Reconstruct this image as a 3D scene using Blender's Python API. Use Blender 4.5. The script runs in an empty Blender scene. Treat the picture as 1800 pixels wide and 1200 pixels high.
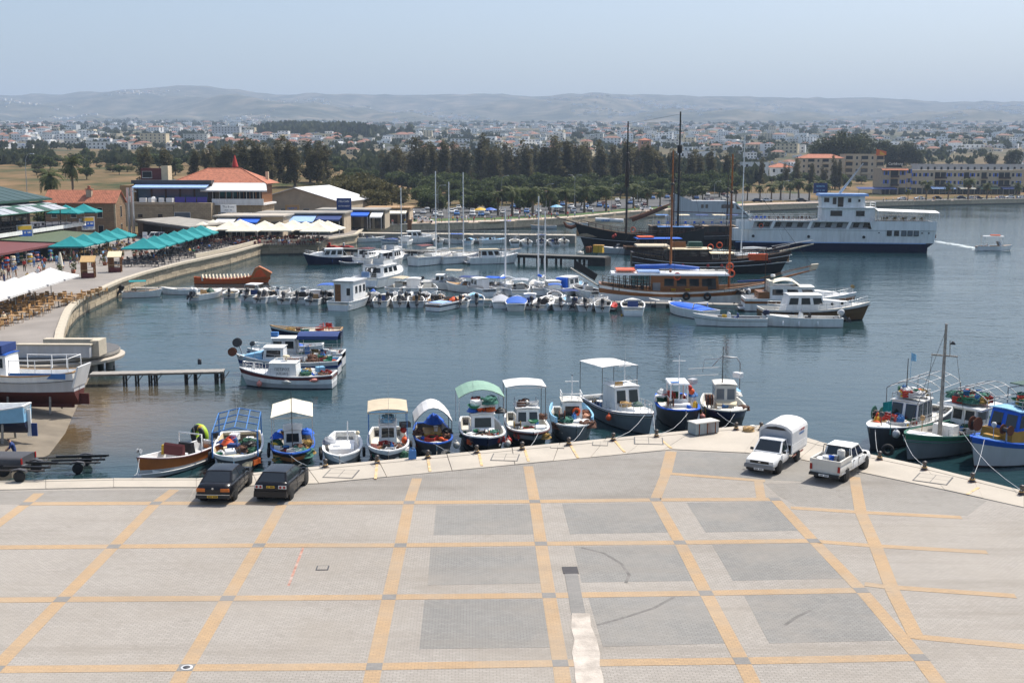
import bpy,math,random
from mathutils import Vector,Matrix,noise
R = math.radians
sc = bpy.context.scene
COL = sc.collection

# ------------------------------------------------------------ camera, sky, sun, exposure
CAM_F,CAM_PITCH,CAM_ROLL,CAM_H = 2000.0,0.1553,0.0023,16.1
_f = Vector((0,math.cos(CAM_PITCH),-math.sin(CAM_PITCH)))
_r0 = Vector((1,0,0));_u0 = _r0.cross(_f)
_r = math.cos(CAM_ROLL)*_r0 + math.sin(CAM_ROLL)*_u0
_u = -math.sin(CAM_ROLL)*_r0 + math.cos(CAM_ROLL)*_u0
cam = bpy.data.cameras.new('camera');cam_o = bpy.data.objects.new('camera',cam);COL.objects.link(cam_o)
cam.sensor_width = 36;cam.lens = 36*CAM_F/1800;cam.clip_start = 0.5;cam.clip_end = 60000
m3 = Matrix((_r,_u,-_f)).transposed()
cam_o.matrix_world = Matrix.Translation((0,0,CAM_H)) @ m3.to_4x4()
sc.camera = cam_o

SUN_EL,SUN_AZ = R(58),R(48)          # azimuth measured from +Y towards +X
world = bpy.data.worlds.new('World');sc.world = world;world.use_nodes = True
wn = world.node_tree.nodes;wl = world.node_tree.links
bg = wn['Background'];sky = wn.new('ShaderNodeTexSky');sky.sky_type = 'NISHITA';sky.sun_disc = False
sky.sun_elevation = SUN_EL;sky.sun_rotation = SUN_AZ
sky.altitude = 0;sky.air_density = 1.0;sky.dust_density = 3.0;sky.ozone_density = 1.3
wl.new(sky.outputs[0],bg.inputs[0]);bg.inputs[1].default_value = 0.15
sun = bpy.data.lights.new('sun','SUN');sun.energy = 4.8;sun.angle = R(0.55);sun.color = (1.0,0.95,0.87)
sun_o = bpy.data.objects.new('sun',sun);COL.objects.link(sun_o)
_sd = Vector((math.sin(SUN_AZ)*math.cos(SUN_EL),math.cos(SUN_AZ)*math.cos(SUN_EL),math.sin(SUN_EL)))
sun_o.rotation_euler = _sd.to_track_quat('Z','Y').to_euler();sun_o.location = (60,60,120)
sc.view_settings.view_transform = 'Standard';sc.view_settings.look = 'None'
sc.view_settings.exposure = 0.26;sc.view_settings.gamma = 1
sc.cycles.use_denoising = True;sc.cycles.max_bounces = 5;sc.cycles.diffuse_bounces = 2
sc.cycles.glossy_bounces = 3;sc.cycles.transmission_bounces = 2;sc.cycles.volume_bounces = 0
sc.cycles.transparent_max_bounces = 6;sc.cycles.caustics_reflective = False;sc.cycles.caustics_refractive = False

WATER = -1.3      # water level; the plaza is z = 0
LQ = 0.7          # level of the restaurant quay

def W(px,py,z=0.0):
 """the point of the place at height z that the survey pixel (px, py) shows"""
 d = _f*CAM_F + _r*(px-900) - _u*(py-600)
 return Vector((0,0,CAM_H)) + d*((z-CAM_H)/d.z)
def WD(px,py,y):
 """the point at depth y on that line of sight"""
 d = _f*CAM_F + _r*(px-900) - _u*(py-600)
 return Vector((0,0,CAM_H)) + d*(y/d.y)

# ------------------------------------------------------------ materials
MATS = {}
def _nodes(name):
 m = bpy.data.materials.new(name);m.use_nodes = True
 nt = m.node_tree
 return m,nt,nt.nodes['Principled BSDF'],nt.nodes.new,nt.links.new
def paint(name,col,rough=.55,var=.12,scale=3.0,metal=0.0,bump=0.0,dirt=None,dirt_amt=.0,spec=.4,streak=False,rnd=0.0):
 """general painted / plain surface: colour mottling, optional dirt patches and fine relief"""
 if name in MATS: return MATS[name]
 m,nt,b,N,L = _nodes(name)
 b.inputs['Roughness'].default_value = rough;b.inputs['Metallic'].default_value = metal
 b.inputs['Specular IOR Level'].default_value = spec
 tc = N('ShaderNodeTexCoord');mp = N('ShaderNodeMapping');L(tc.outputs['Object'],mp.inputs[0])
 if streak: mp.inputs['Scale'].default_value = (.6,.6,.08) if streak == 'v' else (.12,1.6,1.6)
 nz = N('ShaderNodeTexNoise');nz.inputs['Scale'].default_value = scale;nz.inputs['Detail'].default_value = 5
 L(mp.outputs[0],nz.inputs['Vector'])
 mr = N('ShaderNodeMapRange');mr.inputs[1].default_value = .3;mr.inputs[2].default_value = .7
 mr.inputs[3].default_value = 1-var;mr.inputs[4].default_value = 1+var
 L(nz.outputs[0],mr.inputs[0])
 mx = N('ShaderNodeMix');mx.data_type = 'RGBA';mx.blend_type = 'MULTIPLY';mx.inputs[0].default_value = 1
 mx.inputs[6].default_value = (*col,1);L(mr.outputs[0],mx.inputs[7])
 out = mx.outputs[2]
 if dirt:
  n2 = N('ShaderNodeTexNoise');n2.inputs['Scale'].default_value = scale*.45;n2.inputs['Detail'].default_value = 7;n2.inputs['Roughness'].default_value = .7
  L(mp.outputs[0],n2.inputs['Vector'])
  r2 = N('ShaderNodeMapRange');r2.inputs[1].default_value = .5;r2.inputs[2].default_value = .72
  r2.inputs[4].default_value = dirt_amt;L(n2.outputs[0],r2.inputs[0])
  m2 = N('ShaderNodeMix');m2.data_type = 'RGBA';L(r2.outputs[0],m2.inputs[0]);L(out,m2.inputs[6])
  m2.inputs[7].default_value = (*dirt,1);out = m2.outputs[2]
 if rnd:
  oi = N('ShaderNodeObjectInfo');r3 = N('ShaderNodeMapRange');r3.inputs[3].default_value = 1-rnd;r3.inputs[4].default_value = 1+rnd
  L(oi.outputs['Random'],r3.inputs[0])
  m3_ = N('ShaderNodeMix');m3_.data_type = 'RGBA';m3_.blend_type = 'MULTIPLY';m3_.inputs[0].default_value = 1
  L(out,m3_.inputs[6]);L(r3.outputs[0],m3_.inputs[7]);out = m3_.outputs[2]
 L(out,b.inputs['Base Color'])
 if bump:
  bp = N('ShaderNodeBump');bp.inputs['Strength'].default_value = bump;bp.inputs['Distance'].default_value = .05
  n4 = N('ShaderNodeTexNoise');n4.inputs['Scale'].default_value = scale*6;n4.inputs['Detail'].default_value = 4
  L(mp.outputs[0],n4.inputs['Vector']);L(n4.outputs[0],bp.inputs['Height']);L(bp.outputs[0],b.inputs['Normal'])
 MATS[name] = m;return m
PALETTE = {   # name: (linear colour, roughness)
 'white': ((.82,.82,.80),.42),'offwhite': ((.62,.60,.54),.5),'cream': ((.66,.56,.38),.6),'canvas': ((.74,.68,.54),.8),
 'whitecloth': ((.66,.655,.64),.8),'teal': ((.0,.21,.22),.8),'blue': ((.02,.10,.42),.5),'brightblue': ((.01,.11,.58),.7),
 'midblue': ((.05,.17,.42),.6),'lightblue': ((.22,.46,.66),.55),'paleblue': ((.30,.45,.72),.8),'navy': ((.008,.014,.05),.3),
 'navycloth': ((.02,.045,.16),.8),'greycloth': ((.35,.37,.40),.8),'green': ((.02,.17,.08),.55),'palegreen': ((.22,.36,.28),.8),'darkgreen': ((.02,.07,.05),.6),'roofgreen': ((.025,.06,.055),.5),
 'awngreen': ((.085,.115,.065),.8),'maroon': ((.13,.03,.03),.7),'awnred': ((.15,.045,.045),.8),'red': ((.42,.03,.02),.55),'orange': ((.60,.12,.02),.55),
 'brightorange': ((.72,.10,.02),.6),'rust': ((.16,.055,.025),.9),'hullorange': ((.42,.13,.03),.45),'yellow': ((.62,.38,.03),.6),'ochre': ((.42,.22,.03),.6),'lime': ((.36,.52,.02),.5),
 'black': ((.012,.012,.013),.45),'blackhull': ((.010,.010,.011),.4),'rubber': ((.02,.02,.02),.85),'darkgrey': ((.06,.06,.065),.6),'grey': ((.22,.22,.22),.65),'lightgrey': ((.50,.51,.52),.55),
 'darkhull': ((.05,.055,.065),.5),'antifoul': ((.10,.025,.02),.8),'greyhull': ((.16,.18,.19),.5),'bottomblue': ((.03,.09,.15),.7),'skin': ((.45,.24,.15),.6),'hair': ((.03,.02,.015),.7),
 'carblack': ((.008,.008,.010),.22),'pink': ((.58,.22,.18),.6),'tan': ((.36,.22,.10),.7),'straw': ((.46,.30,.13),.8),'stonepale': ((.50,.44,.34),.85),
 'asph': ((.12,.12,.12),.9),'purple': ((.08,.06,.34),.7),'salmon': ((.5,.26,.17),.7),'beige': ((.50,.42,.30),.8),'glassblue': ((.05,.10,.16),.1),'brownhull': ((.12,.065,.025),.45),'nylon': ((.05,.16,.12),.9),'netbrown': ((.12,.06,.04),.95),'netgreen': ((.03,.10,.06),.95),'netgold': ((.28,.18,.05),.95),
}
def mt(n):
 if not isinstance(n,str): return n
 if n in MATS: return MATS[n]
 if n in PALETTE:
  c,r = PALETTE[n]
  dirt = tuple(x*.5+.03 for x in c)
  st = n in ('white','offwhite','lightgrey','darkhull','blackhull','greyhull','navy','darkgrey')
  if n in ('white','offwhite','lightgrey'): dirt = (.36,.29,.21)
  return paint(n,c,r,.09,3.0 if st else 2.2,dirt=dirt,dirt_amt=(.34 if st else .3) if n not in ('carblack','black') else .05,bump=.04,streak='v' if st else False)
 raise KeyError(n)
def glassmat(name,col=(.015,.02,.025),rough=.06):
 m,nt,b,N,L = _nodes(name);b.inputs['Base Color'].default_value = (*col,1);b.inputs['Roughness'].default_value = rough
 b.inputs['Specular IOR Level'].default_value = .6
 nz = N('ShaderNodeTexNoise');nz.inputs['Scale'].default_value = .8;bp = N('ShaderNodeBump');bp.inputs['Strength'].default_value = .06
 tc = N('ShaderNodeTexCoord');L(tc.outputs['Object'],nz.inputs['Vector'])
 L(nz.outputs[0],bp.inputs['Height']);L(bp.outputs[0],b.inputs['Normal']);MATS[name] = m
glassmat('glass');glassmat('glasslight',(.10,.13,.16),.12);glassmat('clearpane',(.22,.26,.30),.12)
def metalmat(name,col,rough):
 paint(name,col,rough,.12,6,metal=.9,spec=.5)
metalmat('steel',(.55,.56,.57),.32);metalmat('galv',(.38,.39,.40),.5);metalmat('darksteel',(.10,.09,.085),.5)
paint('wood',(.20,.085,.03),.5,.35,3,streak='h',bump=.1)
paint('varnish',(.26,.095,.025),.3,.3,3,streak='h',bump=.05)
paint('mastwood',(.33,.11,.025),.4,.25,2,bump=.05)
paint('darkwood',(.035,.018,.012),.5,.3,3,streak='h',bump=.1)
paint('deckwood',(.34,.25,.16),.7,.25,3,streak='h',bump=.1)
paint('greywood',(.30,.28,.25),.85,.3,2.5,streak='h',bump=.2,dirt=(.10,.09,.08),dirt_amt=.5)
paint('darkplank',(.13,.125,.115),.9,.3,2.5,streak='h',bump=.2,dirt=(.05,.05,.045),dirt_amt=.5)
paint('blackwood',(.03,.027,.024),.8,.3,2,bump=.2)
paint('concrete',(.43,.385,.32),.9,.10,.35,bump=.15,dirt=(.30,.27,.23),dirt_amt=.55)
paint('oldconcrete',(.30,.28,.245),.92,.2,.5,bump=.3,dirt=(.12,.11,.095),dirt_amt=.7)
paint('wetstone',(.10,.095,.075),.7,.3,1.2,bump=.4,dirt=(.04,.045,.03),dirt_amt=.8)
paint('tilered',(.42,.135,.07),.8,.22,4,bump=.2,dirt=(.25,.09,.06),dirt_amt=.5,rnd=.12)
paint('stonewall',(.27,.175,.095),.9,.22,2.5,bump=.4,dirt=(.14,.09,.055),dirt_amt=.6,rnd=.2)
paint('stonelight',(.44,.36,.25),.9,.2,1.5,bump=.4,dirt=(.26,.21,.14),dirt_amt=.6,rnd=.14)
paint('plaster',(.44,.36,.26),.9,.12,.6,dirt=(.30,.25,.19),dirt_amt=.5)
paint('rattan',(.40,.23,.09),.8,.25,9,bump=.2,rnd=.15)
# foliage
def leafmat(name,col,rnd=.2):
 m,nt,b,N,L = _nodes(name);b.inputs['Roughness'].default_value = .7;b.inputs['Specular IOR Level'].default_value = .2
 ge = N('ShaderNodeNewGeometry');tc = N('ShaderNodeTexCoord');nz = N('ShaderNodeTexNoise');nz.inputs['Scale'].default_value = .35;nz.inputs['Detail'].default_value = 3
 L(tc.outputs['Object'],nz.inputs['Vector'])
 oi = N('ShaderNodeObjectInfo');ad = N('ShaderNodeMath');ad.operation = 'ADD';L(ge.outputs['Random Per Island'],ad.inputs[0]);L(nz.outputs[0],ad.inputs[1])
 a2 = N('ShaderNodeMath');a2.operation = 'MULTIPLY_ADD';L(oi.outputs['Random'],a2.inputs[0]);a2.inputs[1].default_value = .5;L(ad.outputs[0],a2.inputs[2])
 cr = N('ShaderNodeValToRGB');mr = N('ShaderNodeMapRange');mr.inputs[1].default_value = .4;mr.inputs[2].default_value = 1.7
 L(a2.outputs[0],mr.inputs[0]);L(mr.outputs[0],cr.inputs[0])
 cr.color_ramp.elements[0].color = (col[0]*.45,col[1]*.5,col[2]*.5,1);cr.color_ramp.elements[1].color = (col[0]*1.7,col[1]*1.5,col[2]*1.35,1)
 L(cr.outputs[0],b.inputs['Base Color']);tr_ = N('ShaderNodeBsdfTranslucent');L(cr.outputs[0],tr_.inputs[0]);ms = N('ShaderNodeMixShader');ms.inputs[0].default_value = .32;L(b.outputs[0],ms.inputs[1]);L(tr_.outputs[0],ms.inputs[2]);L(ms.outputs[0],nt.nodes['Material Output'].inputs[0]);MATS[name] = m
leafmat('casuarina',(.098,.098,.052));leafmat('palmleaf',(.060,.080,.028));leafmat('bushleaf',(.068,.095,.036));leafmat('olive',(.085,.085,.038));leafmat('pineleaf',(.055,.070,.038));leafmat('scrub',(.075,.085,.035));leafmat('deadfrond',(.16,.11,.05))
paint('bark',(.13,.10,.07),.95,.3,3,bump=.5);paint('palmbark',(.16,.12,.085),.95,.3,5,bump=.5)

# ------------------------------------------------------------ mesh builder
class MB:
 def __init__(s): s.v = [];s.f = [];s.mi = [];s.sm = [];s.k = 0
 def m(s,k): s.k = k;return s
 def add(s,vs,fs,smooth=False):
  o = len(s.v);s.v += [tuple(v) for v in vs]
  for f in fs: s.f.append(tuple(i+o for i in f));s.mi.append(s.k);s.sm.append(smooth)
  return s
 def hexa(s,a): return s.add(a,[(3,2,1,0),(4,5,6,7),(0,1,5,4),(1,2,6,5),(2,3,7,6),(3,0,4,7)])
 def box(s,x0,x1,y0,y1,z0,z1,ix=0,iy=0):
  return s.hexa([(x0,y0,z0),(x1,y0,z0),(x1,y1,z0),(x0,y1,z0),(x0+ix,y0+iy,z1),(x1-ix,y0+iy,z1),(x1-ix,y1-iy,z1),(x0+ix,y1-iy,z1)])
 def rbox(s,cx,cy,z0,sx,sy,sz,rz=0,ix=0,iy=0):
  c,n = math.cos(rz),math.sin(rz);a = []
  for (z,k) in ((z0,0),(z0+sz,1)):
   for (u,v) in ((-1,-1),(1,-1),(1,1),(-1,1)):
    X = u*(sx/2-k*ix);Y = v*(sy/2-k*iy);a.append((cx+X*c-Y*n,cy+X*n+Y*c,z))
  return s.hexa(a)
 def cyl(s,p,q,r0,r1=None,n=8,caps=True):
  p = Vector(p);q = Vector(q);r1 = r0 if r1 is None else r1
  d = (q-p).normalized();a = d.orthogonal().normalized();b = d.cross(a);vs = []
  for (c,r) in ((p,r0),(q,r1)):
   for i in range(n):
    t = 2*math.pi*i/n;vs.append(c+a*(r*math.cos(t))+b*(r*math.sin(t)))
  s.add(vs,[(i,(i+1) % n,n+(i+1) % n,n+i) for i in range(n)],n > 5)
  if caps: s.add(vs,[tuple(range(n-1,-1,-1)),tuple(range(n,2*n))])
  return s
 def tube(s,pts,r,n=5):
  pts = [Vector(p) for p in pts];rings = []; 
  for i,p in enumerate(pts):
   d = (pts[min(i+1,len(pts)-1)]-pts[max(i-1,0)]).normalized()
   a = d.cross(Vector((0,0,1)));
   if a.length < .05: a = d.cross(Vector((1,0,0)))
   a.normalize();b = d.cross(a)
   rr = r[i] if isinstance(r,(list,tuple)) else r
   rings.append([p+a*(rr*math.cos(2*math.pi*k/n))+b*(rr*math.sin(2*math.pi*k/n)) for k in range(n)])
  return s.rings(rings,True)
 def rings(s,rings,closed=True,caps=True,smooth=True):
  n = len(rings[0]);vs = [v for r in rings for v in r];fs = []
  for i in range(len(rings)-1):
   for k in range(n if closed else n-1):
    a = i*n+k;b = i*n+(k+1) % n;fs.append((a,b,b+n,a+n))
  s.add(vs,fs,smooth)
  if caps and closed: s.add(rings[0]+rings[-1],[tuple(range(n-1,-1,-1)),tuple(range(n,2*n))])
  return s
 def ball(s,c,r,n=10,m=6,z0=-1.0,squash=None):
  rx,ry,rz_ = (r,r,r) if not isinstance(r,tuple) else r;rings = []
  for j in range(m+1):
   t = math.pi*j/m;zz = -math.cos(t);rr = max(.02,math.sin(t))
   if zz < z0: zz = z0
   rings.append([(c[0]+rx*rr*math.cos(2*math.pi*k/n),c[1]+ry*rr*math.sin(2*math.pi*k/n),c[2]+rz_*zz) for k in range(n)])
  return s.rings(rings)
 def lathe(s,prof,c=(0,0,0),n=12,smooth=True):
  return s.rings([[(c[0]+r*math.cos(2*math.pi*k/n),c[1]+r*math.sin(2*math.pi*k/n),c[2]+z) for k in range(n)] for (r,z) in prof],smooth=smooth)
 def torus(s,c,R_,r,axis='x',n=14,m=6):
  rings = []
  for i in range(n+1):
   t = 2*math.pi*i/n;ring = []
   for k in range(m):
    u = 2*math.pi*k/m;q = R_+r*math.cos(u);h = r*math.sin(u);A,B = q*math.cos(t),q*math.sin(t)
    ring.append({'x': (c[0]+h,c[1]+A,c[2]+B),'y': (c[0]+A,c[1]+h,c[2]+B),'z': (c[0]+A,c[1]+B,c[2]+h)}[axis])
   rings.append(ring)
  return s.rings(rings,caps=False)
 def prism(s,pts,z0,z1):
  n = len(pts);vs = [(p[0],p[1],z0) for p in pts]+[(p[0],p[1],z1) for p in pts]
  return s.add(vs,[tuple(range(n-1,-1,-1)),tuple(range(n,2*n))]+[(i,(i+1) % n,n+(i+1) % n,n+i) for i in range(n)])
 def ext(s,pts,y0,y1):          # x-z outline pushed along y
  n = len(pts);vs = [(p[0],y0,p[1]) for p in pts]+[(p[0],y1,p[1]) for p in pts]
  return s.add(vs,[tuple(range(n)),tuple(range(2*n-1,n-1,-1))]+[((i+1) % n,i,n+i,n+(i+1) % n) for i in range(n)])
 def exx(s,pts,x0,x1):          # y-z outline pushed along x
  n = len(pts);vs = [(x0,p[0],p[1]) for p in pts]+[(x1,p[0],p[1]) for p in pts]
  return s.add(vs,[tuple(range(n-1,-1,-1)),tuple(range(n,2*n))]+[(i,(i+1) % n,n+(i+1) % n,n+i) for i in range(n)])
 def slab(s,a,b,c,d,t=.02):
  """flat four-cornered piece with thickness t behind its front (a b c d anticlockwise from the front)"""
  a,b,c,d = map(Vector,(a,b,c,d));nrm = (b-a).cross(d-a).normalized()*-t
  return s.hexa([a+nrm,b+nrm,c+nrm,d+nrm,a,b,c,d])
 def sheet(s,grid,t=.03):
  """grid[i][j] of points -> closed thin sheet of thickness t downwards"""
  n = len(grid);m = len(grid[0]);top = [p for r in grid for p in r];bot = [(p[0],p[1],p[2]-t) for p in top];N = n*m;fs = []
  for i in range(n-1):
   for j in range(m-1):
    a = i*m+j;q = (a,a+1,a+m+1,a+m);fs.append(q);fs.append(tuple(N+k for k in reversed(q)))
  edge = [i*m for i in range(n)]+[(n-1)*m+j for j in range(1,m)]+[i*m+m-1 for i in range(n-2,-1,-1)]+[j for j in range(m-2,0,-1)]
  for a,b in zip(edge,edge[1:]+edge[:1]): fs.append((a,b,N+b,N+a))
  return s.add(top+bot,fs,False)
 def build(s,name,mats,parent=None,loc=None,rz=0,kind=None):
  me = bpy.data.meshes.new(name);me.from_pydata(s.v,[],s.f)
  mats = mats if isinstance(mats,(list,tuple)) else [mats]
  for x in mats: me.materials.append(mt(x))
  if len(mats) > 1: me.polygons.foreach_set('material_index',s.mi)
  if any(s.sm): me.polygons.foreach_set('use_smooth',s.sm)
  me.update()
  o = bpy.data.objects.new(name,me);COL.objects.link(o)
  if parent is not None: o.parent = parent
  if loc is not None: o.location = loc
  if rz: o.rotation_euler.z = rz
  if kind: o['kind'] = kind
  return o
def tag(o,label,cat,group=None):
 o['label'] = label;o['category'] = cat
 if group: o['group'] = group
 return o
def thing(name,label,cat,loc,rz=0,group=None):
 o = bpy.data.objects.new(name,None);COL.objects.link(o);o.empty_display_size = .3
 o.location = loc;o.rotation_euler.z = rz
 return tag(o,label,cat,group)
def clone(root,loc=None,rz=0,label=None,group=None,scale=None,parent=None,mats=None):
 c = root.copy();COL.objects.link(c);c.parent = parent
 if loc is not None: c.location = loc;c.rotation_euler.z = rz
 if scale is not None: c.scale = scale if isinstance(scale,tuple) else (scale,)*3
 if label: c['label'] = label
 if group: c['group'] = group
 for ch in root.children: clone(ch,parent=c)
 return c
def share(o,parent=None,loc=None,rz=0,name=None):
 c = o.copy();COL.objects.link(c);c.parent = parent
 if name: c.name = name
 if loc is not None: c.location = loc;c.rotation_euler = (0,0,rz)
 return c
def recolor(o,slot,mat):
 o.material_slots[slot].link = 'OBJECT';o.material_slots[slot].material = mt(mat)
def text(s,size,mat,parent,loc,rot,name='lettering',depth=.004,align='CENTER'):
 cu = bpy.data.curves.new(name,'FONT');cu.body = s;cu.size = size;cu.align_x = align;cu.align_y = 'CENTER';cu.extrude = depth;cu.resolution_u = 1
 o = bpy.data.objects.new(name,cu);COL.objects.link(o)
 me = bpy.data.meshes.new_from_object(o,depsgraph=bpy.context.evaluated_depsgraph_get());bpy.data.objects.remove(o)
 me.materials.clear();me.materials.append(mt(mat));o = bpy.data.objects.new(name,me);COL.objects.link(o)
 o.parent = parent;o.location = loc;o.rotation_euler = rot;return o
def glyphs(n,size,mat,parent,loc,rot,name='lettering',depth=.004,seed=1):
 """a row of worn letter shapes too small to read"""
 r = random.Random(seed*31+n);b = MB();w = size*.62;x = -n*w/2
 for i in range(n):
  if r.random() > .12:
   s = size*.12;h = size*.7;k = r.randrange(4);b.box(x,x+s,-h/2,h/2,0,depth)
   for yy in ((h/2-s,-h/2),(h/2-s,-s/2),(-s/2,-h/2),(h/2-s,))[k]: b.box(x+s,x+w*.75,yy,yy+s,0,depth)
   if k != 1: b.box(x+w*.75,x+w*.75+s,-h/2,h/2,0,depth)
  x += w
 o = b.build(name,mat,parent);o.location = loc;o.rotation_euler = rot;return o
def lerp(a,b,t): return a+(b-a)*t
def tableval(tab,x):
 if x <= tab[0][0]: return tab[0][1]
 for (a,b),(c,d) in zip(tab,tab[1:]):
  if x <= c: return b+(d-b)*(x-a)/(c-a)
 return tab[-1][1]

# ------------------------------------------------------------ terrain
RIDGE = [(-900,178),(-300,176),(0,172),(100,170),(200,165),(310,158),(420,160),(480,168),(560,165),(700,172),(850,167),(950,172),(1000,166),(1100,170),(1250,170),(1400,173),(1520,175),(1650,180),(1800,181),(2300,186),(3000,190)]
SHORE = [(-2000,418),(457,418),(560,412),(640,398),(760,394),(870,391),(1000,384),(1100,374),(1300,363),(1440,358),(1600,354),(1800,350),(2400,347),(3600,347)]
HL = [(0,.7),(240,.7),(320,3),(420,9),(520,13),(700,17.5),(1000,27),(1500,45),(3000,106),(5000,185)]
HM = [(0,.7),(370,.7),(420,1.2),(500,2.6),(600,5),(800,12.5),(1000,21.5),(1500,43),(3000,104),(5000,185)]
HR = [(0,.7),(545,.7),(650,2.8),(800,9),(1000,19),(1500,42),(3000,104),(5000,185)]
def hz(x,y):
 """height of the land at (x, y)"""
 y = max(y,1);px = 900+2000*x/y
 a = tableval(HL,y);b = tableval(HM,y);c = tableval(HR,y)
 t = min(1,max(0,(px-560)/160));h = a+(b-a)*t
 t = min(1,max(0,(px-1250)/250));h = h+(c-h)*t
 amp = min(9,max(0,(y-420)*.008))
 h += amp*(noise.noise((x*.006,y*.004,3))+.5*noise.noise((x*.016,y*.011,7)))
 if y > 5000:
  top = 16.1+(287-tableval(RIDGE,px))/2000*9000;t = min(1,(y-5000)/4000)
  base = 185+(top-185)*t**1.35
  n = noise.fractal((px*.0042,y*.00055,1.7),.9,2.1,6)
  h = base+n*95*math.sin(math.pi*min(.96,t))**.8+14*noise.fractal((px*.03,y*.003,5),1,2,3)*t
  if y > 9000: h = top+14*noise.fractal((px*.03,27,5),1,2,3)-(y-9000)*.12
 return h
def shore_y(px): return W(px,tableval(SHORE,px),LQ).y
def land_mat():
 m,nt,b,N,L = _nodes('land');b.inputs['Roughness'].default_value = .95;b.inputs['Specular IOR Level'].default_value = .1
 ge = N('ShaderNodeNewGeometry')
 def nz(sc_,det,rg=.6):
  n = N('ShaderNodeTexNoise');n.inputs['Scale'].default_value = sc_;n.inputs['Detail'].default_value = det;n.inputs['Roughness'].default_value = rg
  L(ge.outputs['Position'],n.inputs['Vector']);return n
 def ramp(src,pts):
  r = N('ShaderNodeValToRGB');L(src,r.inputs[0]);e = r.color_ramp.elements
  e[0].position,e[0].color = pts[0][0],(*pts[0][1],1);e[1].position,e[1].color = pts[1][0],(*pts[1][1],1)
  for p,c in pts[2:]: q = e.new(p);q.color = (*c,1)
  return r
 field = ramp(nz(.035,7).outputs[0],[(.36,(.045,.060,.024)),(.66,(.235,.15,.078)),(.5,(.145,.102,.05)),(.76,(.31,.225,.135))])
 hill = ramp(nz(.006,9,.65).outputs[0],[(.36,(.025,.036,.025)),(.68,(.22,.18,.13)),(.5,(.08,.082,.055))])
 sp = N('ShaderNodeSeparateXYZ');L(ge.outputs['Position'],sp.inputs[0])
 mr = N('ShaderNodeMapRange');mr.inputs[1].default_value = 700;mr.inputs[2].default_value = 1300;L(sp.outputs[1],mr.inputs[0])
 mx = N('ShaderNodeMix');mx.data_type = 'RGBA';L(mr.outputs[0],mx.inputs[0]);L(field.outputs[0],mx.inputs[6]);L(hill.outputs[0],mx.inputs[7])
 L(mx.outputs[2],b.inputs['Base Color']);MATS['land'] = m
land_mat()
def build_terrain():
 cols = 260;rows = 150;mb = MB();vs = [];fs = []
 for i in range(cols+1):
  px = -1300+4400*i/cols;y0 = shore_y(px);u = (px-900)/2000
  for j in range(rows+1):
   y = y0*(12500/y0)**(j/rows);x = u*y
   vs.append((x,y,hz(x,y)-(.0 if j else .15)))
 for i in range(cols):
  for j in range(rows):
   a = i*(rows+1)+j;fs.append((a,a+rows+1,a+rows+2,a+1))
 mb.add(vs,fs,True);o = mb.build('terrain','land',kind='structure')
 o['label'] = 'dry plain rising to hazy hills behind the town'
build_terrain()
def strip(name,mat,px0,px1,e0,e1,lift,n=40,m=4,label=None):
 """sheet lying on the land between two distances from the shore"""
 vs = [];fs = []
 for i in range(n+1):
  px = px0+(px1-px0)*i/n;y0 = shore_y(px)
  for j in range(m+1):
   y = y0+e0+(e1-e0)*j/m;x = (px-900)/2000*y;vs.append((x,y,hz(x,y)+lift))
 for i in range(n):
  for j in range(m):
   a = i*(m+1)+j;fs.append((a,a+m+1,a+m+2,a+1))
 o = MB().add(vs,fs,True).build(name,mat,kind='structure'); 
 if label: o['label'] = label
 return o
paint('promenade_paving',(.44,.35,.28),.9,.15,.2,dirt=(.3,.25,.2),dirt_amt=.5)
paint('asphalt',(.085,.085,.085),.95,.2,.1,bump=.1)
paint('lawn',(.06,.11,.03),.95,.4,.5,bump=.4)
strip('promenade','promenade_paving',600,1560,-.2,13,.05,label='pale stone promenade along the inner harbour')
strip('promenade','promenade_paving',1500,2500,-.2,10,.055,label='seafront pavement below the hotel block')
strip('car_park','asphalt',705,1420,30,100,.06,label='asphalt car park behind the promenade')
strip('road','asphalt',1400,2500,12,26,.07,label='seafront road in front of the shops')
strip('lawn','lawn',705,1300,14,27,.045,n=40,label='grass verge between promenade and car park')

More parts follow.
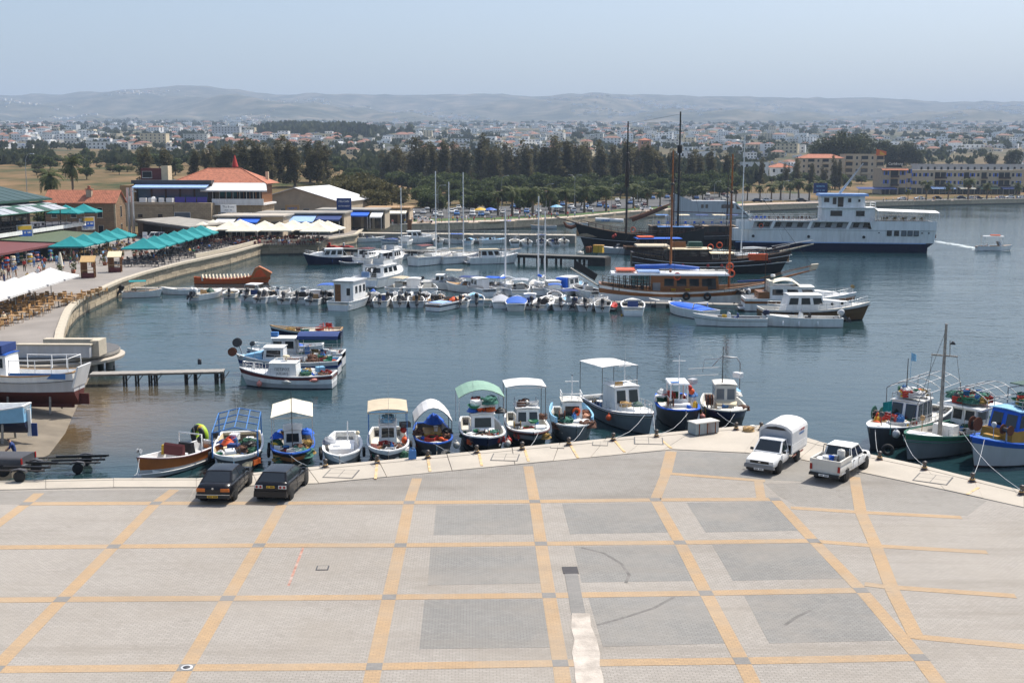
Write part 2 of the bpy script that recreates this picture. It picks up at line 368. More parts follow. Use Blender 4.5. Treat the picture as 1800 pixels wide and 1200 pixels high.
# ------------------------------------------------------------ water
def water_mat():
 m,nt,b,N,L = _nodes('water');b.inputs['Roughness'].default_value = .06;b.inputs['IOR'].default_value = 1.33
 ge = N('ShaderNodeNewGeometry')
 def dist(p):
  d = N('ShaderNodeVectorMath');d.operation = 'DISTANCE';L(ge.outputs['Position'],d.inputs[0]);d.inputs[1].default_value = p;return d.outputs['Value']
 nz0 = N('ShaderNodeTexNoise');nz0.inputs['Scale'].default_value = .12;nz0.inputs['Detail'].default_value = 4;L(ge.outputs['Position'],nz0.inputs['Vector'])
 p = W(55,735,WATER);a = N('ShaderNodeMath');a.operation = 'MULTIPLY_ADD';L(nz0.outputs[0],a.inputs[0]);a.inputs[1].default_value = 9;L(dist(p),a.inputs[2])
 mr = N('ShaderNodeMapRange');mr.interpolation_type = 'SMOOTHSTEP';mr.inputs[1].default_value = 8;mr.inputs[2].default_value = 24;mr.inputs[3].default_value = 1;mr.inputs[4].default_value = 0;L(a.outputs[0],mr.inputs[0])
 mx = N('ShaderNodeMix');mx.data_type = 'RGBA';L(mr.outputs[0],mx.inputs[0]);mx.inputs[6].default_value = (.012,.036,.042,1);mx.inputs[7].default_value = (.11,.075,.038,1)
 L(mx.outputs[2],b.inputs['Base Color'])
 tot = None
 for sx,sy,sc_,amp,det in ((.55,1.0,.9,.30,3),(.6,1.0,3.2,.10,3),(.4,1,.16,.5,2)):
  mp = N('ShaderNodeMapping');mp.inputs['Scale'].default_value = (sx,sy,1);mp.inputs['Rotation'].default_value = (0,0,.15*sc_);L(ge.outputs['Position'],mp.inputs[0])
  n = N('ShaderNodeTexNoise');n.inputs['Scale'].default_value = sc_;n.inputs['Detail'].default_value = det;n.inputs['Distortion'].default_value = .4;L(mp.outputs[0],n.inputs['Vector'])
  q = N('ShaderNodeMath');q.operation = 'MULTIPLY_ADD';q.inputs[1].default_value = amp;L(n.outputs[0],q.inputs[0])
  if tot: L(tot,q.inputs[2])
  else: q.inputs[2].default_value = 0
  tot = q.outputs[0]
 # calmer and rougher patches of breeze
 pn = N('ShaderNodeTexNoise');pn.inputs['Scale'].default_value = .03;pn.inputs['Detail'].default_value = 3;L(ge.outputs['Position'],pn.inputs['Vector'])
 pr = N('ShaderNodeMapRange');pr.inputs[1].default_value = .35;pr.inputs[2].default_value = .65;pr.inputs[3].default_value = .10;pr.inputs[4].default_value = .26;L(pn.outputs[0],pr.inputs[0])
 bp = N('ShaderNodeBump');bp.inputs['Distance'].default_value = 1;L(pr.outputs[0],bp.inputs['Strength']);L(tot,bp.inputs['Height']);L(bp.outputs[0],b.inputs['Normal'])
 MATS['water'] = m
water_mat()
o = MB().add([(-900,-200,WATER),(1600,-200,WATER),(1600,900,WATER),(-900,900,WATER)],[(0,1,2,3)]).build('water','water',kind='structure')
o['label'] = 'calm blue grey harbour water'

# ------------------------------------------------------------ plaza (near quay)
EDGE = [(-420,862),(-40,847),(200,842),(345,842),(540,823),(900,788),(1220,757),(1300,750),(1345,748),(1440,777),(1532,800),(1625,820),(1800,864),(2100,940),(2900,1142)]
INNER = [(-420,880),(-40,862),(200,857),(345,857),(560,850),(905,817),(1165,792),(1182,790),(1308,796),(1405,807),(1512,830),(1660,861),(1800,892),(2100,968),(2900,1172)]
E_W = [W(x,y,0).to_2d() for x,y in EDGE];I_W = [W(x,y,0).to_2d() for x,y in INNER]
def paving_mat(name,col,col2,mortar,dirt,damt):
 m,nt,b,N,L = _nodes(name);b.inputs['Roughness'].default_value = .9;b.inputs['Specular IOR Level'].default_value = .2
 ge = N('ShaderNodeNewGeometry');mp = N('ShaderNodeMapping');mp.inputs['Rotation'].default_value = (0,0,-.033);L(ge.outputs['Position'],mp.inputs[0])
 br = N('ShaderNodeTexBrick');br.inputs['Scale'].default_value = 1;br.inputs['Brick Width'].default_value = .22;br.inputs['Row Height'].default_value = .115;br.inputs['Mortar Size'].default_value = .010
 br.inputs['Color1'].default_value = (*col,1);br.inputs['Color2'].default_value = (*col2,1);br.inputs['Mortar'].default_value = (*mortar,1);br.inputs['Bias'].default_value = 0
 L(mp.outputs[0],br.inputs['Vector']);out = br.outputs['Color']
 for sc_,det,lo,hi,amt,dc in ((.22,8,.45,.75,damt,dirt),(1.7,6,.56,.74,damt*.6,tuple(x*.7 for x in dirt)),(.07,4,.42,.7,.35,tuple(min(1,x*1.2) for x in col)),(9,3,.55,.75,.25,tuple(x*.6 for x in dirt)),(-.5,5,.5,.72,.5,tuple(x*.75 for x in dirt))):
  n = N('ShaderNodeTexNoise');n.inputs['Scale'].default_value = abs(sc_);n.inputs['Detail'].default_value = det;n.inputs['Roughness'].default_value = .68;m_s = N('ShaderNodeMapping');m_s.inputs['Scale'].default_value = (.12,1,1) if sc_ < 0 else (1,1,1);m_s.inputs['Rotation'].default_value = (0,0,.25 if sc_ < 0 else 0);L(ge.outputs['Position'],m_s.inputs[0]);L(m_s.outputs[0],n.inputs['Vector'])
  r = N('ShaderNodeMapRange');r.inputs[1].default_value = lo;r.inputs[2].default_value = hi;r.inputs[4].default_value = amt;L(n.outputs[0],r.inputs[0])
  mx = N('ShaderNodeMix');mx.data_type = 'RGBA';L(r.outputs[0],mx.inputs[0]);L(out,mx.inputs[6]);mx.inputs[7].default_value = (*dc,1);out = mx.outputs[2]
 L(out,b.inputs['Base Color'])
 bp = N('ShaderNodeBump');bp.inputs['Strength'].default_value = .35;bp.inputs['Distance'].default_value = .01;L(br.outputs['Fac'],bp.inputs['Height']);bp.invert = True;L(bp.outputs[0],b.inputs['Normal'])
 MATS[name] = m
paving_mat('paver_pale',(.352,.325,.290),(.30,.277,.247),(.20,.18,.155),(.27,.24,.20),.75)
paving_mat('paver_grey',(.255,.249,.232),(.213,.209,.197),(.14,.133,.122),(.30,.272,.236),.75)
paving_mat('paver_mid',(.30,.282,.255),(.26,.246,.222),(.16,.148,.13),(.20,.178,.152),.85)
paving_mat('paver_orange',(.435,.302,.178),(.37,.262,.16),(.27,.2,.13),(.355,.30,.235),.95)
paving_mat('paver_dark',(.23,.22,.205),(.19,.185,.175),(.17,.17,.16),(.3,.28,.26),.6)
def flat(name,pts,mat,z,parent,t=.05):
 """sheet piece with its own thickness, corner order as given"""
 a = sum(p[0]*q[1]-q[0]*p[1] for p,q in zip(pts,pts[1:]+pts[:1]))
 if a < 0: pts = pts[::-1]
 return MB().prism(pts,z-t,z).build(name,mat,parent)
def P2(x,y,z=0): return tuple(W(x,y,z).to_2d())
plaza = MB().prism([tuple(p) for p in E_W]+[(160,-60),(-160,-60)][::1],-4,-.03)
plaza = plaza.build('quay','oldconcrete',kind='structure');plaza['label'] = 'paved fishing quay with concrete edge'
flat('paving',[tuple(p) for p in I_W]+[(150,-50),(-150,-50)],'paver_pale',0.0,plaza,.02)
# concrete edge slabs
k = 0
for (a,b,c,d) in zip(E_W,E_W[1:],I_W,I_W[1:]):
 n = max(1,round((b-a).length/3.4))
 for i in range(n):
  t0,t1 = i/n+.0018,(i+1)/n-.0018
  p = [a.lerp(b,t0),a.lerp(b,t1),c.lerp(d,t1),c.lerp(d,t0)]
  mid = [p[0].lerp(p[3],.18),p[1].lerp(p[2],.18)]
  z = .035+.006*((k*7) % 3)
  flat('coping_slab',[tuple(x) for x in (p[0],p[1],mid[1]-(mid[1]-p[1])*.02,mid[0]-(mid[0]-p[0])*.02)],'concrete',z+.02,plaza,.3)
  flat('edge_slab',[tuple(x) for x in (mid[0],mid[1],p[2],p[3])],'concrete',z,plaza,.2);k += 1
# zones of other pavers
flat('grey_paving',[P2(*q) for q in ((345,858),(560,851),(905,818),(1165,793),(1175,793),(1148,878),(940,881),(719,883),(330,884))],'paver_mid',.004,plaza,.01)
flat('grey_paving',[P2(*q) for q in ((1187,792),(1308,797),(1402,808),(1440,816),(1410,846),(1176,832))],'paver_grey',.004,plaza,.01)
flat('grey_paving',[P2(*q) for q in ((1416,812),(1512,831),(1660,862),(1735,880),(1700,906),(1400,888),(1370,872),(1345,850),(1410,848))],'paver_mid',.0025,plaza,.01)
flat('grey_paving',[P2(*q) for q in ((-60,864),(340,859),(330,884),(-60,886))],'paver_mid',.004,plaza,.01)
for q in (((767,888),(932,886),(943,938),(762,940)),((757,962),(946,961),(956,1024),(752,1028)),((746,1054),(957,1052),(970,1137),(737,1140)),
   ((988,885),(1157,883),(1180,935),(1002,938)),((1008,960),(1197,958),(1225,1020),(1022,1023)),((1034,1050),(1238,1047),(1275,1130),(1060,1136)),
   ((1207,883),(1366,881),(1404,932),(1240,935)),((1252,957),(1430,954),(1481,1016),(1288,1020)),((1308,1046),(1509,1042),(1571,1125),(1352,1130))):
 flat('grey_panel',[P2(*p) for p in q],'paver_grey',.004,plaza,.01)
def band(pts,w=.52,z=.008,mat='paver_orange',name='orange_band',gap=0):
 for p,q in zip(pts,pts[1:]):
  a = Vector(P2(*p));b = Vector(P2(*q));d = (b-a).normalized();n = Vector((-d.y,d.x))*w/2;a = a+d*gap;b = b-d*gap
  flat(name,[tuple(a+n),tuple(a-n),tuple(b-n),tuple(b+n)],mat,z,plaza,.02)
G = {0: {-1: (46,885),0: (274,884),1: (497,884),2: (719,883),3: (940,881),4: (1152,878),5: (1362,877)},
  1: {-1: (-60,962),0: (200,960),1: (455,958),2: (704,958),3: (951,955),4: (1195,953),5: (1430,950)},
  2: {-1: (-188,1056),0: (109,1053),1: (400,1051),2: (684,1049),3: (965,1046),4: (1241,1042),5: (1514,1037)},
  3: {-1: (-360,1178),0: (-10,1176),1: (327,1173),2: (658,1171),3: (985,1165),4: (1304,1161),5: (1616,1155)}}
top_ = {-1: (72,864),0: (310,858),2: (734,838),3: (928,817),4: (1170,833)}
bot_ = {-1: (-540,1330),0: (-150,1330),1: (240,1330),2: (625,1330),3: (1008,1330),4: (1386,1330),5: (1745,1330)}
for j in range(4):
 for i in range(-1,5): band([G[j][i],G[j][i+1]],gap=.26)
for i in range(-1,6):
 for j in range(3): band([G[j][i],G[j+1][i]],gap=.26)
 if i in top_: band([top_[i],G[0][i]],gap=.0 if i == 4 else .26)
 band([G[3][i],bot_[i]],gap=.26)
band([(1180,793),(1170,833)],w=.62);band([(1176,832),(1345,845)],w=.45,z=.010);band([(1333,844),(1338,875)],w=.45,z=.006)
band([(1390,892),(1513,900),(1690,909)],w=.45);band([(1436,951),(1539,959),(1735,970)],w=.45);band([(1520,1026),(1558,1031),(1785,1047)],w=.45,z=.010);band([(1605,1118),(1830,1139)],w=.45)
band([(1502,838),(1513,900),(1539,959),(1570,1040),(1612,1122)],w=.55,z=.012)
dth = math.atan2(P2(951,955)[1]-P2(704,958)[1],P2(951,955)[0]-P2(704,958)[0])
for j in G:
 for i in G[j]:
  c = P2(*G[j][i]);MB().rbox(0,0,-.01,.52,.52,.0215,dth).build('grey_square','paver_dark',plaza,(c[0],c[1],0))
# thin faded lines on the concrete and the small marks of the plaza
paint('faded_line',(.58,.40,.20),.9,.3,3,dirt=(.5,.45,.38),dirt_amt=.9)
for a,b in (((663,815),(660,843)),((752,806),(756,830)),((842,798),(847,820)),((922,790),(929,812)),((1002,782),(1016,806)),((1080,775),(1098,796)),((1154,767),(1180,789)),((1720,858),(1700,870))):
 band([a,b],w=.14,z=.064,mat='faded_line',name='painted_line')
paint('red_line',(.38,.20,.15),.9,.3,3,dirt=(.46,.42,.37),dirt_amt=.9)
band([(533,962),(507,1029)],w=.10,z=.004,mat='red_line',name='red_paint_line')
paint('patch_cement',(.46,.41,.355),.95,.25,1.6,bump=.5,dirt=(.30,.265,.225),dirt_amt=.85)
band([(1003,1002),(1017,1080)],w=.52,z=.013,mat='paver_dark',name='drain_cover')
band([(1001,996),(1004,1008)],w=.62,z=.018,mat='darksteel',name='drain_grate')
rng = random.Random(3);L_ = [];R_ = []
for i in range(12):
 t = i/11;c = P2(lerp(1023,1052,t),lerp(1078,1330,t));w = .40+rng.uniform(-.09,.12)
 L_.append((c[0]-w,c[1]+rng.uniform(-.1,.1)));R_.append((c[0]+w*rng.uniform(.6,1.1),c[1]+rng.uniform(-.1,.1)))
flat('cement_patch',L_+R_[::-1],'patch_cement',.016,plaza,.02)
def manhole(px,py,s,mat):
 c = P2(px,py);b = MB().box(-s/2,s/2,-s/2,s/2,-.02,.02);fr = b.build('manhole_frame','darkgrey',plaza,(c[0],c[1],0),dth)
 MB().box(-s/2+.05,s/2-.05,-s/2+.05,s/2-.05,-.02,.026).build('manhole_cover',mat,fr)
manhole(567,998,.5,'paver_pale')
for px,py,s in ((600,834,1.6),(888,805,1.5),(980,786,.8),(1055,781,.9),(1140,776,1.7),(1640,843,1.7)):
 c = P2(px,py);g = MB()
 a = -.10 if px < 1300 else -.55
 ca,sa = math.cos(a),math.sin(a)
 f_ = MB().rbox(0,0,.04,s,s,.026,a).build('hatch_frame','asph',plaza,(c[0],c[1],0))
 for i in range(2):
  for j in range(2):
   x = (i-.5)*s*.47;y = (j-.5)*s*.47
   MB().rbox(x*ca-y*sa,x*sa+y*ca,.04,s*.45,s*.45,.032,a).build('hatch_cover','concrete',f_)
c = P2(328,1173);o = MB().lathe([(.01,.0),(.2,.0),(.2,.02),(.16,.022),(.01,.022)],n=16).build('drain_ring','lightgrey',plaza,(c[0],c[1],0));MB().lathe([(.01,.0),(.12,.0),(.12,.026),(.01,.027)],n=14).build('drain_cover','darkgrey',o)
paint('tyre_rubber',(.155,.147,.135),.9,.2,2,dirt=(.30,.28,.26),dirt_amt=.95)
for pts in (((1022,962),(1062,972),(1092,990),(1106,1010),(1100,1024)),((1050,1098),(1100,1084),(1150,1068),(1200,1040)),((1380,1098),(1400,1084),(1425,1072))):
 band(pts,w=.13,z=.0062,mat='tyre_rubber',name='tyre_mark')

# ------------------------------------------------------------ restaurant quay on the left
LQE = [(96,606),(100,585),(108,562),(116,545),(130,531),(150,519),(180,506),(207,494),(250,480),(312,464),(350,456),(402,445),(457,430),(556,428),(566,421),(622,413),(640,399)]
LW = [W(x,y,LQ).to_2d() for x,y in LQE]
far = [W(640,378,LQ).to_2d(),W(-500,378,LQ).to_2d(),W(-500,640,LQ).to_2d(),W(-60,625,LQ).to_2d()]
paint('harbour_paving',(.25,.225,.20),.92,.15,.25,bump=.1,dirt=(.22,.20,.18),dirt_amt=.6)
lq = MB().prism([tuple(p) for p in (LW+far)][::-1] if False else [tuple(p) for p in LW+far],-4,LQ)
lq = lq.build('harbour_pavement','harbour_paving',kind='structure');lq['label'] = 'paved harbour front along the restaurants'
# its retaining wall: stone blocks in courses with a pale coping
blk = MB().box(-.5,.5,-.5,.5,-.5,.5);BLK = None;nb = 0;rng = random.Random(11)
def blockrow(a,b,z0,z1,length,depth,mat,parent,name,jit=.03):
 global BLK
 d = b-a;n = max(1,round(d.length/length));ang = math.atan2(d.y,d.x);nr = Vector((d.y,-d.x)).normalized();out = []
 for i in range(n):
  c = a.lerp(b,(i+.5)/n)+nr*(depth*.35+rng.uniform(-jit,jit))
  if mat not in BLKS: BLKS[mat] = MB().box(-.5,.5,-.5,.5,-.5,.5).build(name,mat);o = BLKS[mat]
  else: o = share(BLKS[mat])
  o.parent = parent;o.name = name
  o.location = (c.x,c.y,(z0+z1)/2);o.scale = (d.length/n*.975,depth,(z1-z0)*.96);o.rotation_euler = (0,0,ang)
  out.append(o)
 return out
BLKS = {}
sea_wall = lq
for a,b in zip(LW,LW[1:]):
 if (b-a).length < .5: continue
 zz = [WATER-.4,WATER+.25,-.55,-.05,LQ-.12]
 for q,(z0,z1) in enumerate(zip(zz,zz[1:])):
  blockrow(a,b,z0,z1,1.5 if q % 2 else 1.9,.3,'wetstone' if q == 0 else 'stonelight',lq,'wall_stone')
 blockrow(a,b,LQ-.12,LQ+.22,2.2,.75,'stonepale',lq,'coping_stone',.01)
# seawalls farther round the harbour
def seawall(pxs,label,z1=LQ+.12):
 pts = []
 for px in pxs: y = shore_y(px);pts.append(Vector(((px-900)/2000*y,y)))
 r = None
 for a,b in zip(pts,pts[1:]):
  d = b-a;nr = Vector((d.y,-d.x)).normalized();q = [a+nr*.5,b+nr*.5,b-nr*.5,a-nr*.5]
  o = MB().prism([tuple(x) for x in q],WATER-2,z1).build('harbour_wall','stonelight',r)
  if r is None: r = o;r['kind'] = 'structure';r['label'] = label
  for i in range(int(d.length/9)):
   c = a.lerp(b,(i+.5)/max(1,int(d.length/9)));ang = math.atan2(d.y,d.x)
   MB().rbox(0,0,z1-.02,8.6,1.3,.22,ang).build('coping_stone','stonepale',r,(c.x,c.y,0))
  q = [a+nr*.62,b+nr*.62,b-nr*.4,a-nr*.4]
  MB().prism([tuple(x) for x in q],WATER-2,WATER+.45).build('tide_band','wetstone',r)
seawall([640,700,760,830,900,1000,1100,1200,1300,1440],'low stone sea wall under the promenade')
seawall([1440,1520,1600,1700,1800,2000,2400],'long dark sea wall below the seafront road')
# slipway
sl = MB();a = [W(-330,640,.9),W(-330,845,.9),W(20,828,-.9),W(150,770,-1.75),W(215,690,-1.9),W(150,655,-1.2)]
paint('slip_concrete',(.19,.16,.12),.95,.2,.6,bump=.3,dirt=(.12,.095,.065),dirt_amt=.8)
sl.add([tuple(p) for p in a]+[(p.x,p.y,-4) for p in a],[(0,1,2,5),(2,3,4,5),(6,11,10,9,8,7),(0,6,7,1),(1,7,8,2),(2,8,9,3),(3,9,10,4),(4,10,11,5),(5,11,6,0)])
o = sl.build('slipway','slip_concrete',kind='structure');o['label'] = 'sloping concrete slipway running down into the water'

# ------------------------------------------------------------ boat building kit (bow towards +x, waterline z = 0)
class Hull: pass
def hull(t,L,Wd,H,bow=.5,stern=.1,draft=.45,tr=.75,full=2.4,rake=.5,cols=('darkhull','white','white','white'),rim='white',deck='offwhite',
   floor=.3,fore=.72,aft=.06,rimw=.11,fdeck=None,n=16,wl=.86,band=(.62,.82),rimh=.05,inner=None):
 h = Hull();h.L = L;h.W = Wd;h.H = H
 def f(s):
  if s < .45: a = s/.45;return tr+(1-tr)*(1-(1-a)**2)
  a = (s-.45)/.55;return max(.012,1-a**full)
 h.w = lambda s: Wd/2*f(s)
 h.g = lambda s: H+bow*max(0,(s-.35)/.65)**2+stern*max(0,(.4-s)/.4)**2
 h.x = lambda s: -L/2+L*s
 h.s = lambda x: (x+L/2)/L
 rows = [(None,.04),(-.22,.70),(.05,wl),(band[0],lerp(wl,1,.6)),(band[1],lerp(wl,1,.8)),(1,1)]
 secs = []
 for i in range(n+1):
  s = i/n;s = 1-(1-s)**1.25;g = h.g(s);w = h.w(s);pts = []
  for q,(zf,wf) in enumerate(rows):
   z = -draft*(1-.75*s**4) if zf is None else (draft*zf if zf < 0 else g*zf)
   wf = max(.02,1-(1-wf)*(1+1.6*s**3))
   rel = (z+draft)/(g+draft)
   pts.append((h.x(s)+rake*(rel-1)*s**3,max(.01,w*wf),z))
  secs.append((s,pts))
 b = MB();mcol = [0,0,1,2,3];nr = len(rows)
 for side in (1,-1):
  for r in range(nr-1):
   b.m(mcol[r]);vs = [(p[k][0],p[k][1]*side,p[k][2]) for (_,p) in secs for k in (r,r+1)]
   fs = [(2*i,2*i+2,2*i+3,2*i+1) if side < 0 else (2*i+1,2*i+3,2*i+2,2*i) for i in range(n)]
   b.add(vs,fs,True)
 p0 = secs[0][1]
 for r in range(nr-1):
  b.m(mcol[r]);a,c = p0[r],p0[r+1];b.add([(a[0],a[1],a[2]),(a[0],-a[1],a[2]),(c[0],-c[1],c[2]),(c[0],c[1],c[2])],[(0,1,2,3)])
 h.hull = b.build('hull',list(cols),t)
 b = MB()
 out = [(h.x(s),h.w(s)+.015,h.g(s)) for s,_ in secs];inn = [(h.x(s)-(.0 if s < .9 else rimw*1.4*(s-.9)/.1),max(0.0,h.w(s)-rimw),h.g(s)) for s,_ in secs]
 h.inn = inn
 for side in (1,-1):
  rg = [[(o_[0],o_[1]*side,o_[2]-.03),(o_[0],o_[1]*side,o_[2]+rimh),(q[0],q[1]*side,q[2]+rimh),(q[0],q[1]*side,q[2]-.03)] for o_,q in zip(out,inn)]
  b.rings(rg if side > 0 else [r[::-1] for r in rg],True,True,False)
 w0 = h.w(0);b.box(-L/2-.03,-L/2+rimw,-w0,w0,h.g(0)-.03,h.g(0)+rimh-.003)
 h.rim = b.build('gunwale',rim,t)
 b = MB();vs = [];h.floor = lambda s: h.g(s)-floor
 idx = [i for i,(s,_) in enumerate(secs) if s <= fore+.05]
 for i in idx:
  x,y,g = inn[i];z = h.H-floor
  vs += [(x,y,g),(x,y*.93,z),(x,-y*.93,z),(x,-y,g)]
 fs = []
 for i in range(len(idx)-1):
  for k in range(3): a = 4*i+k;fs.append((a,a+1,a+5,a+4))
 fs.append((0,3,2,1));b.add(vs,fs);h.fz = h.H-floor
 h.deck = b.build('deck',inner or deck,t)
 if fore < 1:
  b = MB();vs = [];ii = [i for i,(s,_) in enumerate(secs) if s >= fore-.04]
  top = [(inn[i][0],inn[i][1],inn[i][2]+.02) for i in ii]
  b.add([p for p in top]+[(p[0],0,p[2]+.06) for p in top]+[(p[0],-p[1],p[2]) for p in top]+[(p[0],p[1],p[2]-.12) for p in top[:1]]+[(p[0],-p[1],p[2]-.12) for p in top[:1]],
    [(i,len(top)+i,len(top)+i+1,i+1) for i in range(len(top)-1)]+[(len(top)+i,2*len(top)+i,2*len(top)+i+1,len(top)+i+1) for i in range(len(top)-1)]+[(0,3*len(top),3*len(top)+1,2*len(top),len(top))])
  h.fore = b.build('foredeck',fdeck or deck,t)
 return h
def strake(t,h,col,zf=.9,r=.04,name='rubbing_strake',off=.02,s0=0,s1=1):
 b = MB()
 for side in (1,-1):
  b.tube([(h.x(s),side*(h.w(s)*lerp(.93,1,zf)+off),h.g(s)*zf) for s in [lerp(s0,s1,i/14) for i in range(15)]],r,5)
 return b.build(name,col,t)
def bil(A,B,C,D,u,v): return (A*(1-u)+B*u)*(1-v)+(D*(1-u)+C*u)*v
def facewin(A,B,C,D,u0,u1,v0,v1,t,frame='white',glass='glass',fw=.035,off=.012,name='window'):
 A,B,C,D = map(Vector,(A,B,C,D));n = (B-A).cross(D-A).normalized();q = [bil(A,B,C,D,u,v) for u,v in ((u0,v0),(u1,v0),(u1,v1),(u0,v1))]
 if frame:
  e = (q[1]-q[0]).normalized();w = (q[3]-q[0]).normalized();f = [q[0]-e*fw-w*fw,q[1]+e*fw-w*fw,q[2]+e*fw+w*fw,q[3]-e*fw+w*fw]
  fr = MB().slab(*[p+n*off for p in f],t=off+.02).build(name,frame,t)
  MB().slab(*[p+n*(off+.008) for p in q],t=.02).build('pane',glass,fr);return fr
 return MB().slab(*[p+n*off for p in q],t=off+.02).build(name,glass,t)
def cabin(t,x0,x1,w,z0,h,wall='white',roof='white',rf=.25,rb=.05,tum=.06,over=.08,front=2,side=2,back=0,zf=(.5,.88),frame='white',glass='glass',rt=.06,door=False,camber=.06,rover=None):
 """wheelhouse: raked frustum walls, overhanging roof, separate windows"""
 a = [Vector(p) for p in ((x0,-w/2,z0),(x1,-w/2,z0),(x1,w/2,z0),(x0,w/2,z0),(x0+rb,-w/2+tum,z0+h),(x1-rf,-w/2+tum,z0+h),(x1-rf,w/2-tum,z0+h),(x0+rb,w/2-tum,z0+h))]
 c = MB().hexa(a).build('cabin',wall,t)
 if roof:
  x_0,x_1,y_ = x0+rb-over,x1-rf+(over if rover is None else rover),w/2-tum+over
  MB().sheet([[(lerp(x_0,x_1,i/4),lerp(-y_,y_,j/6),z0+h+rt+camber*(1-(2*j/6-1)**2)) for j in range(7)] for i in range(5)],rt).build('cabin_roof',roof,t)
 def wins(A,B,C,D,n):
  for i in range(n): facewin(A,B,C,D,(i+.14)/n,(i+.86)/n,zf[0],zf[1],t,frame,glass)
 if front: wins(a[1],a[2],a[6],a[5],front)
 if side: wins(a[0],a[1],a[5],a[4],side);wins(a[2],a[3],a[7],a[6],side)
 if back: wins(a[3],a[0],a[4],a[7],back)
 if door: facewin(a[3],a[0],a[4],a[7],.38,.66,.03,.9,t,frame,'wood' if door is True else door,name='door')
 return a
def canopy(t,x0,x1,w,z,mat,arch=.25,gable=False,zb=.4,post='steel',pr=.022,valance=.0,posts=True,th=.03,wb=None,sag=.0,name='awning',ribs=2,slope=0.0):
 n = 8;g = []
 for i in range(7):
  u = i/6;row = []
  for j in range(n+1):
   v = 2*j/n-1;zz = (arch*(1-abs(v)) if gable else arch*(1-v*v))-sag*math.sin(math.pi*u)*(1-v*v)+slope*(u-.5)
   zz += .012*noise.noise((u*5+x0,v*4+w,z))
   row.append((lerp(x0,x1,u),v*w/2,z+zz))
  g.append(row)
 o = MB().sheet(g,th).build(name,mat,t)
 if valance:
  b = MB()
  for sgn in (-1,1): b.box(x0,x1,sgn*w/2-.012,sgn*w/2+.012,z-valance,z-.005)
  b.box(x1-.012,x1+.012,-w/2+.02,w/2-.02,z-valance,z-.01);b.build('valance',mat,t)
 if posts:
  wb = wb or w
  for x,dz in ((x0+.08,-slope/2),(x1-.08,slope/2)):
   for sgn in (-1,1): MB().cyl((x,sgn*wb/2*.97,zb),(x,sgn*w/2*.97,z+dz),pr,n=6).build('post',post,t)
  for i in range(ribs+2):
   x = lerp(x0+.08,x1-.08,i/(ribs+1));u = (x-x0)/(x1-x0)
   MB().tube([(x,v*w/2*.97,z-th-.01+slope*(u-.5)+(arch*(1-abs(v)) if gable else arch*(1-v*v))-sag*math.sin(math.pi*u)*(1-v*v)) for v in [-1+2*k/8 for k in range(9)]],pr*.8).build('rib',post,t)
 return o
def frame_(t,x0,x1,w,z,zb,mat,arch=.2,nb=3,r=.03,gable=True,cross=True):
 """bare tube frame for an awning that is not fitted"""
 P = lambda x,v: (x,v*w/2,z+(arch*(1-abs(v)) if gable else arch*(1-v*v)))
 for x in (x0,x1):
  for sgn in (-1,1): MB().cyl((x,sgn*w/2,zb),(x,sgn*w/2,z),r,n=6).build('post',mat,t)
 for i in range(nb):
  x = lerp(x0,x1,i/(nb-1));MB().tube([P(x,-1+2*k/10) for k in range(11)],r*.9).build('hoop',mat,t)
 for v in ((-1,-.5,0,.5,1) if cross else (-1,1)):
  MB().cyl(P(x0,v),P(x1,v),r*.8,n=5).build('bar',mat,t)
def rail(t,pts,h,mat='steel',r=.016,mid=True,name='railing'):
 b = MB();top = [(p[0],p[1],p[2]+h) for p in pts];b.tube(top,r)
 if mid: b.tube([(p[0],p[1],p[2]+h*.5) for p in pts],r*.7)
 for p in pts: b.cyl(p,(p[0],p[1],p[2]+h),r,n=5)
 return b.build(name,mat,t)
def bowrail(t,h,s0=.6,s1=.99,ht=.5,inset=.08,n=6,mat='steel',r=.018,mid=True):
 ss = [lerp(s0,s1,i/n) for i in range(n+1)];L_ = [(h.x(s)-(.1 if s > .95 else 0),max(.04,h.w(s)-inset),h.g(s)+.04) for s in ss]
 rail(t,L_+[(x,-y,z) for x,y,z in L_[::-1]],ht,mat,r,mid)
def siderail(t,h,s0,s1,ht=.5,inset=.08,n=5,mat='steel',r=.016):
 for sg in (1,-1): rail(t,[(h.x(s),sg*(h.w(s)-inset),h.g(s)+.04) for s in [lerp(s0,s1,i/n) for i in range(n+1)]],ht,mat,r)
def mast(t,x,y,z0,z1,r=.04,mat='steel',taper=.6,name='mast',n=8):
 return MB().cyl((x,y,z0),(x,y,z1),r,r*taper,n).build(name,mat,t)
def crossmast(t,x,z0,z1,mat='white',arm=.35,r=.035,zc=.78):
 m = mast(t,x,0,z0,z1,r,mat,.8)
 zz = lerp(z0,z1,zc);MB().cyl((x,-arm,zz),(x,arm,zz),r*.7,n=6).build('crosstree',mat,m);MB().ball((x,0,z1+.05),.06,6,4).build('lamp','glasslight',m);return m
def antenna(t,x,y,z0,h=2.5,mat='lightgrey'):
 return MB().cyl((x,y,z0),(x+.05,y,z0+h),.014,.006,5).build('aerial',mat,t)
def reel(t,x,y,z,r=.32,w=.45,mat='rust',axis='y',arm=None):
 """net hauling reel: two flanges on a hub, on a bent arm"""
 d = Vector((0,1,0)) if axis == 'y' else Vector((1,0,0));c = Vector((x,y,z));b = MB()
 o = MB().cyl(c+d*(w/2-.02),c+d*(w/2+.02),r,n=14).build('net_reel',mat,t);MB().cyl(c-d*(w/2-.02),c-d*(w/2+.02),r,n=14).build('flange',mat,o);MB().cyl(c-d*w/2,c+d*w/2,r*.45,n=10).build('hub','darksteel',o)
 if arm: MB().tube([(x,y,z),(lerp(x,arm[0],.3),lerp(y,arm[1],.3),z-.05),arm],.05).build('arm','galv',o)
 return o
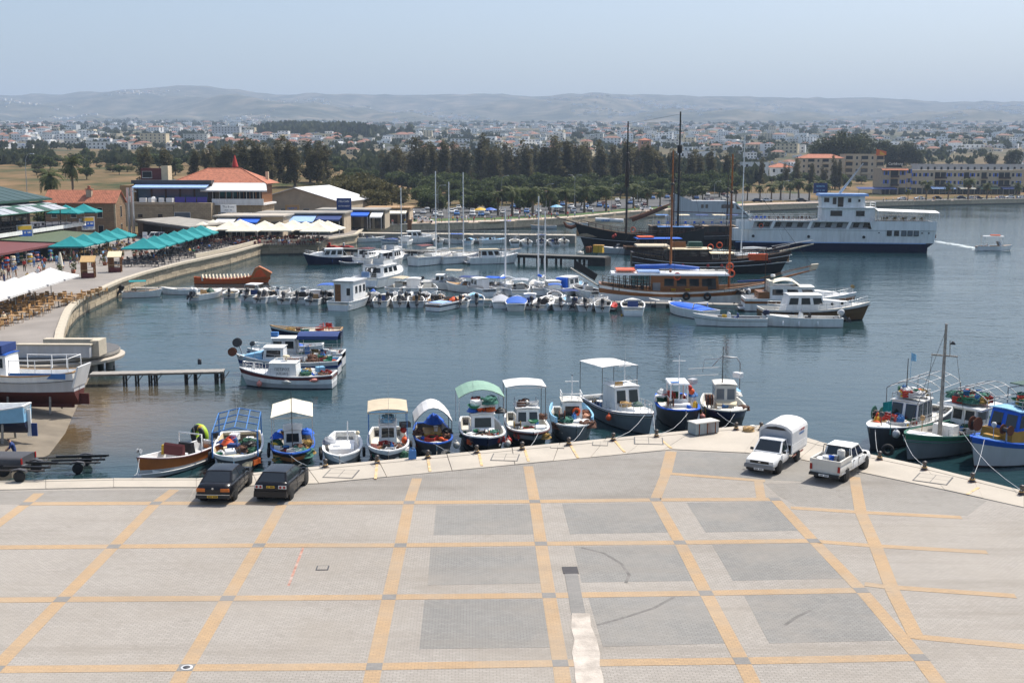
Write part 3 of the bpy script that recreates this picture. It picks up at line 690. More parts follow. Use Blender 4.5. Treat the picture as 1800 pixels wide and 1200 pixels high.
def outboard(t,x,y,z,col='black',s=1.0,tilt=.0,leg='darkgrey'):
 """outboard engine on a transom at (x,y,z): cowl aft of it, leg into the water"""
 c,n = math.cos(tilt),math.sin(tilt);T = lambda p: (x+s*(p[0]*c-p[2]*n),y+s*p[1],z+s*(p[0]*n+p[2]*c))
 prof = [(-.16,.08,.11),(-.19,.16,.15),(-.2,.30,.16),(-.18,.42,.14),(-.14,.48,.07)];rings = []
 for (cx,zz,w) in prof:
  l = w*1.55;rings.append([T((cx+l*math.cos(a),w*math.sin(a),zz)) for a in [2*math.pi*k/10 for k in range(10)]])
 o = MB().rings(rings).build('outboard_motor',col,t)
 b = MB();q = [[T((cx+dx*w,dy*ww,zz)) for dx,dy in ((-1,-1),(1,-1),(1,1),(-1,1))] for cx,zz,w,ww in ((-.16,.1,.13,.09),(-.17,-.25,.09,.05),(-.18,-.5,.08,.04),(-.18,-.72,.05,.02))]
 b.rings(q,smooth=False);b.slab(*[T(p) for p in ((-.36,-.12,-.42),(-.36,.12,-.42),(-.06,.12,-.42),(-.06,-.12,-.42))],t=.02);b.build('leg',leg,o)
 b = MB();b.cyl(T((-.26,0,-.56)),T((-.34,0,-.56)),.03*s,n=6)
 for k in range(3):
  a = 2*math.pi*k/3;b.slab(T((-.31,.02*math.cos(a),-.56+.02*math.sin(a))),T((-.33,.13*math.cos(a+.3),-.56+.13*math.sin(a+.3))),T((-.31,.14*math.cos(a),-.56+.14*math.sin(a))),T((-.29,.03*math.cos(a-.3),-.56+.03*math.sin(a-.3))),t=.012)
 b.build('propeller','darkgrey',o)
 b = MB();b.hexa([T(p) for p in ((-.06,-.12,-.2),(.06,-.12,-.2),(.06,.12,-.2),(-.06,.12,-.2),(-.06,-.12,.1),(.06,-.12,.1),(.06,.12,.1),(-.06,.12,.1))]);b.build('bracket','grey',o)
 return o
def windscreen(t,x,w,z,h=.38,rake=.3,mat='clearpane',wrap=.5,frame='steel'):
 pts = [(x-wrap,-w/2),(x,-w*.32),(x+.06,0),(x,w*.32),(x-wrap,w/2)]
 f = MB().tube([(p[0]-rake,p[1]*.9,z+h) for p in pts],.018).build('windscreen',frame,t)
 for p,q in zip(pts,pts[1:]): MB().slab((p[0],p[1],z),(q[0],q[1],z),(q[0]-rake,q[1]*.9,z+h),(p[0]-rake,p[1]*.9,z+h),t=.015).build('pane',mat,f)
def console(t,x,z,mat='white',w=.6,screen=True):
 c = MB().hexa([(x-.3,-w/2,z),(x+.3,-w/2,z),(x+.3,w/2,z),(x-.3,w/2,z),(x-.2,-w/2+.04,z+.8),(x+.1,-w/2+.04,z+.95),(x+.1,w/2-.04,z+.95),(x-.2,w/2-.04,z+.8)]).build('console',mat,t)
 MB().torus((x-.3,0,z+.72),.15,.018,'x',10,5).build('wheel','black',c)
 if screen: MB().slab((x+.1,-w/2+.04,z+.93),(x+.1,w/2-.04,z+.93),(x-.1,w/2-.08,z+1.25),(x-.1,-w/2+.08,z+1.25),t=.012).build('screen','clearpane',c)
 return c
def seat(t,x,z,w=.9,mat='white',back=True,l=.45,h=.4):
 o = MB().box(x-l/2,x+l/2,-w/2,w/2,z,z+h,.03,.03).build('seat',mat,t)
 if back: MB().box(x-l/2-.02,x-l/2+.1,-w/2,w/2,z+h-.01,z+h+.4,.02,.05).build('backrest',mat,o)
 return o
def thwart(t,h,s,z=None,mat='wood',l=.22):
 z = h.g(s)-.14 if z is None else z;MB().box(h.x(s)-l/2,h.x(s)+l/2,-h.w(s)+.06,h.w(s)-.06,z,z+.04).build('thwart',mat,t)
def lifering(t,c,axis='x',r=.3,mat='brightorange'):
 return MB().torus(c,r,.075,axis,14,6).build('life_ring',mat,t)
def stay(t,a,b,r=.012,mat='darksteel',name='stay'): return MB().cyl(a,b,r,n=4,caps=False).build(name,mat,t)
def hatch(t,x,y,z,l=.6,w=.6,mat='white',h=.1): return MB().box(x-l/2,x+l/2,y-w/2,y+w/2,z,z+h,.03,.03).build('hatch',mat,t)

# ------------------------------------------------------------ loose gear: every piece is a thing of its own
GEAR = {}
def gear(kind,col,p,rz=0,s=1.0,where='',group=None):
 """kind of loose item in colour col standing at world point p"""
 key = (kind,col)
 if key not in GEAR:
  b = MB();r = random.Random(sum(map(ord,kind)))
  mats = [col]
  if kind == 'bucket': b.lathe([(.10,0),(.15,.3),(.155,.3),(.14,.29),(.095,.03),(.01,.03)],n=12)
  elif kind == 'drum': b.lathe([(.18,0),(.2,.04),(.2,.5),(.17,.55),(.05,.56),(.05,.6),(.01,.6)],n=12)
  elif kind == 'crate':
   for z in (.02,.12,.22):
    for sg in (-1,1): b.box(-.3,.3,sg*.2-.012,sg*.2+.012,z,z+.08);b.box(sg*.3-.012,sg*.3+.012,-.188,.188,z,z+.08)
   b.box(-.29,.29,-.19,.19,0,.02)
   for sx in (-1,1):
    for sy in (-1,1): b.box(sx*.285-.03,sx*.285+.03,sy*.185-.03,sy*.185+.03,0,.3)
  elif kind == 'box': b.box(-.3,.3,-.22,.22,0,.3);b.box(-.31,.31,-.23,.23,.305,.36,.02,.02)
  elif kind == 'cool_box': b.box(-.32,.32,-.2,.2,0,.34,-.02,-.02);b.box(-.35,.35,-.23,.23,.345,.41,.03,.03);b.m(0)
  elif kind == 'jerrycan': b.box(-.16,.16,-.09,.09,0,.38,.01,.01);b.box(-.14,.0,-.07,.07,.38,.43,.02,.02);b.cyl((.09,0,.38),(.1,0,.46),.035,n=8);b.tube([(-.12,0,.43),(-.08,0,.5),(.04,0,.5),(.07,0,.43)],.018)
  elif kind == 'buoy': b.ball((0,0,.2),(.2,.2,.22),12,8);b.cyl((0,0,.4),(0,0,.5),.05,.04,8)
  elif kind == 'float': b.ball((0,0,.1),(.22,.1,.1),10,6);b.cyl((-.27,0,.1),(.27,0,.1),.03,n=6)
  elif kind in ('net_heap','rope_heap','tarpaulin'):
   rings = [];m = 9
   for j in range(m+1):
    v = j/m;rr = (1-v)**.6
    rings.append([(1.0*rr*.45*(1+.35*noise.noise((math.cos(a)*2,math.sin(a)*2,v*3+len(col))))*math.cos(a),.36*rr*(1+.35*noise.noise((math.cos(a)*2+5,math.sin(a)*2,v*3)))*math.sin(a),.32*v**.8*(1+.3*noise.noise((math.cos(a)*3,math.sin(a)*3,v*4)))) for a in [2*math.pi*k/14 for k in range(14)]])
   b.rings(rings)
   if kind != 'tarpaulin':
    for k in range(5):
     ph = r.uniform(0,6);b.tube([(.42*math.cos(ph+t*1.2)*(1-t*.06),.33*math.sin(ph+t*1.2)*(1-t*.06),.06+.25*abs(math.sin(t*1.5+k))*.9) for t in [i*.35 for i in range(12)]],.022)
  elif kind == 'rope_coil':
   for q in range(4): b.torus((0,0,.03+.045*q),.2-.012*q,.028,'z',14,5)
  elif kind == 'chair':
   b.box(-.22,.22,-.22,.22,.4,.44);b.box(-.24,-.2,-.21,.21,.44,.82)
   for sx in (-1,1):
    for sy in (-1,1): b.cyl((sx*.19,sy*.19,.4),(sx*.22,sy*.22,0),.02,n=5)
   for sy in (-1,1): b.box(-.2,.2,sy*.22-.02,sy*.22+.02,.6,.64)
  elif kind == 'basin': b.lathe([(.22,0),(.34,.16),(.35,.16),(.31,.14),(.2,.02),(.01,.02)],n=14)
  elif kind == 'basket':
   for q in range(5): b.torus((0,0,.04+.06*q),.2+.015*q,.03,'z',14,5)
   b.lathe([(.01,0),(.19,0),(.25,.28),(.24,.28),(.17,.03),(.01,.03)],n=14)
  elif kind == 'gas_bottle': b.lathe([(.13,0),(.15,.03),(.15,.38),(.08,.47),(.06,.5),(.1,.52),(.1,.6),(.01,.6)],n=12)
  elif kind == 'lamp': b.lathe([(.02,0),(.02,.9),(.12,.95),(.16,1.1),(.1,1.22),(.01,1.24)],n=10)
  elif kind == 'plank': b.box(-1.1,1.1,-.11,.11,0,.05)
  elif kind == 'flag_pole': b.cyl((0,0,0),(0,0,2.2),.02,n=6);b.sheet([[(0+.001,.05*math.sin(i),1.5+.0),(.0,.0,2.1)] for i in range(1)]+[[(.12*k,.06*math.sin(k*1.3),1.45-.02*k),(.12*k,.06*math.sin(k*1.3+.4),2.1-.04*k)] for k in range(1,6)],.01)
  elif kind == 'tyre': b.torus((0,0,.28),.22,.09,'x',16,7)
  elif kind == 'fender': b.ball((0,0,.3),(.12,.12,.3),10,8);b.cyl((0,0,.58),(0,0,.95),.012,n=5)
  elif kind == 'oar': b.cyl((-1.2,0,.05),(.8,0,.05),.025,n=6);b.box(.8,1.3,-.09,.09,.035,.065)
  GEAR[key] = b.build(kind,mats);o = GEAR[key]
 else: o = share(GEAR[key],name=kind)
 o.location = p;o.rotation_euler = (0,0,rz);o.scale = (s,s,s)
 nm = {'net_heap': 'heap of fishing net','rope_heap': 'tangled heap of rope','float': 'oval net float','gas_bottle': 'gas bottle','rope_coil': 'coil of rope','cool_box': 'cool box','flag_pole': 'flag on a short pole','lamp': 'fishing lamp on a stalk'}.get(kind,kind.replace('_',' '))
 cn = COLN.get(col,col)
 return tag(o,f'{cn} {nm} {where}'.strip(),nm.split(' of ')[-1] if ' of ' in nm and kind != 'rope_heap' else kind.replace('_',' '),group or ('loose gear '+where if where else 'loose gear'))
COLN = {'netbrown': 'dark brown','netgreen': 'green','netgold': 'golden','nylon': 'sea green','brightorange': 'bright orange','straw': 'straw coloured','lightgrey': 'light grey','darkgrey': 'dark grey','brightblue': 'bright blue','midblue': 'blue','offwhite': 'off white','lightblue': 'light blue','paleblue': 'pale blue','rubber': 'black rubber','wood': 'brown wooden','greywood': 'weathered wooden','palegreen': 'pale green','navycloth': 'navy blue','darkgreen': 'dark green','tan': 'tan','greycloth': 'grey','rust': 'rust red','rattan': 'rattan','whitecloth': 'white'}
WHERE = {}
def on(t,x,y,z):
 c,n = math.cos(t.rotation_euler.z),math.sin(t.rotation_euler.z);return Vector((t.location.x+x*c-y*n,t.location.y+x*n+y*c,t.location.z+z))
def put(t,kind,col,x,y,z,rz=0,s=1.0):
 w = WHERE[t.name];return gear(kind,col,on(t,x,y,z),t.rotation_euler.z+rz,s,w,'gear '+w)
def mess(t,x0,x1,w,z,n,seed,kinds,s=(.85,1.45)):
 r = random.Random(seed);n = int(n*1.8);z += .16
 for i in range(n):
  k,c = r.choice(kinds);put(t,k,c,r.uniform(x0,x1),r.uniform(-w/2,w/2),z+(.0 if i < n*.6 else r.uniform(.05,.25)),r.uniform(0,6.28),r.uniform(*s))
def boat(name,label,where,loc,rz,cat='boat',group=None):
 t = thing(name,label,cat,loc,rz,group);WHERE[t.name] = where;return t
def bp(bx,by,sx,sy,z=WATER):
 """centre, heading and length of a boat from its bow and stern at water level"""
 b = W(bx,by,z);s = W(sx,sy,z);d = b-s;c = (b+s)/2;return Vector((c.x,c.y,WATER)),math.atan2(d.y,d.x),d.length

# ------------------------------------------------------------ fishing boats moored bow-to along the near quay
NETS = [('net_heap','netbrown'),('net_heap','netgreen'),('rope_heap','netgold'),('bucket','white'),('bucket','midblue'),('crate','lightgrey'),('basin','green'),('float','offwhite'),('rope_coil','straw'),('jerrycan','midblue'),('bucket','green'),('crate','red'),('float','brightorange'),('box','white'),('net_heap','nylon')]
GR = 'fishing boats moored along the quay'  # grey and dark sides on the white boats have bow shade in the colour
def tyre_on(t,h,s,sg,z=-.25):
 w = h.w(s)+.12;put(t,'tyre','rubber',h.x(s),sg*w,h.g(s)+z-.3,R(90),1.0)
def line_to(t,x,y,z,px,py,name='mooring_rope'):
 a = on(t,x,y,z);b = W(px,py,.3);m = (a+b)/2-Vector((0,0,.35)); 
 o = MB().tube([a,a.lerp(m,.5)-Vector((0,0,.08)),m,m.lerp(b,.5)-Vector((0,0,.05)),b],.014).build(name,'lightgrey');tag(o,'slack mooring rope from '+WHERE[t.name].replace('on ','',1)+' to the quay','rope','mooring ropes')
# 1 orange and white open boat
c,a,L = bp(243,822,372,778,-.5)
t = boat('open_boat','open white boat with orange hull band and high maroon seat back','in the orange banded open boat',c,a,group=GR);L = 6.4
h = hull(t,L,2.1,.85,.55,.05,cols=('darkgrey','lightgrey','hullorange','hullorange'),rim='white',deck='white',floor=.5,fore=.86,tr=.8,band=(.45,.8));strake(t,h,'white',.3,.03)
strake(t,h,'maroon',1.0,.025)
s_ = MB().box(-.35,.25,-.6,.6,h.fz,h.fz+.55,.03,.03).build('seat_box','white',t)
MB().ext([(.05,h.fz+.5),(.3,h.fz+.5),(.25,h.fz+1.05),(.16,h.fz+1.16),(.05,h.fz+1.1)],-.68,.68).build('backrest','maroon',t)
MB().box(-.05,.25,-.9,-.69,h.fz+.45,h.fz+1.0,.02,.03).build('side_cushion','yellow',t)
MB().tube([(-1.2,-.85,h.g(.3)),(-1.25,-.82,h.g(.3)+.95),(-1.25,.82,h.g(.3)+.95),(-1.2,.85,h.g(.3))],.05).build('arch','white',t)
MB().hexa([(-1.1,-.5,h.fz),(-.5,-.5,h.fz),(-.5,.5,h.fz),(-1.1,.5,h.fz),(-1.0,-.45,h.fz+1.0),(-.75,-.45,h.fz+1.0),(-.75,.45,h.fz+1.0),(-1.0,.45,h.fz+1.0)]).build('console','black',t)
antenna(t,-1.25,.3,h.g(.3)+.95,.6);outboard(t,-L/2-.05,0,h.g(0)+.05,'black',1.1)
MB().cyl((L/2-.25,0,1.3),(L/2-.2,0,1.75),.03,n=6).build('anchor_post','steel',t);reel(t,L/2-.22,0,1.72,.13,.2,'lightgrey')
for k,cc,x,y in (('net_heap','netgold',1.3,.1),('rope_coil','yellow',1.7,.2),('jerrycan','brightorange',1.0,-.35),('float','green',1.6,-.3),('bucket','brightorange',2.0,.0)): put(t,k,cc,x,y,h.fz+.02,.6,.9)
line_to(t,L/2-.2,0,1.35,236,835)
# inflatable towables tied behind it
o = thing('inflatable_ring','lime black and turquoise inflatable towing ring afloat behind the orange banded boat','inflatable',W(352,775,WATER)+Vector((0,0,.05)),.9)
MB().torus((0,0,.35),.5,.24,'x',18,8).build('tube','lime',o);MB().torus((-.12,0,.35),.5,.2,'x',18,6).build('inner_tube','black',o)
for q in range(4):
 g_ = q*1.57+.4;MB().ball((-.05,.52*math.cos(g_),.35+.52*math.sin(g_)),(.28,.22,.22),8,5).build('panel',('teal','yellow','lightblue','lime')[q],o)
put(t,'buoy','black',-L/2+.5,-.5,h.fz+.5)
# 2 boat with blue awning frame
c,a,L = bp(411,812,424,757,-.3)
t = boat('fishing_boat','white fishing boat with bare blue awning frame and cluttered deck','on the boat with the blue frame',c,a,group=GR)
h = hull(t,L,2.9,.9,.35,.05,cols=('black','darkhull','darkhull','white'),rim='white',deck='cream',floor=.55,fore=.9,tr=.82,full=3.2)
frame_(t,-L/2+.9,L/2-1.5,2.5,2.35,.9,'midblue',.28,4,.045)
antenna(t,-.2,0,2.6,2.3);MB().box(-.4,.9,-.55,.55,h.fz,h.fz+.5,.03,.03).build('engine_box','white',t)
reel(t,1.6,0,h.fz+.75,.2,.4,'darksteel','y',(1.6,0,h.fz))
for k,cc,x,y,z in (('net_heap','netgreen',.6,.95,.3),('tarpaulin','brightorange',-.8,-.6,.55),('tarpaulin','navycloth',-1.3,-1.0,.4),('basin','white',1.1,-.9,.2),('bucket','green',2.2,-.5,.0),('drum','lightgrey',1.9,-.95,0),('crate','orange',1.9,1.0,0),('crate','midblue',1.7,.6,.02),('box','navycloth',.4,-.2,.5),('net_heap','black',-.2,.7,.5),('jerrycan','midblue',1.3,.3,.0),('box','white',-2.2,-.3,.5),('tarpaulin','lightgrey',.9,-.95,.3),('rope_heap','lightblue',2.5,.2,0)): put(t,k,cc,x,y,h.fz+z,x*3,1.05)
mess(t,-2.2,2.0,2.0,h.fz+.1,9,5,NETS)
for s_ in (.25,.45,.65): tyre_on(t,h,s_,-1)
# 3 cream awning
c,a,L = bp(513,806,516,752,-.3)
t = boat('fishing_boat','blue rimmed fishing boat under a peaked cream awning','on the boat with the cream peaked awning',c,a,group=GR)
h = hull(t,L,2.6,.85,.4,.05,cols=('black','blackhull','varnish','blackhull'),rim='blue',deck='greywood',floor=.5,fore=.93,tr=.7,full=2.8,rimw=.16)
canopy(t,-L/2+.8,.9,2.4,2.75,'canvas',.32,True,.8,valance=.1,sag=.05);mast(t,.95,0,h.fz,4.3,.03,'darksteel')
cabin(t,-1.6,.1,1.1,h.fz,1.35,'white','white',.2,front=1,side=1)
for k,cc,x,y,z in (('tarpaulin','brightblue',-.4,-.9,.9),('tarpaulin','brightblue',-.7,.85,1.0),('net_heap','netgold',.2,.9,.5),('net_heap','netgreen',-.2,-.95,.5),('chair','white',1.1,-.75,0),('crate','lightgrey',1.8,.2,0),('box','cream',2.3,.25,.1),('float','yellow',.4,-1.05,.6),('jerrycan','midblue',2.2,-.4,.0),('bucket','netbrown',1.4,.7,0),('net_heap','netbrown',.9,-.1,.1)): put(t,k,cc,x,y,h.fz+z,x*2.3)
mess(t,.3,2.4,1.6,h.fz,12,8,NETS);tyre_on(t,h,.4,-1);tyre_on(t,h,.6,-1);line_to(t,L/2-.3,-.2,1.2,572,816)
# 4 white open boat
c,a,L = bp(597,807,606,757,-.4)
t = boat('open_boat','plain white open boat with white engine box and round bow','in the plain white open boat',c,a,group=GR)
h = hull(t,L,2.35,.75,.3,.1,cols=('black','greyhull','white','white'),rim='white',deck='white',floor=.4,fore=.93,tr=.55,full=2.4,rimw=.14)
MB().box(-.2,1.1,-.75,.75,h.fz,h.fz+.55,.04,.04).build('engine_box','white',t);MB().box(-1.9,-.35,-.7,.7,h.fz,h.fz+.35,.03,.03).build('fish_hold','white',t)
hatch(t,.4,-.3,h.fz+.555,.5,.45);mast(t,-1.7,.25,h.fz,1.9,.05,'white');o = mast(t,1.0,.95,.7,1.75,.025,'offwhite');MB().ball((1.0,.95,1.82),.13,8,6).build('lamp','cream',o)
put(t,'tarpaulin','greycloth',-.7,-.8,h.fz+.5,.3,1.2);put(t,'rope_heap','straw',1.7,.2,h.fz,.2,.9);put(t,'rope_coil','lightgrey',1.6,-.3,h.fz);put(t,'tarpaulin','darkgrey',-1.2,-.85,h.fz+.3,1,.8)
tyre_on(t,h,.5,-1);tyre_on(t,h,.65,-1);tyre_on(t,h,.55,1);line_to(t,L/2-.3,-.4,1.0,663,812)
# 5 beige awning
c,a,L = bp(683,800,681,749,-.3)
t = boat('fishing_boat','white fishing boat under flat beige awning with faded blue edges','on the boat with the flat beige awning',c,a,group=GR)
h = hull(t,L,2.5,.9,.3,.05,cols=('black','blackhull','darkhull','white'),rim='white',deck='offwhite',floor=.5,fore=.93,tr=.75,full=3)
canopy(t,-L/2+1.1,.7,2.35,2.9,'beige',.14,False,.9,post='midblue',valance=.12,sag=.08);MB().box(.705,.73,-1.1,1.1,2.84,2.91).build('edge_trim','lightblue',t)
cabin(t,-1.5,.0,1.1,h.fz,1.5,'white','white',.15,front=1,side=1);antenna(t,.75,.05,1.0,4.2);rail(t,[(-1.4,-.5,h.fz+1.62),(-.1,-.5,h.fz+1.62),(-.1,.5,h.fz+1.62),(-1.4,.5,h.fz+1.62)],.25,'lightgrey',.02)
put(t,'rope_heap','lightblue',-.5,0,h.fz+1.66,0,1.2);put(t,'net_heap','netgold',-.9,.1,h.fz+1.64)
for k,cc,x,y,z in (('buoy','brightorange',-.3,1.0,.3),('buoy','red',-.9,.95,.8),('chair','pink',1.5,-.7,0),('tarpaulin','salmon',1.9,-.45,.0),('bucket','green',2.3,.8,.0),('box','whitecloth',1.6,.9,.15),('crate','red',1.5,.3,0),('net_heap','netgreen',.6,-.3,.2),('net_heap','nylon',.6,.5,.2),('bucket','midblue',2.4,.2,0),('crate','darkgrey',-.8,1.05,1.2)): put(t,k,cc,x,y,h.fz+z,x*1.7)
mess(t,.3,2.3,1.7,h.fz,12,12,NETS);reel(t,1.3,-.1,h.fz+.6,.18,.35,'darksteel','y',(1.3,-.1,h.fz));tyre_on(t,h,.5,1)
# blue can on the quay
gear('jerrycan','midblue',W(725,806,.06),.3,1.25,'standing on the quay edge near the flat beige awning','things left on the quay')
# 6 white arched canopy
c,a,L = bp(768,786,755,740,-.3)
t = boat('fishing_boat','small fishing boat under a rounded white hood with blue rim','on the boat with the rounded white hood',c,a,group=GR)
h = hull(t,L,2.4,.85,.35,.05,cols=('black','darkhull','darkhull','darkhull'),rim='blue',deck='greywood',floor=.5,fore=.88,tr=.75,full=2.8,fdeck='offwhite')
canopy(t,-L/2+1.3,.6,2.3,1.9,'whitecloth',.85,False,.9,post='darksteel',ribs=2)
MB().box(-1.6,.3,-.6,.6,h.fz,h.fz+.7,.03,.05).build('engine_box','ochre',t)
put(t,'tarpaulin','brightblue',-2.0,.2,h.fz+.9,0,1.7)
for k,cc,x,y,z in (('bucket','white',-.4,.2,.72),('jerrycan','red',.9,-.9,.1),('jerrycan','brightblue',.8,-.65,.2),('crate','nylon',1.4,.4,0),('crate','lightblue',1.5,0,0),('net_heap','netbrown',-.2,-.9,.6),('net_heap','black',-.5,.9,.5)): put(t,k,cc,x,y,h.fz+z,x)
mess(t,-1.2,1.5,1.7,h.fz+.1,7,21,NETS);line_to(t,L/2-.2,-.2,1.2,838,792);put(t,'buoy','offwhite',1.0,1.35,.3)
# 7 green arched canopy
c,a,L = bp(858,780,838,732,-.3)
t = boat('fishing_boat','white cabin fishing boat with curved green awning and gear piled on the roof','on the boat with the curved green awning',c,a,group=GR)
h = hull(t,L,2.8,.95,.4,.05,cols=('black','black','navy','navy'),rim='white',deck='offwhite',floor=.45,fore=.8,tr=.75,full=3,fdeck='white')
canopy(t,-L/2+.4,-.2,2.9,3.0,'palegreen',.5,False,.9,post='lightgrey',ribs=1)
cabin(t,-1.4,.7,1.5,h.fz,1.55,'white','white',.25,front=1,side=2);antenna(t,-.8,-.5,h.fz+1.6,3.2)
MB().hexa([(.7,-.7,h.fz),(1.3,-.65,h.fz),(1.3,.65,h.fz),(.7,.7,h.fz),(.7,-.7,h.fz+.75),(1.1,-.65,h.fz+.6),(1.1,.65,h.fz+.6),(.7,.7,h.fz+.75)]).build('fore_hatch','white',t)
for k,cc,x,y in (('buoy','red',-.2,-.4),('net_heap','netgold',-.5,.3),('float','brightorange',0,.1),('bucket','yellow',-.6,-.1),('buoy','pink',-.7,-.55),('tarpaulin','blue',.0,-.6),('rope_heap','orange',-.1,.5),('basket','tan',-.4,-.1),('buoy','brightorange',.1,-.15),('jerrycan','green',-.9,.2)): put(t,k,cc,x,y,h.fz+1.68,x*4)
mess(t,-.6,.3,1.2,h.fz+1.8,8,33,NETS+[('buoy','orange'),('float','yellow')])
for k,cc,x,y,z in (('crate','red',1.5,.5,.1),('crate','brightorange',2.0,-.75,.1),('buoy','red',1.4,1.5,-.1),('buoy','offwhite',1.7,1.4,-.2),('net_heap','netgreen',.5,-1.1,.2),('tarpaulin','black',-1.2,1.3,1.3),('crate','red',1.6,.9,.1)): put(t,k,cc,x,y,h.fz+z,x)
mess(t,1.2,2.6,1.6,h.fz+.15,12,31,NETS);reel(t,1.7,-.2,h.fz+.75,.22,.4,'darksteel','y',(1.7,-.2,h.fz))
# 8 white canopy
c,a,L = bp(938,769,916,724,-.3)
t = boat('fishing_boat','white cabin fishing boat under flat white canopy on thin posts','on the boat with the flat white canopy',c,a,group=GR)
h = hull(t,L,2.7,.95,.35,.05,cols=('black','blackhull','greyhull','blackhull'),rim='white',deck='offwhite',floor=.45,fore=.8,tr=.75,full=3);strake(t,h,'maroon',.93,.03)
canopy(t,-L/2+.6,-.6,2.6,3.3,'whitecloth',.14,False,.9,post='darksteel',valance=.08)
cabin(t,-1.5,.6,1.5,h.fz,1.55,'white','white',.3,front=2,side=2);rail(t,[(-1.3,-.7,h.fz+1.65),(.2,-.7,h.fz+1.65),(.2,.7,h.fz+1.65),(-1.3,.7,h.fz+1.65)],.35,'lightgrey',.02)
for k,cc,x,y,z in (('net_heap','netbrown',-.3,-.3,1.66),('basin','white',-.3,.4,1.72),('net_heap','rust',-.8,-.1,1.66),('float','offwhite',-.1,0,1.85),('bucket','midblue',.9,.5,.55),('basin','green',.9,.3,.8),('bucket','white',1.6,.1,0),('basket','netbrown',1.6,.7,0),('drum','white',2.0,-.2,0),('drum','navycloth',2.0,-.8,0),('net_heap','netbrown',-1.6,1.1,.5)): put(t,k,cc,x,y,h.fz+z,x)
MB().box(.65,1.3,-.6,.6,h.fz,h.fz+.55,.03,.03).build('fore_hatch','white',t);mess(t,1.1,2.4,1.7,h.fz,10,41,NETS);reel(t,1.3,-.75,h.fz+.8,.22,.4,'netgold','y',(1.3,-.75,h.fz));line_to(t,L/2-.2,.3,1.2,918,786)
# 9 blue flanked with cross mast
c,a,L = bp(1014,757,996,716,-.3)
t = boat('fishing_boat','white wheelhouse fishing boat with light blue bulwarks and short cross mast','on the boat with light blue bulwarks',c,a,group=GR)
h = hull(t,L,2.75,.95,.3,.1,cols=('black','greyhull','greyhull','greyhull'),rim='white',deck='offwhite',floor=.4,fore=.82,tr=.7,full=3)
b = MB()
for sg in (-1,1): b.rings([[(h.x(s),sg*(h.w(s)+.03),h.g(s)),(h.x(s),sg*(h.w(s)-.09),h.g(s)),(h.x(s),sg*(h.w(s)-.09),h.g(s)+.42),(h.x(s),sg*(h.w(s)+.03),h.g(s)+.42)][::sg] for s in [.05+.07*i for i in range(11)]],smooth=False)
b.build('bulwark','lightblue',t)
cabin(t,-1.2,.5,1.35,h.fz,1.6,'white','offwhite',.15,front=1,side=2,zf=(.45,.85));crossmast(t,.1,h.fz+1.65,h.fz+3.3,arm=.45)
rail(t,[(-1.1,-.65,h.fz+1.7),(.3,-.65,h.fz+1.7),(.3,.65,h.fz+1.7),(-1.1,.65,h.fz+1.7)],.45,'white',.03);lifering(t,(.57,.25,h.fz+1.05),'x',.2)
MB().box(.5,1.5,-.55,.55,h.fz,h.fz+.6,.05,.05).build('fore_hatch','white',t)
reel(t,1.3,-.75,h.fz+1.0,.3,.35,'rust','y',(1.3,-.75,h.fz))
for k,cc,x,y,z in (('net_heap','rust',-.9,.95,.5),('net_heap','salmon',-.3,.98,.4),('bucket','red',1.0,-1.1,.3),('net_heap','netgreen',-.2,-1.0,.4),('rope_coil','straw',2.0,.3,.0),('float','yellow',.5,-1.0,.3)): put(t,k,cc,x,y,h.fz+z,x)
mess(t,.6,2.2,1.7,h.fz,6,51,NETS);line_to(t,L/2-.3,.5,1.2,990,779)
# 10 white cabin cruiser with flat canopy
c,a,L = bp(1146,746,1045,700,-.5)
t = boat('cabin_cruiser','white cabin cruiser with big square flat canopy and orange buoy on its side','on the white cruiser with the square canopy',c,a,group=GR)
h = hull(t,L,2.8,1.0,.5,.05,cols=('black','greyhull','greyhull','white'),rim='white',deck='white',floor=.3,fore=.55,tr=.85,full=2.6,rimw=.1);strake(t,h,'black',.88,.04);strake(t,h,'maroon',1.0,.02)
cabin(t,-1.1,1.0,1.9,h.fz+.1,1.75,'white','white',.3,front=2,side=0,zf=(.42,.9));canopy(t,-L/2+.3,-.3,2.7,3.75,'whitecloth',.08,False,.9,post='darksteel',ribs=1,slope=.15)
crossmast(t,.35,h.fz+1.95,h.fz+3.6,arm=.45);rail(t,[(-1.0,-.85,h.fz+1.92),(.6,-.85,h.fz+1.92),(.6,.85,h.fz+1.92),(-1.0,.85,h.fz+1.92)],.35,'steel',.02);antenna(t,-.8,.6,h.fz+1.9,2.8)
MB().slab((.45,-.75,h.fz+1.98),(.45,-.15,h.fz+1.98),(.38,-.15,h.fz+2.2),(.38,-.75,h.fz+2.2),t=.03).build('name_board','ochre',t)
MB().hexa([(1.0,-.85,1.0),(2.9,-.35,1.2),(2.9,.35,1.2),(1.0,.85,1.0),(1.0,-.75,1.42),(2.6,-.3,1.4),(2.6,.3,1.4),(1.0,.75,1.42)]).build('coachroof','white',t)
o = MB().cyl((.2,-1.0,1.0),(.2,-.85,1.0),.13,n=10).build('porthole','glass',t);bowrail(t,h,.62,.97,.55);siderail(t,h,.3,.6,.55)
for k,cc,x,y,z in (('buoy','brightorange',1.2,-1.55,.5),('rope_heap','straw',1.3,-.35,1.4),('tarpaulin','darkgreen',1.5,.4,1.4),('crate','midblue',-2.2,-.7,h.fz),('bucket','navycloth',-2.0,-.9,h.fz+.1),('tarpaulin','whitecloth',-2.3,-.2,h.fz+.5),('jerrycan','ochre',-2.5,-.9,h.fz)): put(t,k,cc,x,y,z,x)
line_to(t,L/2-.4,-.3,1.4,1078,770);line_to(t,L/2-.2,.2,1.4,1154,764)
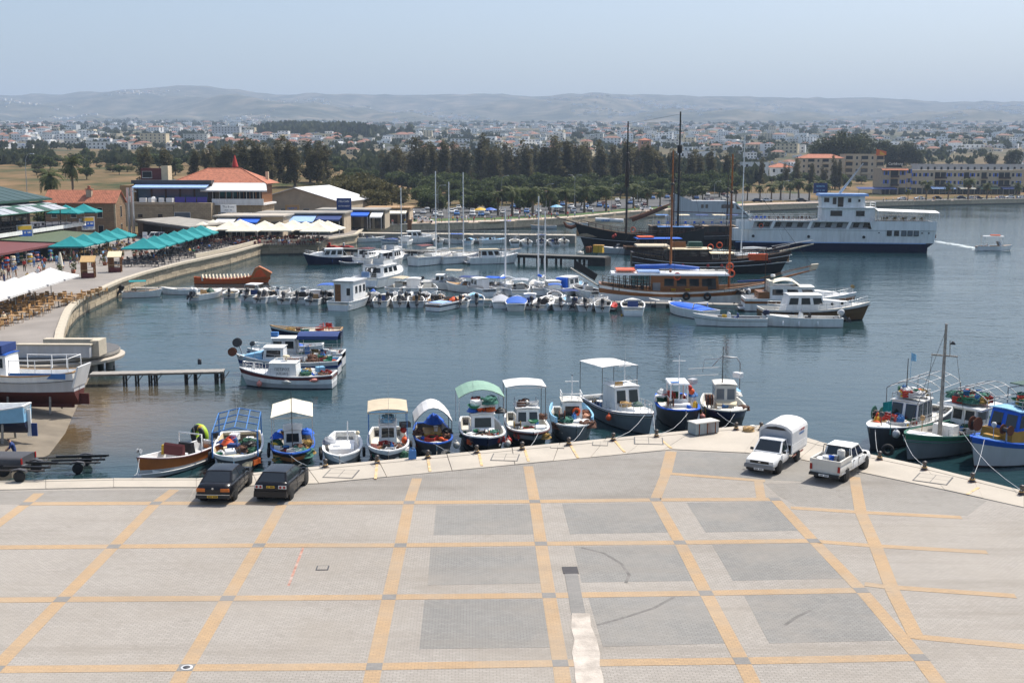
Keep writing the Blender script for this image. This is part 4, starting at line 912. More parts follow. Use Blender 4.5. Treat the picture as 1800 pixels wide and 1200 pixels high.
# 11 blue rimmed with open white wheelhouse and cross
c,a,L = bp(1206,734,1178,695,-.3)
t = boat('fishing_boat','dark fishing boat with bright blue rim and open framed white wheelhouse','on the boat with the bright blue rim',c,a,group=GR)
h = hull(t,L,2.9,1.05,.4,.1,cols=('black','darkhull','darkhull','darkhull'),rim='brightblue',deck='offwhite',floor=.35,fore=.8,tr=.7,full=3,rimw=.18,fdeck='white')
for y in (-.6,.6):
 for x in (-1.3,.5): MB().cyl((x,y,h.fz),(x-.05,y*.93,h.fz+1.9),.06,n=6).build('corner_post','white',t)
MB().box(.44,.56,-.62,.62,h.fz,h.fz+.9).build('front_panel','white',t)
for y in (-.62,.62): MB().box(-1.3,.43,y-.03,y+.03,h.fz,h.fz+.9).build('side_panel','white',t)
MB().box(.42,.5,-.04,.04,h.fz+.9,h.fz+1.85).build('mullion','white',t);MB().box(-1.45,.65,-.72,.72,h.fz+1.9,h.fz+1.99,.05,.05).build('cabin_roof','white',t);MB().box(.0,.5,-.55,.0,h.fz+1.995,h.fz+2.03).build('solar_panel','midblue',t)
MB().box(.6,1.6,-.7,.7,h.fz,h.fz+.7,.2,.05).build('fore_hatch','white',t);crossmast(t,.2,h.fz+1.99,h.fz+3.9,arm=.45);reel(t,1.7,-.75,h.fz+.95,.32,.35,'rust','y',(1.7,-.75,h.fz));reel(t,1.2,1.5,.9,.35,.3,'netgold')
for k,cc,x,y,z in (('buoy','brightorange',-.1,.95,1.1),('buoy','red',.0,.75,1.4),('chair','brightblue',2.0,.6,.0),('jerrycan','yellow',.6,1.1,.3),('bucket','midblue',2.3,-.2,0),('tarpaulin','midblue',-.6,1.1,.9),('box','lightgrey',-.8,1.1,1.7),('buoy','pink',2.0,1.35,-.2),('net_heap','netgreen',-.7,-1.0,.5),('tarpaulin','lightgrey',-.5,-1.05,1.1)): put(t,k,cc,x,y,h.fz+z,x)
mess(t,-1.5,.5,2.2,h.fz+.3,8,61,NETS);line_to(t,L/2-.3,.2,1.3,1156,763)
# 12 cream cabin with arched tube frame
c,a,L = bp(1284,734,1262,696,-.3)
t = boat('fishing_boat','old white wheelhouse fishing boat with tall bent tube frame and twin brown reels','on the boat with the tall bent tube frame',c,a,group=GR)
h = hull(t,L,3.0,1.05,.35,.1,cols=('black','black','navy','navy'),rim='offwhite',deck='offwhite',floor=.35,fore=.8,tr=.7,full=3)
cabin(t,-1.0,.8,1.5,h.fz,1.9,'offwhite','offwhite',.1,front=2,side=2,frame='offwhite',glass='glasslight',zf=(.5,.88));MB().hexa([(.8,-.7,h.fz),(1.5,-.65,h.fz),(1.5,.65,h.fz),(.8,.7,h.fz),(.8,-.75,h.fz+.85),(1.4,-.65,h.fz+.75),(1.4,.65,h.fz+.75),(.8,.75,h.fz+.85)]).build('fore_hatch','cream',t)
MB().tube([(-2.4,1.35,1.0),(-2.4,1.35,3.6),(-2.3,1.1,4.0),(-2.2,0,4.1),(-2.2,-.6,3.4)],.045).build('gantry','galv',t);MB().tube([(-2.3,1.0,4.0),(-2.0,-1.2,3.9),(-2.0,-1.3,3.0)],.03).build('gantry','galv',t)
for z in (3.5,3.0): MB().cyl((-1.2,-.3,z),(-1.0,-2.4,z-.1),.025,n=5).build('boom','galv',t)
mast(t,.3,-.2,h.fz+1.95,5.2,.035,'darksteel');stay(t,(.3,-.2,4.6),(-2.2,0,4.05))
for y in (-1.0,-1.25): reel(t,1.2,y,h.fz+1.0,.38,.16,'rust','y',(1.2,y,h.fz))
for k,cc,x,y,z in (('box','white',-2.3,1.2,1.9),('tarpaulin','offwhite',-1.3,1.0,.8),('tarpaulin','lightblue',-1.8,.9,1.0),('crate','orange',-1.2,.5,1.1),('net_heap','netgold',1.9,.6,.0),('bucket','yellow',1.8,.3,.1),('rope_coil','nylon',2.2,-.1,.05),('drum','tan',1.9,-.6,0),('net_heap','netbrown',1.0,1.2,.3)): put(t,k,cc,x,y,h.fz+z,x)
mess(t,1.4,2.4,1.6,h.fz,5,71,NETS);line_to(t,L/2-.3,.3,1.2,1258,753);line_to(t,L/2-.5,-.8,1.2,1330,750)
# 13
c,a,L = bp(1527,766,1650,716,-.3)
t = boat('fishing_boat','dark fishing boat with blue framed windscreen, arched tube frame and greek flag','on the boat with the greek flag',c,a,group=GR)
h = hull(t,L,3.1,1.05,.5,.1,cols=('black','darkhull','darkhull','darkhull'),rim='white',deck='offwhite',floor=.35,fore=.78,tr=.7,full=2.8)
cabin(t,-2.0,.6,1.9,h.fz,1.6,'white','white',.35,front=2,side=3,frame='navycloth',zf=(.3,.92));frame_(t,-L/2+.2,-.2,2.9,3.0,1.0,'galv',.55,4,.03,False)
rail(t,[(-1.9,-.9,h.fz+1.7),(.2,-.9,h.fz+1.7),(.2,.9,h.fz+1.7),(-1.9,.9,h.fz+1.7)],.35,'steel',.02)
mess(t,-1.7,0,1.6,h.fz+1.72,12,81,NETS+[('net_heap','lightgrey'),('rope_heap','yellow'),('net_heap','rust')]);mess(t,.8,3.0,1.7,h.fz+.1,16,82,NETS+[('crate','red'),('buoy','yellow')])
for y in (-.7,.2): reel(t,2.4,y,h.fz+.85,.3,.3,'red','y',(2.4,y,h.fz))
mast(t,-.6,-.3,h.fz+1.7,5.0,.04,'darksteel');gear('flag_pole','lightblue',on(t,-.6,-.1,h.fz+3.0),.5,.8,'on the mast of the boat with framed windscreen')
gear('flag_pole','teal',on(t,L/2-.8,1.0,h.fz+.4),2.2,1.0,'at the bow of the greek flag boat')
put(t,'buoy','lightgrey',L/2-1.1,1.25,.9,0,1.2);put(t,'lamp','darkgrey',L/2-1.3,.2,h.fz+.4);siderail(t,h,.2,.7,.5,n=6);line_to(t,L/2-.2,.3,1.4,1545,800)
reel(t,1.6,-1.2,h.fz+.9,.45,.5,'nylon','y',(1.6,-1.2,h.fz))
# 14 tall wooden mast
c,a,L = bp(1590,782,1748,738,-.3)
t = boat('fishing_boat','white fishing boat with green gunwale and tall bare wooden mast with crossbar','on the boat with the tall wooden mast',c,a,group=GR)
h = hull(t,L,3.3,1.1,.55,.1,cols=('black','greyhull','greyhull','green'),rim='nylon',deck='white',floor=.3,fore=.8,tr=.7,full=2.8,rimw=.13,inner='offwhite',fdeck='white');strake(t,h,'nylon',.75,.03)
m_ = mast(t,1.4,0,h.fz,7.9,.14,'greywood',.55);MB().cyl((1.4,-.85,5.9),(1.4,.85,6.0),.05,n=6).build('crossbar','greywood',m_);MB().cyl((1.4,.35,6.0),(1.4,.3,6.9),.03,n=5).build('lamp_arm','greywood',m_);MB().lathe([(.02,.2),(.06,.18),(.17,0),(.01,.05)],(1.4,.5,6.7),10).build('lamp','darkgrey',m_)
for y in (-.8,.8): stay(t,(1.4,y,6.0),(.9,y*1.8,1.2))
stay(t,(1.4,0,7.5),(L/2-.2,0,1.8));MB().box(.3,1.1,-.7,.7,h.fz,h.fz+.8,.04,.04).build('fore_hatch','white',t)
cabin(t,-3.0,-1.2,1.7,h.fz,1.6,'white','white',.2,front=2,side=1,over=.7,rt=.12);frame_(t,-L/2+.2,-1.4,2.9,3.0,1.0,'galv',.6,4,.03,False)
mess(t,-2.9,-1.1,1.9,h.fz+1.8,16,91,NETS+[('crate','red'),('buoy','darkgrey'),('net_heap','netbrown')]);put(t,'crate','red',-1.5,-.5,h.fz+1.82,.3,1.4)
mess(t,-.8,.2,1.8,h.fz,7,92,NETS);put(t,'lamp','tan',2.6,-.5,h.fz+.3);siderail(t,h,.35,.75,.45)
line_to(t,L/2-.4,-.4,1.5,1625,818)
# 15 blue and orange
c,a,L = bp(1706,792,1870,762,-.3)
t = boat('fishing_boat','bright blue and ochre wheelhouse trawler with white lower hull','on the blue and ochre trawler',c,a,group=GR)
h = hull(t,L,3.6,1.2,.6,.1,cols=('antifoul','lightgrey','lightgrey','blue'),rim='brightblue',deck='midblue',floor=.25,fore=.6,tr=.75,full=2.8,rimw=.2,fdeck='midblue')
cabin(t,-1.4,2.2,2.2,1.25,.75,'ochre',None,.15,front=0,side=0);cabin(t,-1.4,1.6,2.0,2.0,1.1,'brightblue','lightblue',.3,front=2,side=3,frame='brightblue',zf=(.15,.82),over=.15)
MB().box(2.3,2.7,-.5,.5,1.3,1.75,.02,.02).build('winch_box','ochre',t);reel(t,2.6,-1.1,2.2,.42,.35,'rust','y',(2.6,-1.1,1.4));reel(t,2.4,.9,2.2,.3,.5,'rust','y',(2.4,.9,1.4))
rail(t,[(-1.3,-.95,3.2),(1.2,-.95,3.2),(1.2,.95,3.2),(-1.3,.95,3.2)],.5,'galv',.025);frame_(t,-L/2+.4,-.6,2.8,4.0,1.2,'galv',.3,3,.04,False);MB().sheet([[(-2.8,-1.3,4.35),(-2.8,1.3,4.35)],[(-.6,-1.3,4.35),(-.6,1.3,4.35)]],.06).build('awning','darkgreen',t)
mess(t,-1.1,1.0,1.6,3.2,6,95,NETS);line_to(t,L/2-.5,.5,1.7,1709,840);line_to(t,L/2-.8,-1.2,1.7,1796,862);put(t,'lamp','lightgrey',2.9,.4,1.4)

# ------------------------------------------------------------ bollards and things left on the quay
for i,(px,py) in enumerate(((572,818),(663,811),(752,802),(838,793),(918,787),(1000,779),(1078,771),(1154,765),(1294,752),(1338,752),(1546,804),(1625,822),(1709,843),(1796,865))):
 if i == 0:
  b0 = thing('bollard','small rusty iron mooring bollard on the quay edge','bollard',W(px,py+3,.06),0,'bollards along the quay edge')
  MB().lathe([(.17,0),(.17,.05),(.10,.08),(.085,.3),(.13,.36),(.13,.42),(.06,.47),(.01,.47)],n=12).build('post','darksteel',b0);MB().lathe([(.22,0),(.22,.025),(.01,.026)],n=4,smooth=False).build('base_plate','rust',b0)
  MB().torus((0,0,.14),.12,.035,'z',12,5).build('rope_turn','straw',b0)
 else: clone(b0,W(px,py+3,.06),i)
ct = thing('steel_box','rust streaked pale blue steel box at the quay corner','box',W(1236,761,.05),R(28))
paint('rustybox',(.30,.36,.38),.8,.2,3,dirt=(.20,.09,.05),dirt_amt=.9,streak='v')
MB().box(-.85,.85,-.4,.4,.05,.72).build('body','rustybox',ct);MB().box(-.9,.9,-.45,.45,.725,.78,.02,.02).build('lid','offwhite',ct)
for x in (-.6,0,.6): MB().box(x-.03,x+.03,-.425,-.4,.06,.72).build('rib','rust',ct)
for x in (-.7,.7): MB().box(x-.08,x+.08,-.38,.38,0,.05).build('skid','darksteel',ct)
gear('rope_heap','straw',W(1316,757,.06),.4,.9,'lying at the quay corner beside a bollard','things left on the quay')
gear('float','offwhite',W(1322,753,.06),.4,1.2,'lying at the quay corner','things left on the quay')
gear('tyre','rubber',W(1560,800,-.9),1.2,1.2,'hung below the quay edge near the white pickup','things left on the quay')

# ------------------------------------------------------------ vehicles (front towards +x, wheels on z = 0)
def wheel(t,x,y,r=.30,w=.19,rim='steel'):
 sg = 1 if y > 0 else -1
 o = MB().lathe([(r*.55,-w/2),(r*.92,-w/2),(r,-w/2+.03),(r,w/2-.03),(r*.92,w/2),(r*.55,w/2)],n=18)
 for i,v in enumerate(o.v): o.v[i] = (x+v[0],y+v[2],r+v[1])
 o = o.build('wheel','rubber',t)
 b = MB();b.cyl((x,y-sg*.02,r),(x,y+sg*(w/2-.015),r),r*.58,n=14);b.build('rim',rim,o)
 b = MB()
 for k in range(5):
  a = 2*math.pi*k/5;b.rbox(0,0,0,.03,.03,.03);del b.v[-8:];del b.f[-6:];del b.mi[-6:];del b.sm[-6:]
  c = (x+r*.33*math.cos(a),y+sg*(w/2-.012),r+r*.33*math.sin(a));b.cyl(c,(c[0],c[1]+sg*.004,c[2]),r*.11,n=6)
 b.build('wheel_hole','black',o);return o
def body(t,st,mat,name='body'):
 rg = []
 for x,zb,zt,w in st:
  h = zt-zb;half = [(-w*.88,zb),(-w*.985,zb+h*.16),(-w,zb+h*.5),(-w*.97,zb+h*.82),(-w*.90,zt-.015),(-w*.6,zt+.01)]
  rg.append([(x,y,z) for y,z in half]+[(x,-y,z) for y,z in half[::-1]])
 return MB().rings(rg[::-1],True,True,True).build(name,mat,t)
def greenhouse(t,xb0,xb1,xt0,xt1,wb,wt,zb,zt,mat,split=None,glass='glass',frontfrac=(.06,.94),side=((.06,.46),(.52,.9)),rearw=True,roofmat=None):
 a = [Vector(p) for p in ((xb0,-wb,zb),(xb1,-wb,zb),(xb1,wb,zb),(xb0,wb,zb),(xt0,-wt,zt),(xt1,-wt,zt),(xt1,wt,zt),(xt0,wt,zt))]
 MB().hexa(a).build('cab',mat,t)
 MB().sheet([[(lerp(xt0-.02,xt1+.02,i/4),lerp(-wt-.01,wt+.01,j/6),zt+.012+.035*(1-(2*j/6-1)**2)*(1-.6*(2*i/4-1)**2)) for j in range(7)] for i in range(5)],.03).build('roof',roofmat or mat,t)
 facewin(a[1],a[2],a[6],a[5],.05,.95,.08,.95,t,None,glass,name='windscreen',off=.006)
 if rearw: facewin(a[3],a[0],a[4],a[7],.07,.93,.12,.92,t,None,glass,name='rear_window',off=.006)
 for u0,u1 in side:
  facewin(a[0],a[1],a[5],a[4],u0,u1,.08,.92,t,None,glass,name='side_window',off=.006);facewin(a[2],a[3],a[7],a[6],1-u1,1-u0,.08,.92,t,None,glass,name='side_window',off=.006)
def plate(t,x,z,rear=True,col='yellow',w=.52,chars=7,dz=.055):
 sg = -1 if rear else 1;p = MB().box(min(x,x+sg*.012),max(x,x+sg*.012),-w/2,w/2,z-dz,z+dz).build('number_plate',col,t);r = random.Random(int(abs(x)*100));y = -w/2+.05;k = 0
 while y < w/2-.06:
  if k != 3: MB().box(min(x+sg*.012,x+sg*.016),max(x+sg*.012,x+sg*.016),y,y+.038,z-.035,z+.035).build('character','black',p)
  y += .062;k += 1
def lights(t,x,y,z,w,h,mat,name,d=.03):
 for sg in (-1,1): MB().box(x-d,x+d,sg*y-w/2,sg*y+w/2,z-h/2,z+h/2,.006,.006).build(name,mat,t)
def arches(t,xs,w,r):
 for x in xs:
  for sg in (-1,1): MB().cyl((x,sg*(w-.3),r),(x,sg*(w+.004),r),r*1.22,n=18).build('wheel_arch','rubber',t)
def mirrors(t,x,y,z,mat):
 for sg in (-1,1): MB().box(x-.06,x+.06,sg*(y+.09)-.09,sg*(y+.09)+.09,z,z+.13,.02,.02).build('mirror',mat,t)
def seam(t,x0,x1,w,z,mat='black'):
 for sg in (-1,1): MB().box(x0,x1,sg*w-.006,sg*w+.006,z-.02,z+.02).build('trim_strip',mat,t)
def doors(t,xs,w,z0,z1):
 for x in xs:
  for sg in (-1,1): MB().box(x-.008,x+.008,sg*w-.004,sg*w+.004,z0,z1).build('door_seam','rubber',t)
 for x in xs[:-1]:
  for sg in (-1,1): MB().box(x+.08,x+.26,sg*w-.004,sg*w+.022,z1-.1,z1-.06).build('door_handle','black',t)
def park(rw,fw,side,wb,track,z=.0):
 """location and heading from where the rear and front wheels of one side stand"""
 r = W(*rw,z);f = W(*fw,z);d = (f-r);a = math.atan2(d.y,d.x);m = (r+f)/2;n = Vector((-math.sin(a),math.cos(a),0));c = m+n*(track/2*(1 if side == 'R' else -1));return Vector((c.x,c.y,z)),a
taill = lambda: None
paint('tail_red',(.30,.015,.012),.25,.1,4);paint('lamp_clear',(.62,.62,.60),.15,.1,4);paint('tail_orange',(.55,.14,.02),.25,.1,4)
loc,a = park((413,878.4),(440,851),'R',2.6,1.6,.012)
t = thing('parked_car','black saloon car with dull orange tail lights parked at the quay','car',loc,a)
body(t,[(-2.2,.38,.74,.74),(-2.14,.26,.90,.81),(-1.65,.2,.96,.84),(-.8,.19,.94,.845),(.9,.19,.90,.84),(1.5,.2,.86,.83),(2.0,.24,.76,.79),(2.17,.34,.64,.72)],'carblack')
greenhouse(t,-1.72,1.02,-1.02,.22,.78,.60,.92,1.37,'carblack');arches(t,(-1.3,1.3),.835,.30)
for x in (-1.3,1.3):
 for y in (-.76,.76): wheel(t,x,y)
MB().box(-2.27,-2.12,-.83,.83,.34,.52,.02,.02).build('bumper','black',t);MB().box(-2.28,-2.26,-.82,.82,.50,.53).build('bumper_trim','steel',t)
lights(t,-2.19,.58,.72,.42,.15,'tail_orange','tail_light');plate(t,-2.275,.42);seam(t,-1.9,1.9,.846,.5);mirrors(t,.75,.78,.92,'carblack');doors(t,(-.55,.25,.95),.846,.35,.88);MB().cyl((-2.215,0,.8),(-2.23,0,.8),.05,n=12).build('badge','steel',t)
loc,a = park((511,878),(539,850),'R',2.55,1.6,.012)
t = thing('parked_car','black hatchback with round clear tail lamps parked beside the black saloon','car',loc,a)
body(t,[(-1.98,.40,.78,.74),(-1.92,.24,.98,.82),(-1.5,.2,.98,.84),(-.8,.19,.95,.845),(.8,.19,.90,.84),(1.4,.2,.84,.82),(1.9,.24,.72,.78),(2.08,.34,.60,.70)],'carblack')
greenhouse(t,-1.84,.98,-1.30,.15,.77,.58,.93,1.33,'carblack',side=((.05,.40),(.46,.90)));arches(t,(-1.25,1.3),.835,.30)
for x in (-1.25,1.3):
 for y in (-.76,.76): wheel(t,x,y)
MB().box(-2.06,-1.9,-.82,.82,.30,.58,.02,.02).build('bumper','carblack',t)
for sg in (-1,1):
 o = MB().box(-1.99,-1.955,sg*.58-.2,sg*.58+.2,.70,.86,.005,.01).build('tail_light','lamp_clear',t)
 for dy in (-.1,.09): MB().cyl((-1.985,sg*.58+dy,.78),(-2.002,sg*.58+dy,.78),.06,n=12).build('lens','tail_red',o)
plate(t,-1.975,.78,w=.4);mirrors(t,.75,.78,.92,'carblack');doors(t,(-.35,.95),.846,.35,.88)
# white covered pickup truck
loc,a = park((1405,808),(1368,833),'L',2.9,1.6,.012)
t = thing('covered_truck','white pickup truck with tall arched white tarpaulin cover on its bed','truck',loc,a)
body(t,[(.05,.42,1.02,.80),(.4,.38,1.0,.82),(1.2,.38,.98,.82),(1.7,.4,.94,.81),(2.25,.42,.86,.79),(2.4,.48,.74,.76)],'white')
greenhouse(t,.08,1.35,.14,.75,.76,.64,1.0,1.55,'white',side=((.12,.88),));arches(t,(1.55,),.815,.33)
MB().box(2.36,2.5,-.82,.82,.38,.56,.02,.02).build('bumper','grey',t);MB().box(2.36,2.46,-.7,.7,.24,.38).build('valance','black',t);plate(t,2.5,.34,False,'white')
MB().box(2.39,2.43,-.5,.5,.62,.76).build('grille','black',t);MB().box(2.425,2.445,-.06,.06,.66,.72).build('badge','steel',t)
for sg in (-1,1): MB().box(2.37,2.43,sg*.62-.11,sg*.62+.11,.61,.77).build('headlight','lamp_clear',t)
mirrors(t,1.15,.8,1.0,'black');doors(t,(.15,1.2),.822,.45,.98)
for x in (-1.4,1.55):
 for y in (-.74,.74): wheel(t,x,y,.33,.2,'lightgrey')
MB().box(-2.4,.0,-.3,.3,.42,.6).build('chassis','black',t);MB().box(-2.55,.02,-.9,.9,.66,.74).build('bed','lightgrey',t)
for sg in (-1,1):
 for z in (.745,.97): MB().box(-2.54,.0,sg*.9-.03,sg*.9+.03,z,z+.215).build('drop_side','white',t)
 MB().box(-2.3,-.5,sg*.8-.02,sg*.8+.02,.42,.52).build('side_guard','tail_red',t)
MB().box(-2.58,-2.53,-.9,.9,.745,1.18).build('tailgate','white',t)
prof = [(-.92,1.19),(.92,1.19),(.92,1.85),(.86,2.0),(.6,2.17),(.3,2.25),(0,2.27),(-.3,2.25),(-.6,2.17),(-.86,2.0),(-.92,1.85)]
cv = MB().exx(prof,-2.57,.02).build('tarpaulin_cover','whitecloth',t)
MB().exx([(-.84,1.3),(.84,1.3),(.84,1.8),(.5,2.08),(0,2.16),(-.5,2.08),(-.84,1.8)],.021,.03).build('front_flap','greycloth',cv);MB().exx([(-.6,1.95),(.6,1.95),(.45,2.06),(0,2.12),(-.45,2.06)],.031,.036).build('cover_window','black',cv)
glyphs(10,.15,'midblue',cv,(-1.6,.927,1.62),(R(90),0,R(180)));glyphs(8,.17,'red',cv,(-1.6,.927,1.8),(R(90),0,R(180)),depth=.003)
# white double cab pickup
loc,a = park((1484,848),(1525,822),'R',2.95,1.6,.012)
t = thing('pickup_truck','white double cab pickup with open bed carrying buckets','pickup',loc,a)
body(t,[(-2.45,.45,.98,.80),(-2.3,.4,.99,.82),(-.75,.38,.98,.82)],'offwhite','bed_shell');body(t,[(-.74,.38,1.0,.82),(.9,.38,.98,.82),(1.5,.4,.95,.81),(2.1,.42,.88,.79),(2.28,.48,.76,.75)],'white')
greenhouse(t,-.72,1.15,-.55,.6,.76,.64,.98,1.55,'white',side=((.06,.46),(.52,.94)));arches(t,(-1.45,1.5),.815,.33)
MB().box(-2.36,-.82,-.7,.7,.999,1.015).build('bed_floor','darkgrey',t)
for sg in (-1,1): MB().box(-2.44,-.76,sg*.76-.05,sg*.76+.05,.99,1.22).build('bed_side','offwhite',t)
MB().box(-2.47,-2.39,-.8,.8,.985,1.215).build('tailgate','offwhite',t);MB().box(-.82,-.76,-.7,.7,.99,1.5).build('roll_bar','darkgreen',t) if False else MB().tube([(-.82,-.74,1.2),(-.82,-.7,1.6),(-.82,.7,1.6),(-.82,.74,1.2)],.03).build('roll_bar','black',t)
MB().box(-2.6,-2.45,-.8,.8,.38,.52,.02,.02).build('bumper','black',t);lights(t,-2.46,.73,.80,.13,.3,'tail_red','tail_light');plate(t,-2.6,.44,True,'white');mirrors(t,.95,.8,.98,'black');doors(t,(-.6,.2,1.05),.822,.42,.97);seam(t,-2.3,2.0,.823,.52,'lightgrey')
for x in (-1.45,1.5):
 for y in (-.74,.74): wheel(t,x,y,.33,.2,'lightgrey')
WHERE[t.name] = 'in the bed of the white pickup'
for k,cc,x,y in (('basin','white',-1.9,.3),('bucket','white',-1.6,-.2),('bucket','brightblue',-1.85,-.1),('basin','lightgrey',-1.4,.2),('drum','offwhite',-1.3,-.4)): put(t,k,cc,x,y,1.016,x)
# grey pickup and boat trailers by the slipway
loc = W(-28,830,.012);t = thing('pickup_truck','dark grey pickup backed up to the boat trailer by the slipway','pickup',loc,R(176))
body(t,[(-2.45,.45,1.0,.80),(-2.3,.4,1.0,.82),(1.2,.4,.98,.82),(2.2,.45,.85,.78)],'darkgrey');greenhouse(t,-.2,1.15,.0,.7,.76,.64,.98,1.55,'darkgrey',side=((.1,.9),));lights(t,-2.46,.74,.84,.12,.3,'tail_red','tail_light');MB().box(-2.6,-2.45,-.78,.78,.45,.62).build('bumper','steel',t)
for x in (-1.45,1.5):
 for y in (-.74,.74): wheel(t,x,y,.33,.2,'lightgrey')
def trailer(loc,rz,label,L=6):
 t = thing('boat_trailer',label,'trailer',loc,rz,'boat trailers at the slipway')
 for sg in (-1,1): MB().tube([(-L/2,sg*.7,.55),(L*.15,sg*.7,.55),(L/2,0,.5)],.05).build('side_beam','darksteel',t)
 for x in (-L/2+.3,-L/2+1.6,0): MB().cyl((x,-.7,.5),(x,.7,.5),.04,n=6).build('cross_beam','darksteel',t)
 for sg in (-1,1):
  MB().box(-L/2-.2,-.5,sg*.45-.06,sg*.45+.06,.62,.72).build('bunk','black',t);wheel(t,-L/2+1.2,sg*.95,.3,.18,'lightgrey')
  MB().ext([(-L/2+.8,.5),(-L/2+.85,.66),(-L/2+1.2,.73),(-L/2+1.55,.66),(-L/2+1.6,.5),(-L/2+1.55,.6),(-L/2+1.2,.67),(-L/2+.85,.6)],sg*.95-.12,sg*.95+.12).build('mudguard','darkgrey',t)
 MB().cyl((L/2-.6,0,.5),(L/2-.6,0,1.1),.04,n=6).build('winch_post','darksteel',t)
trailer(W(80,826,-1.3),R(186),'empty black boat trailer standing in the shallows with wheels submerged',6.5)
trailer(W(-2,838,.0),R(178),'black boat trailer parked on the quay behind the dark pickup',5.5)

# ------------------------------------------------------------ left: hauled out boats, round pier, jetty
def propped(t,xs,z):
 for x in xs:
  for sg in (-1,1): MB().cyl((x,sg*.9,-1.5),(x,sg*.7,z),.08,n=6).build('prop','greywood',t)
t = boat('fishing_boat','white wooden fishing boat hauled out on the slipway with red antifouled rudder','on the white boat hauled out',W(24,700,-.1)+Vector((0,0,.75)),R(176));t.location.z = .55
h = hull(t,9.5,3.1,1.15,.6,.25,1.0,cols=('antifoul','lightgrey','white','white'),rim='tan',deck='white',floor=.35,fore=.75,tr=.62,full=2.4);strake(t,h,'black',.62,.02)
MB().ext([(-4.8,.35),(-4.66,.35),(-5.1,1.8),(-5.24,1.8)],-1.0,1.0).build('transom','white',t);cabin(t,-.1,2.9,1.9,h.fz,1.7,'white','blue',.2,front=2,side=2,glass='glass');MB().box(.1,3.1,-1.0,1.0,h.fz+1.84,h.fz+2.4).build('roof_box','navycloth',t)
MB().box(-4.75,-4.6,-.05,.05,-1.0,.4).build('sternpost','white',t);MB().box(-5.4,-4.76,-.05,.05,-.95,-.2).build('rudder','antifoul',t);MB().box(-4.3,3,-.1,.1,-1.2,-.9).build('keel','antifoul',t)
rail(t,[(-.5,-1.3,1.3),(-2.3,-1.25,1.3),(-3.4,-1.15,1.35),(-4.5,-1.0,1.4),(-4.5,1.0,1.4),(-3.4,1.15,1.35),(-2.3,1.25,1.3),(-.5,1.3,1.3)],.95,'white',.03,False);MB().box(-4.4,-.4,1.25,1.29,1.0,1.38).build('blue_panel','midblue',t);propped(t,(-3,0,2.5),.2)
t = boat('fishing_boat','pale blue boat hauled out beside the larger white hull with dark blue rudder','on the pale blue hauled out boat',W(-42,748,.1)+Vector((0,0,.4)),R(178));t.location.z = .4
h = hull(t,6.5,2.3,.85,.4,.2,.7,cols=('navy','lightblue','lightblue','lightblue'),rim='white',deck='white',floor=.3,fore=.8,tr=.5);MB().box(-3.45,-3.2,-.05,.05,-.9,.8).build('sternpost','white',t);MB().box(-3.8,-3.46,-.04,.04,-.9,-.1).build('rudder','navycloth',t);propped(t,(-2,1.5),.1)
# round concrete pier on columns
c = W(106,616,.3);t = thing('round_pier','round grey concrete pier on stubby columns beside the slipway','pier',(c.x,c.y,0));t.scale = (.93,.93,1)
MB().lathe([(.1,.02),(5.0,.02),(5.2,.1),(5.2,.3),(5.1,.34),(.1,.34)],n=44,smooth=False).build('deck','oldconcrete',t);MB().lathe([(4.6,.342),(5.15,.342),(5.15,.37),(4.6,.372)],n=44,smooth=False).build('kerb','asph',t);MB().lathe([(5.21,-.35),(5.55,-.35),(5.6,-.12),(5.21,-.02)],n=44,smooth=False).build('apron','concrete',t)
for k in range(12):
 g_ = 2*math.pi*k/12;MB().cyl((4.4*math.cos(g_),4.4*math.sin(g_),-2.2),(4.4*math.cos(g_),4.4*math.sin(g_),.02),.32,n=10).build('column','oldconcrete',t)
MB().box(-9,0,-3.6,-1.5,-2.0,.05).build('ramp_block','oldconcrete',t);MB().box(-8,.5,-2.4,-1.0,.345,.5).build('step','stonepale',t)
w0 = W(30,622,.7);t = thing('harbour_steps','whitewashed low wall with steps at the end of the terrace','wall',(w0.x,w0.y,.4))
MB().box(0,5.9,0,.5,0,1.0).build('front_wall','lightgrey',t);MB().box(-.05,6.0,-.06,.6,1.005,1.1).build('coping','stonepale',t)
MB().box(5.75,6.45,.62,2.4,.0,1.3).build('end_block','stonepale',t);MB().box(1.5,5.7,1.6,2.4,.0,1.28).build('rear_wall','stonepale',t)
# plank jetty
A = W(160,656,-.35);B = W(394,651,-.35);d = B-A;a = math.atan2(d.y,d.x);L = d.length
t = thing('jetty','narrow weathered plank jetty on thin legs reaching from the round pier','jetty',(A.x,A.y,WATER),a);n = 46
pl = MB().box(-.5,.5,-.65,.65,0,.05);P0 = None;rng = random.Random(5)
for i in range(n):
 if P0 is None: P0 = MB().box(-.11,.11,-.65,.65,0,.05).build('plank','greywood',t);o = P0
 else: o = share(P0,t,name='plank')
 o.location = ((i+.5)*L/n,rng.uniform(-.03,.03),.92+rng.uniform(-.008,.008));o.rotation_euler.z = rng.uniform(-.02,.02)
for y in (-.45,.45): MB().box(0,L,y-.05,y+.05,.78,.92).build('bearer','greywood',t)
for x in (.25*L,.34*L,.44*L,.48*L,.71*L,.78*L,.94*L,.985*L):
 for y in (-.5,.5): MB().cyl((x,y,-1.5),(x,y,.8),.08 if x < .9*L else .12,n=7).build('leg','blackwood',t)
 stay(t,(x,-.5,.1),(x+.5,.5,.78),.03,'blackwood','brace')
gear('drum','darkgrey',W(351,640,-.3),0,.8,'standing on the plank jetty','things on the jetty')
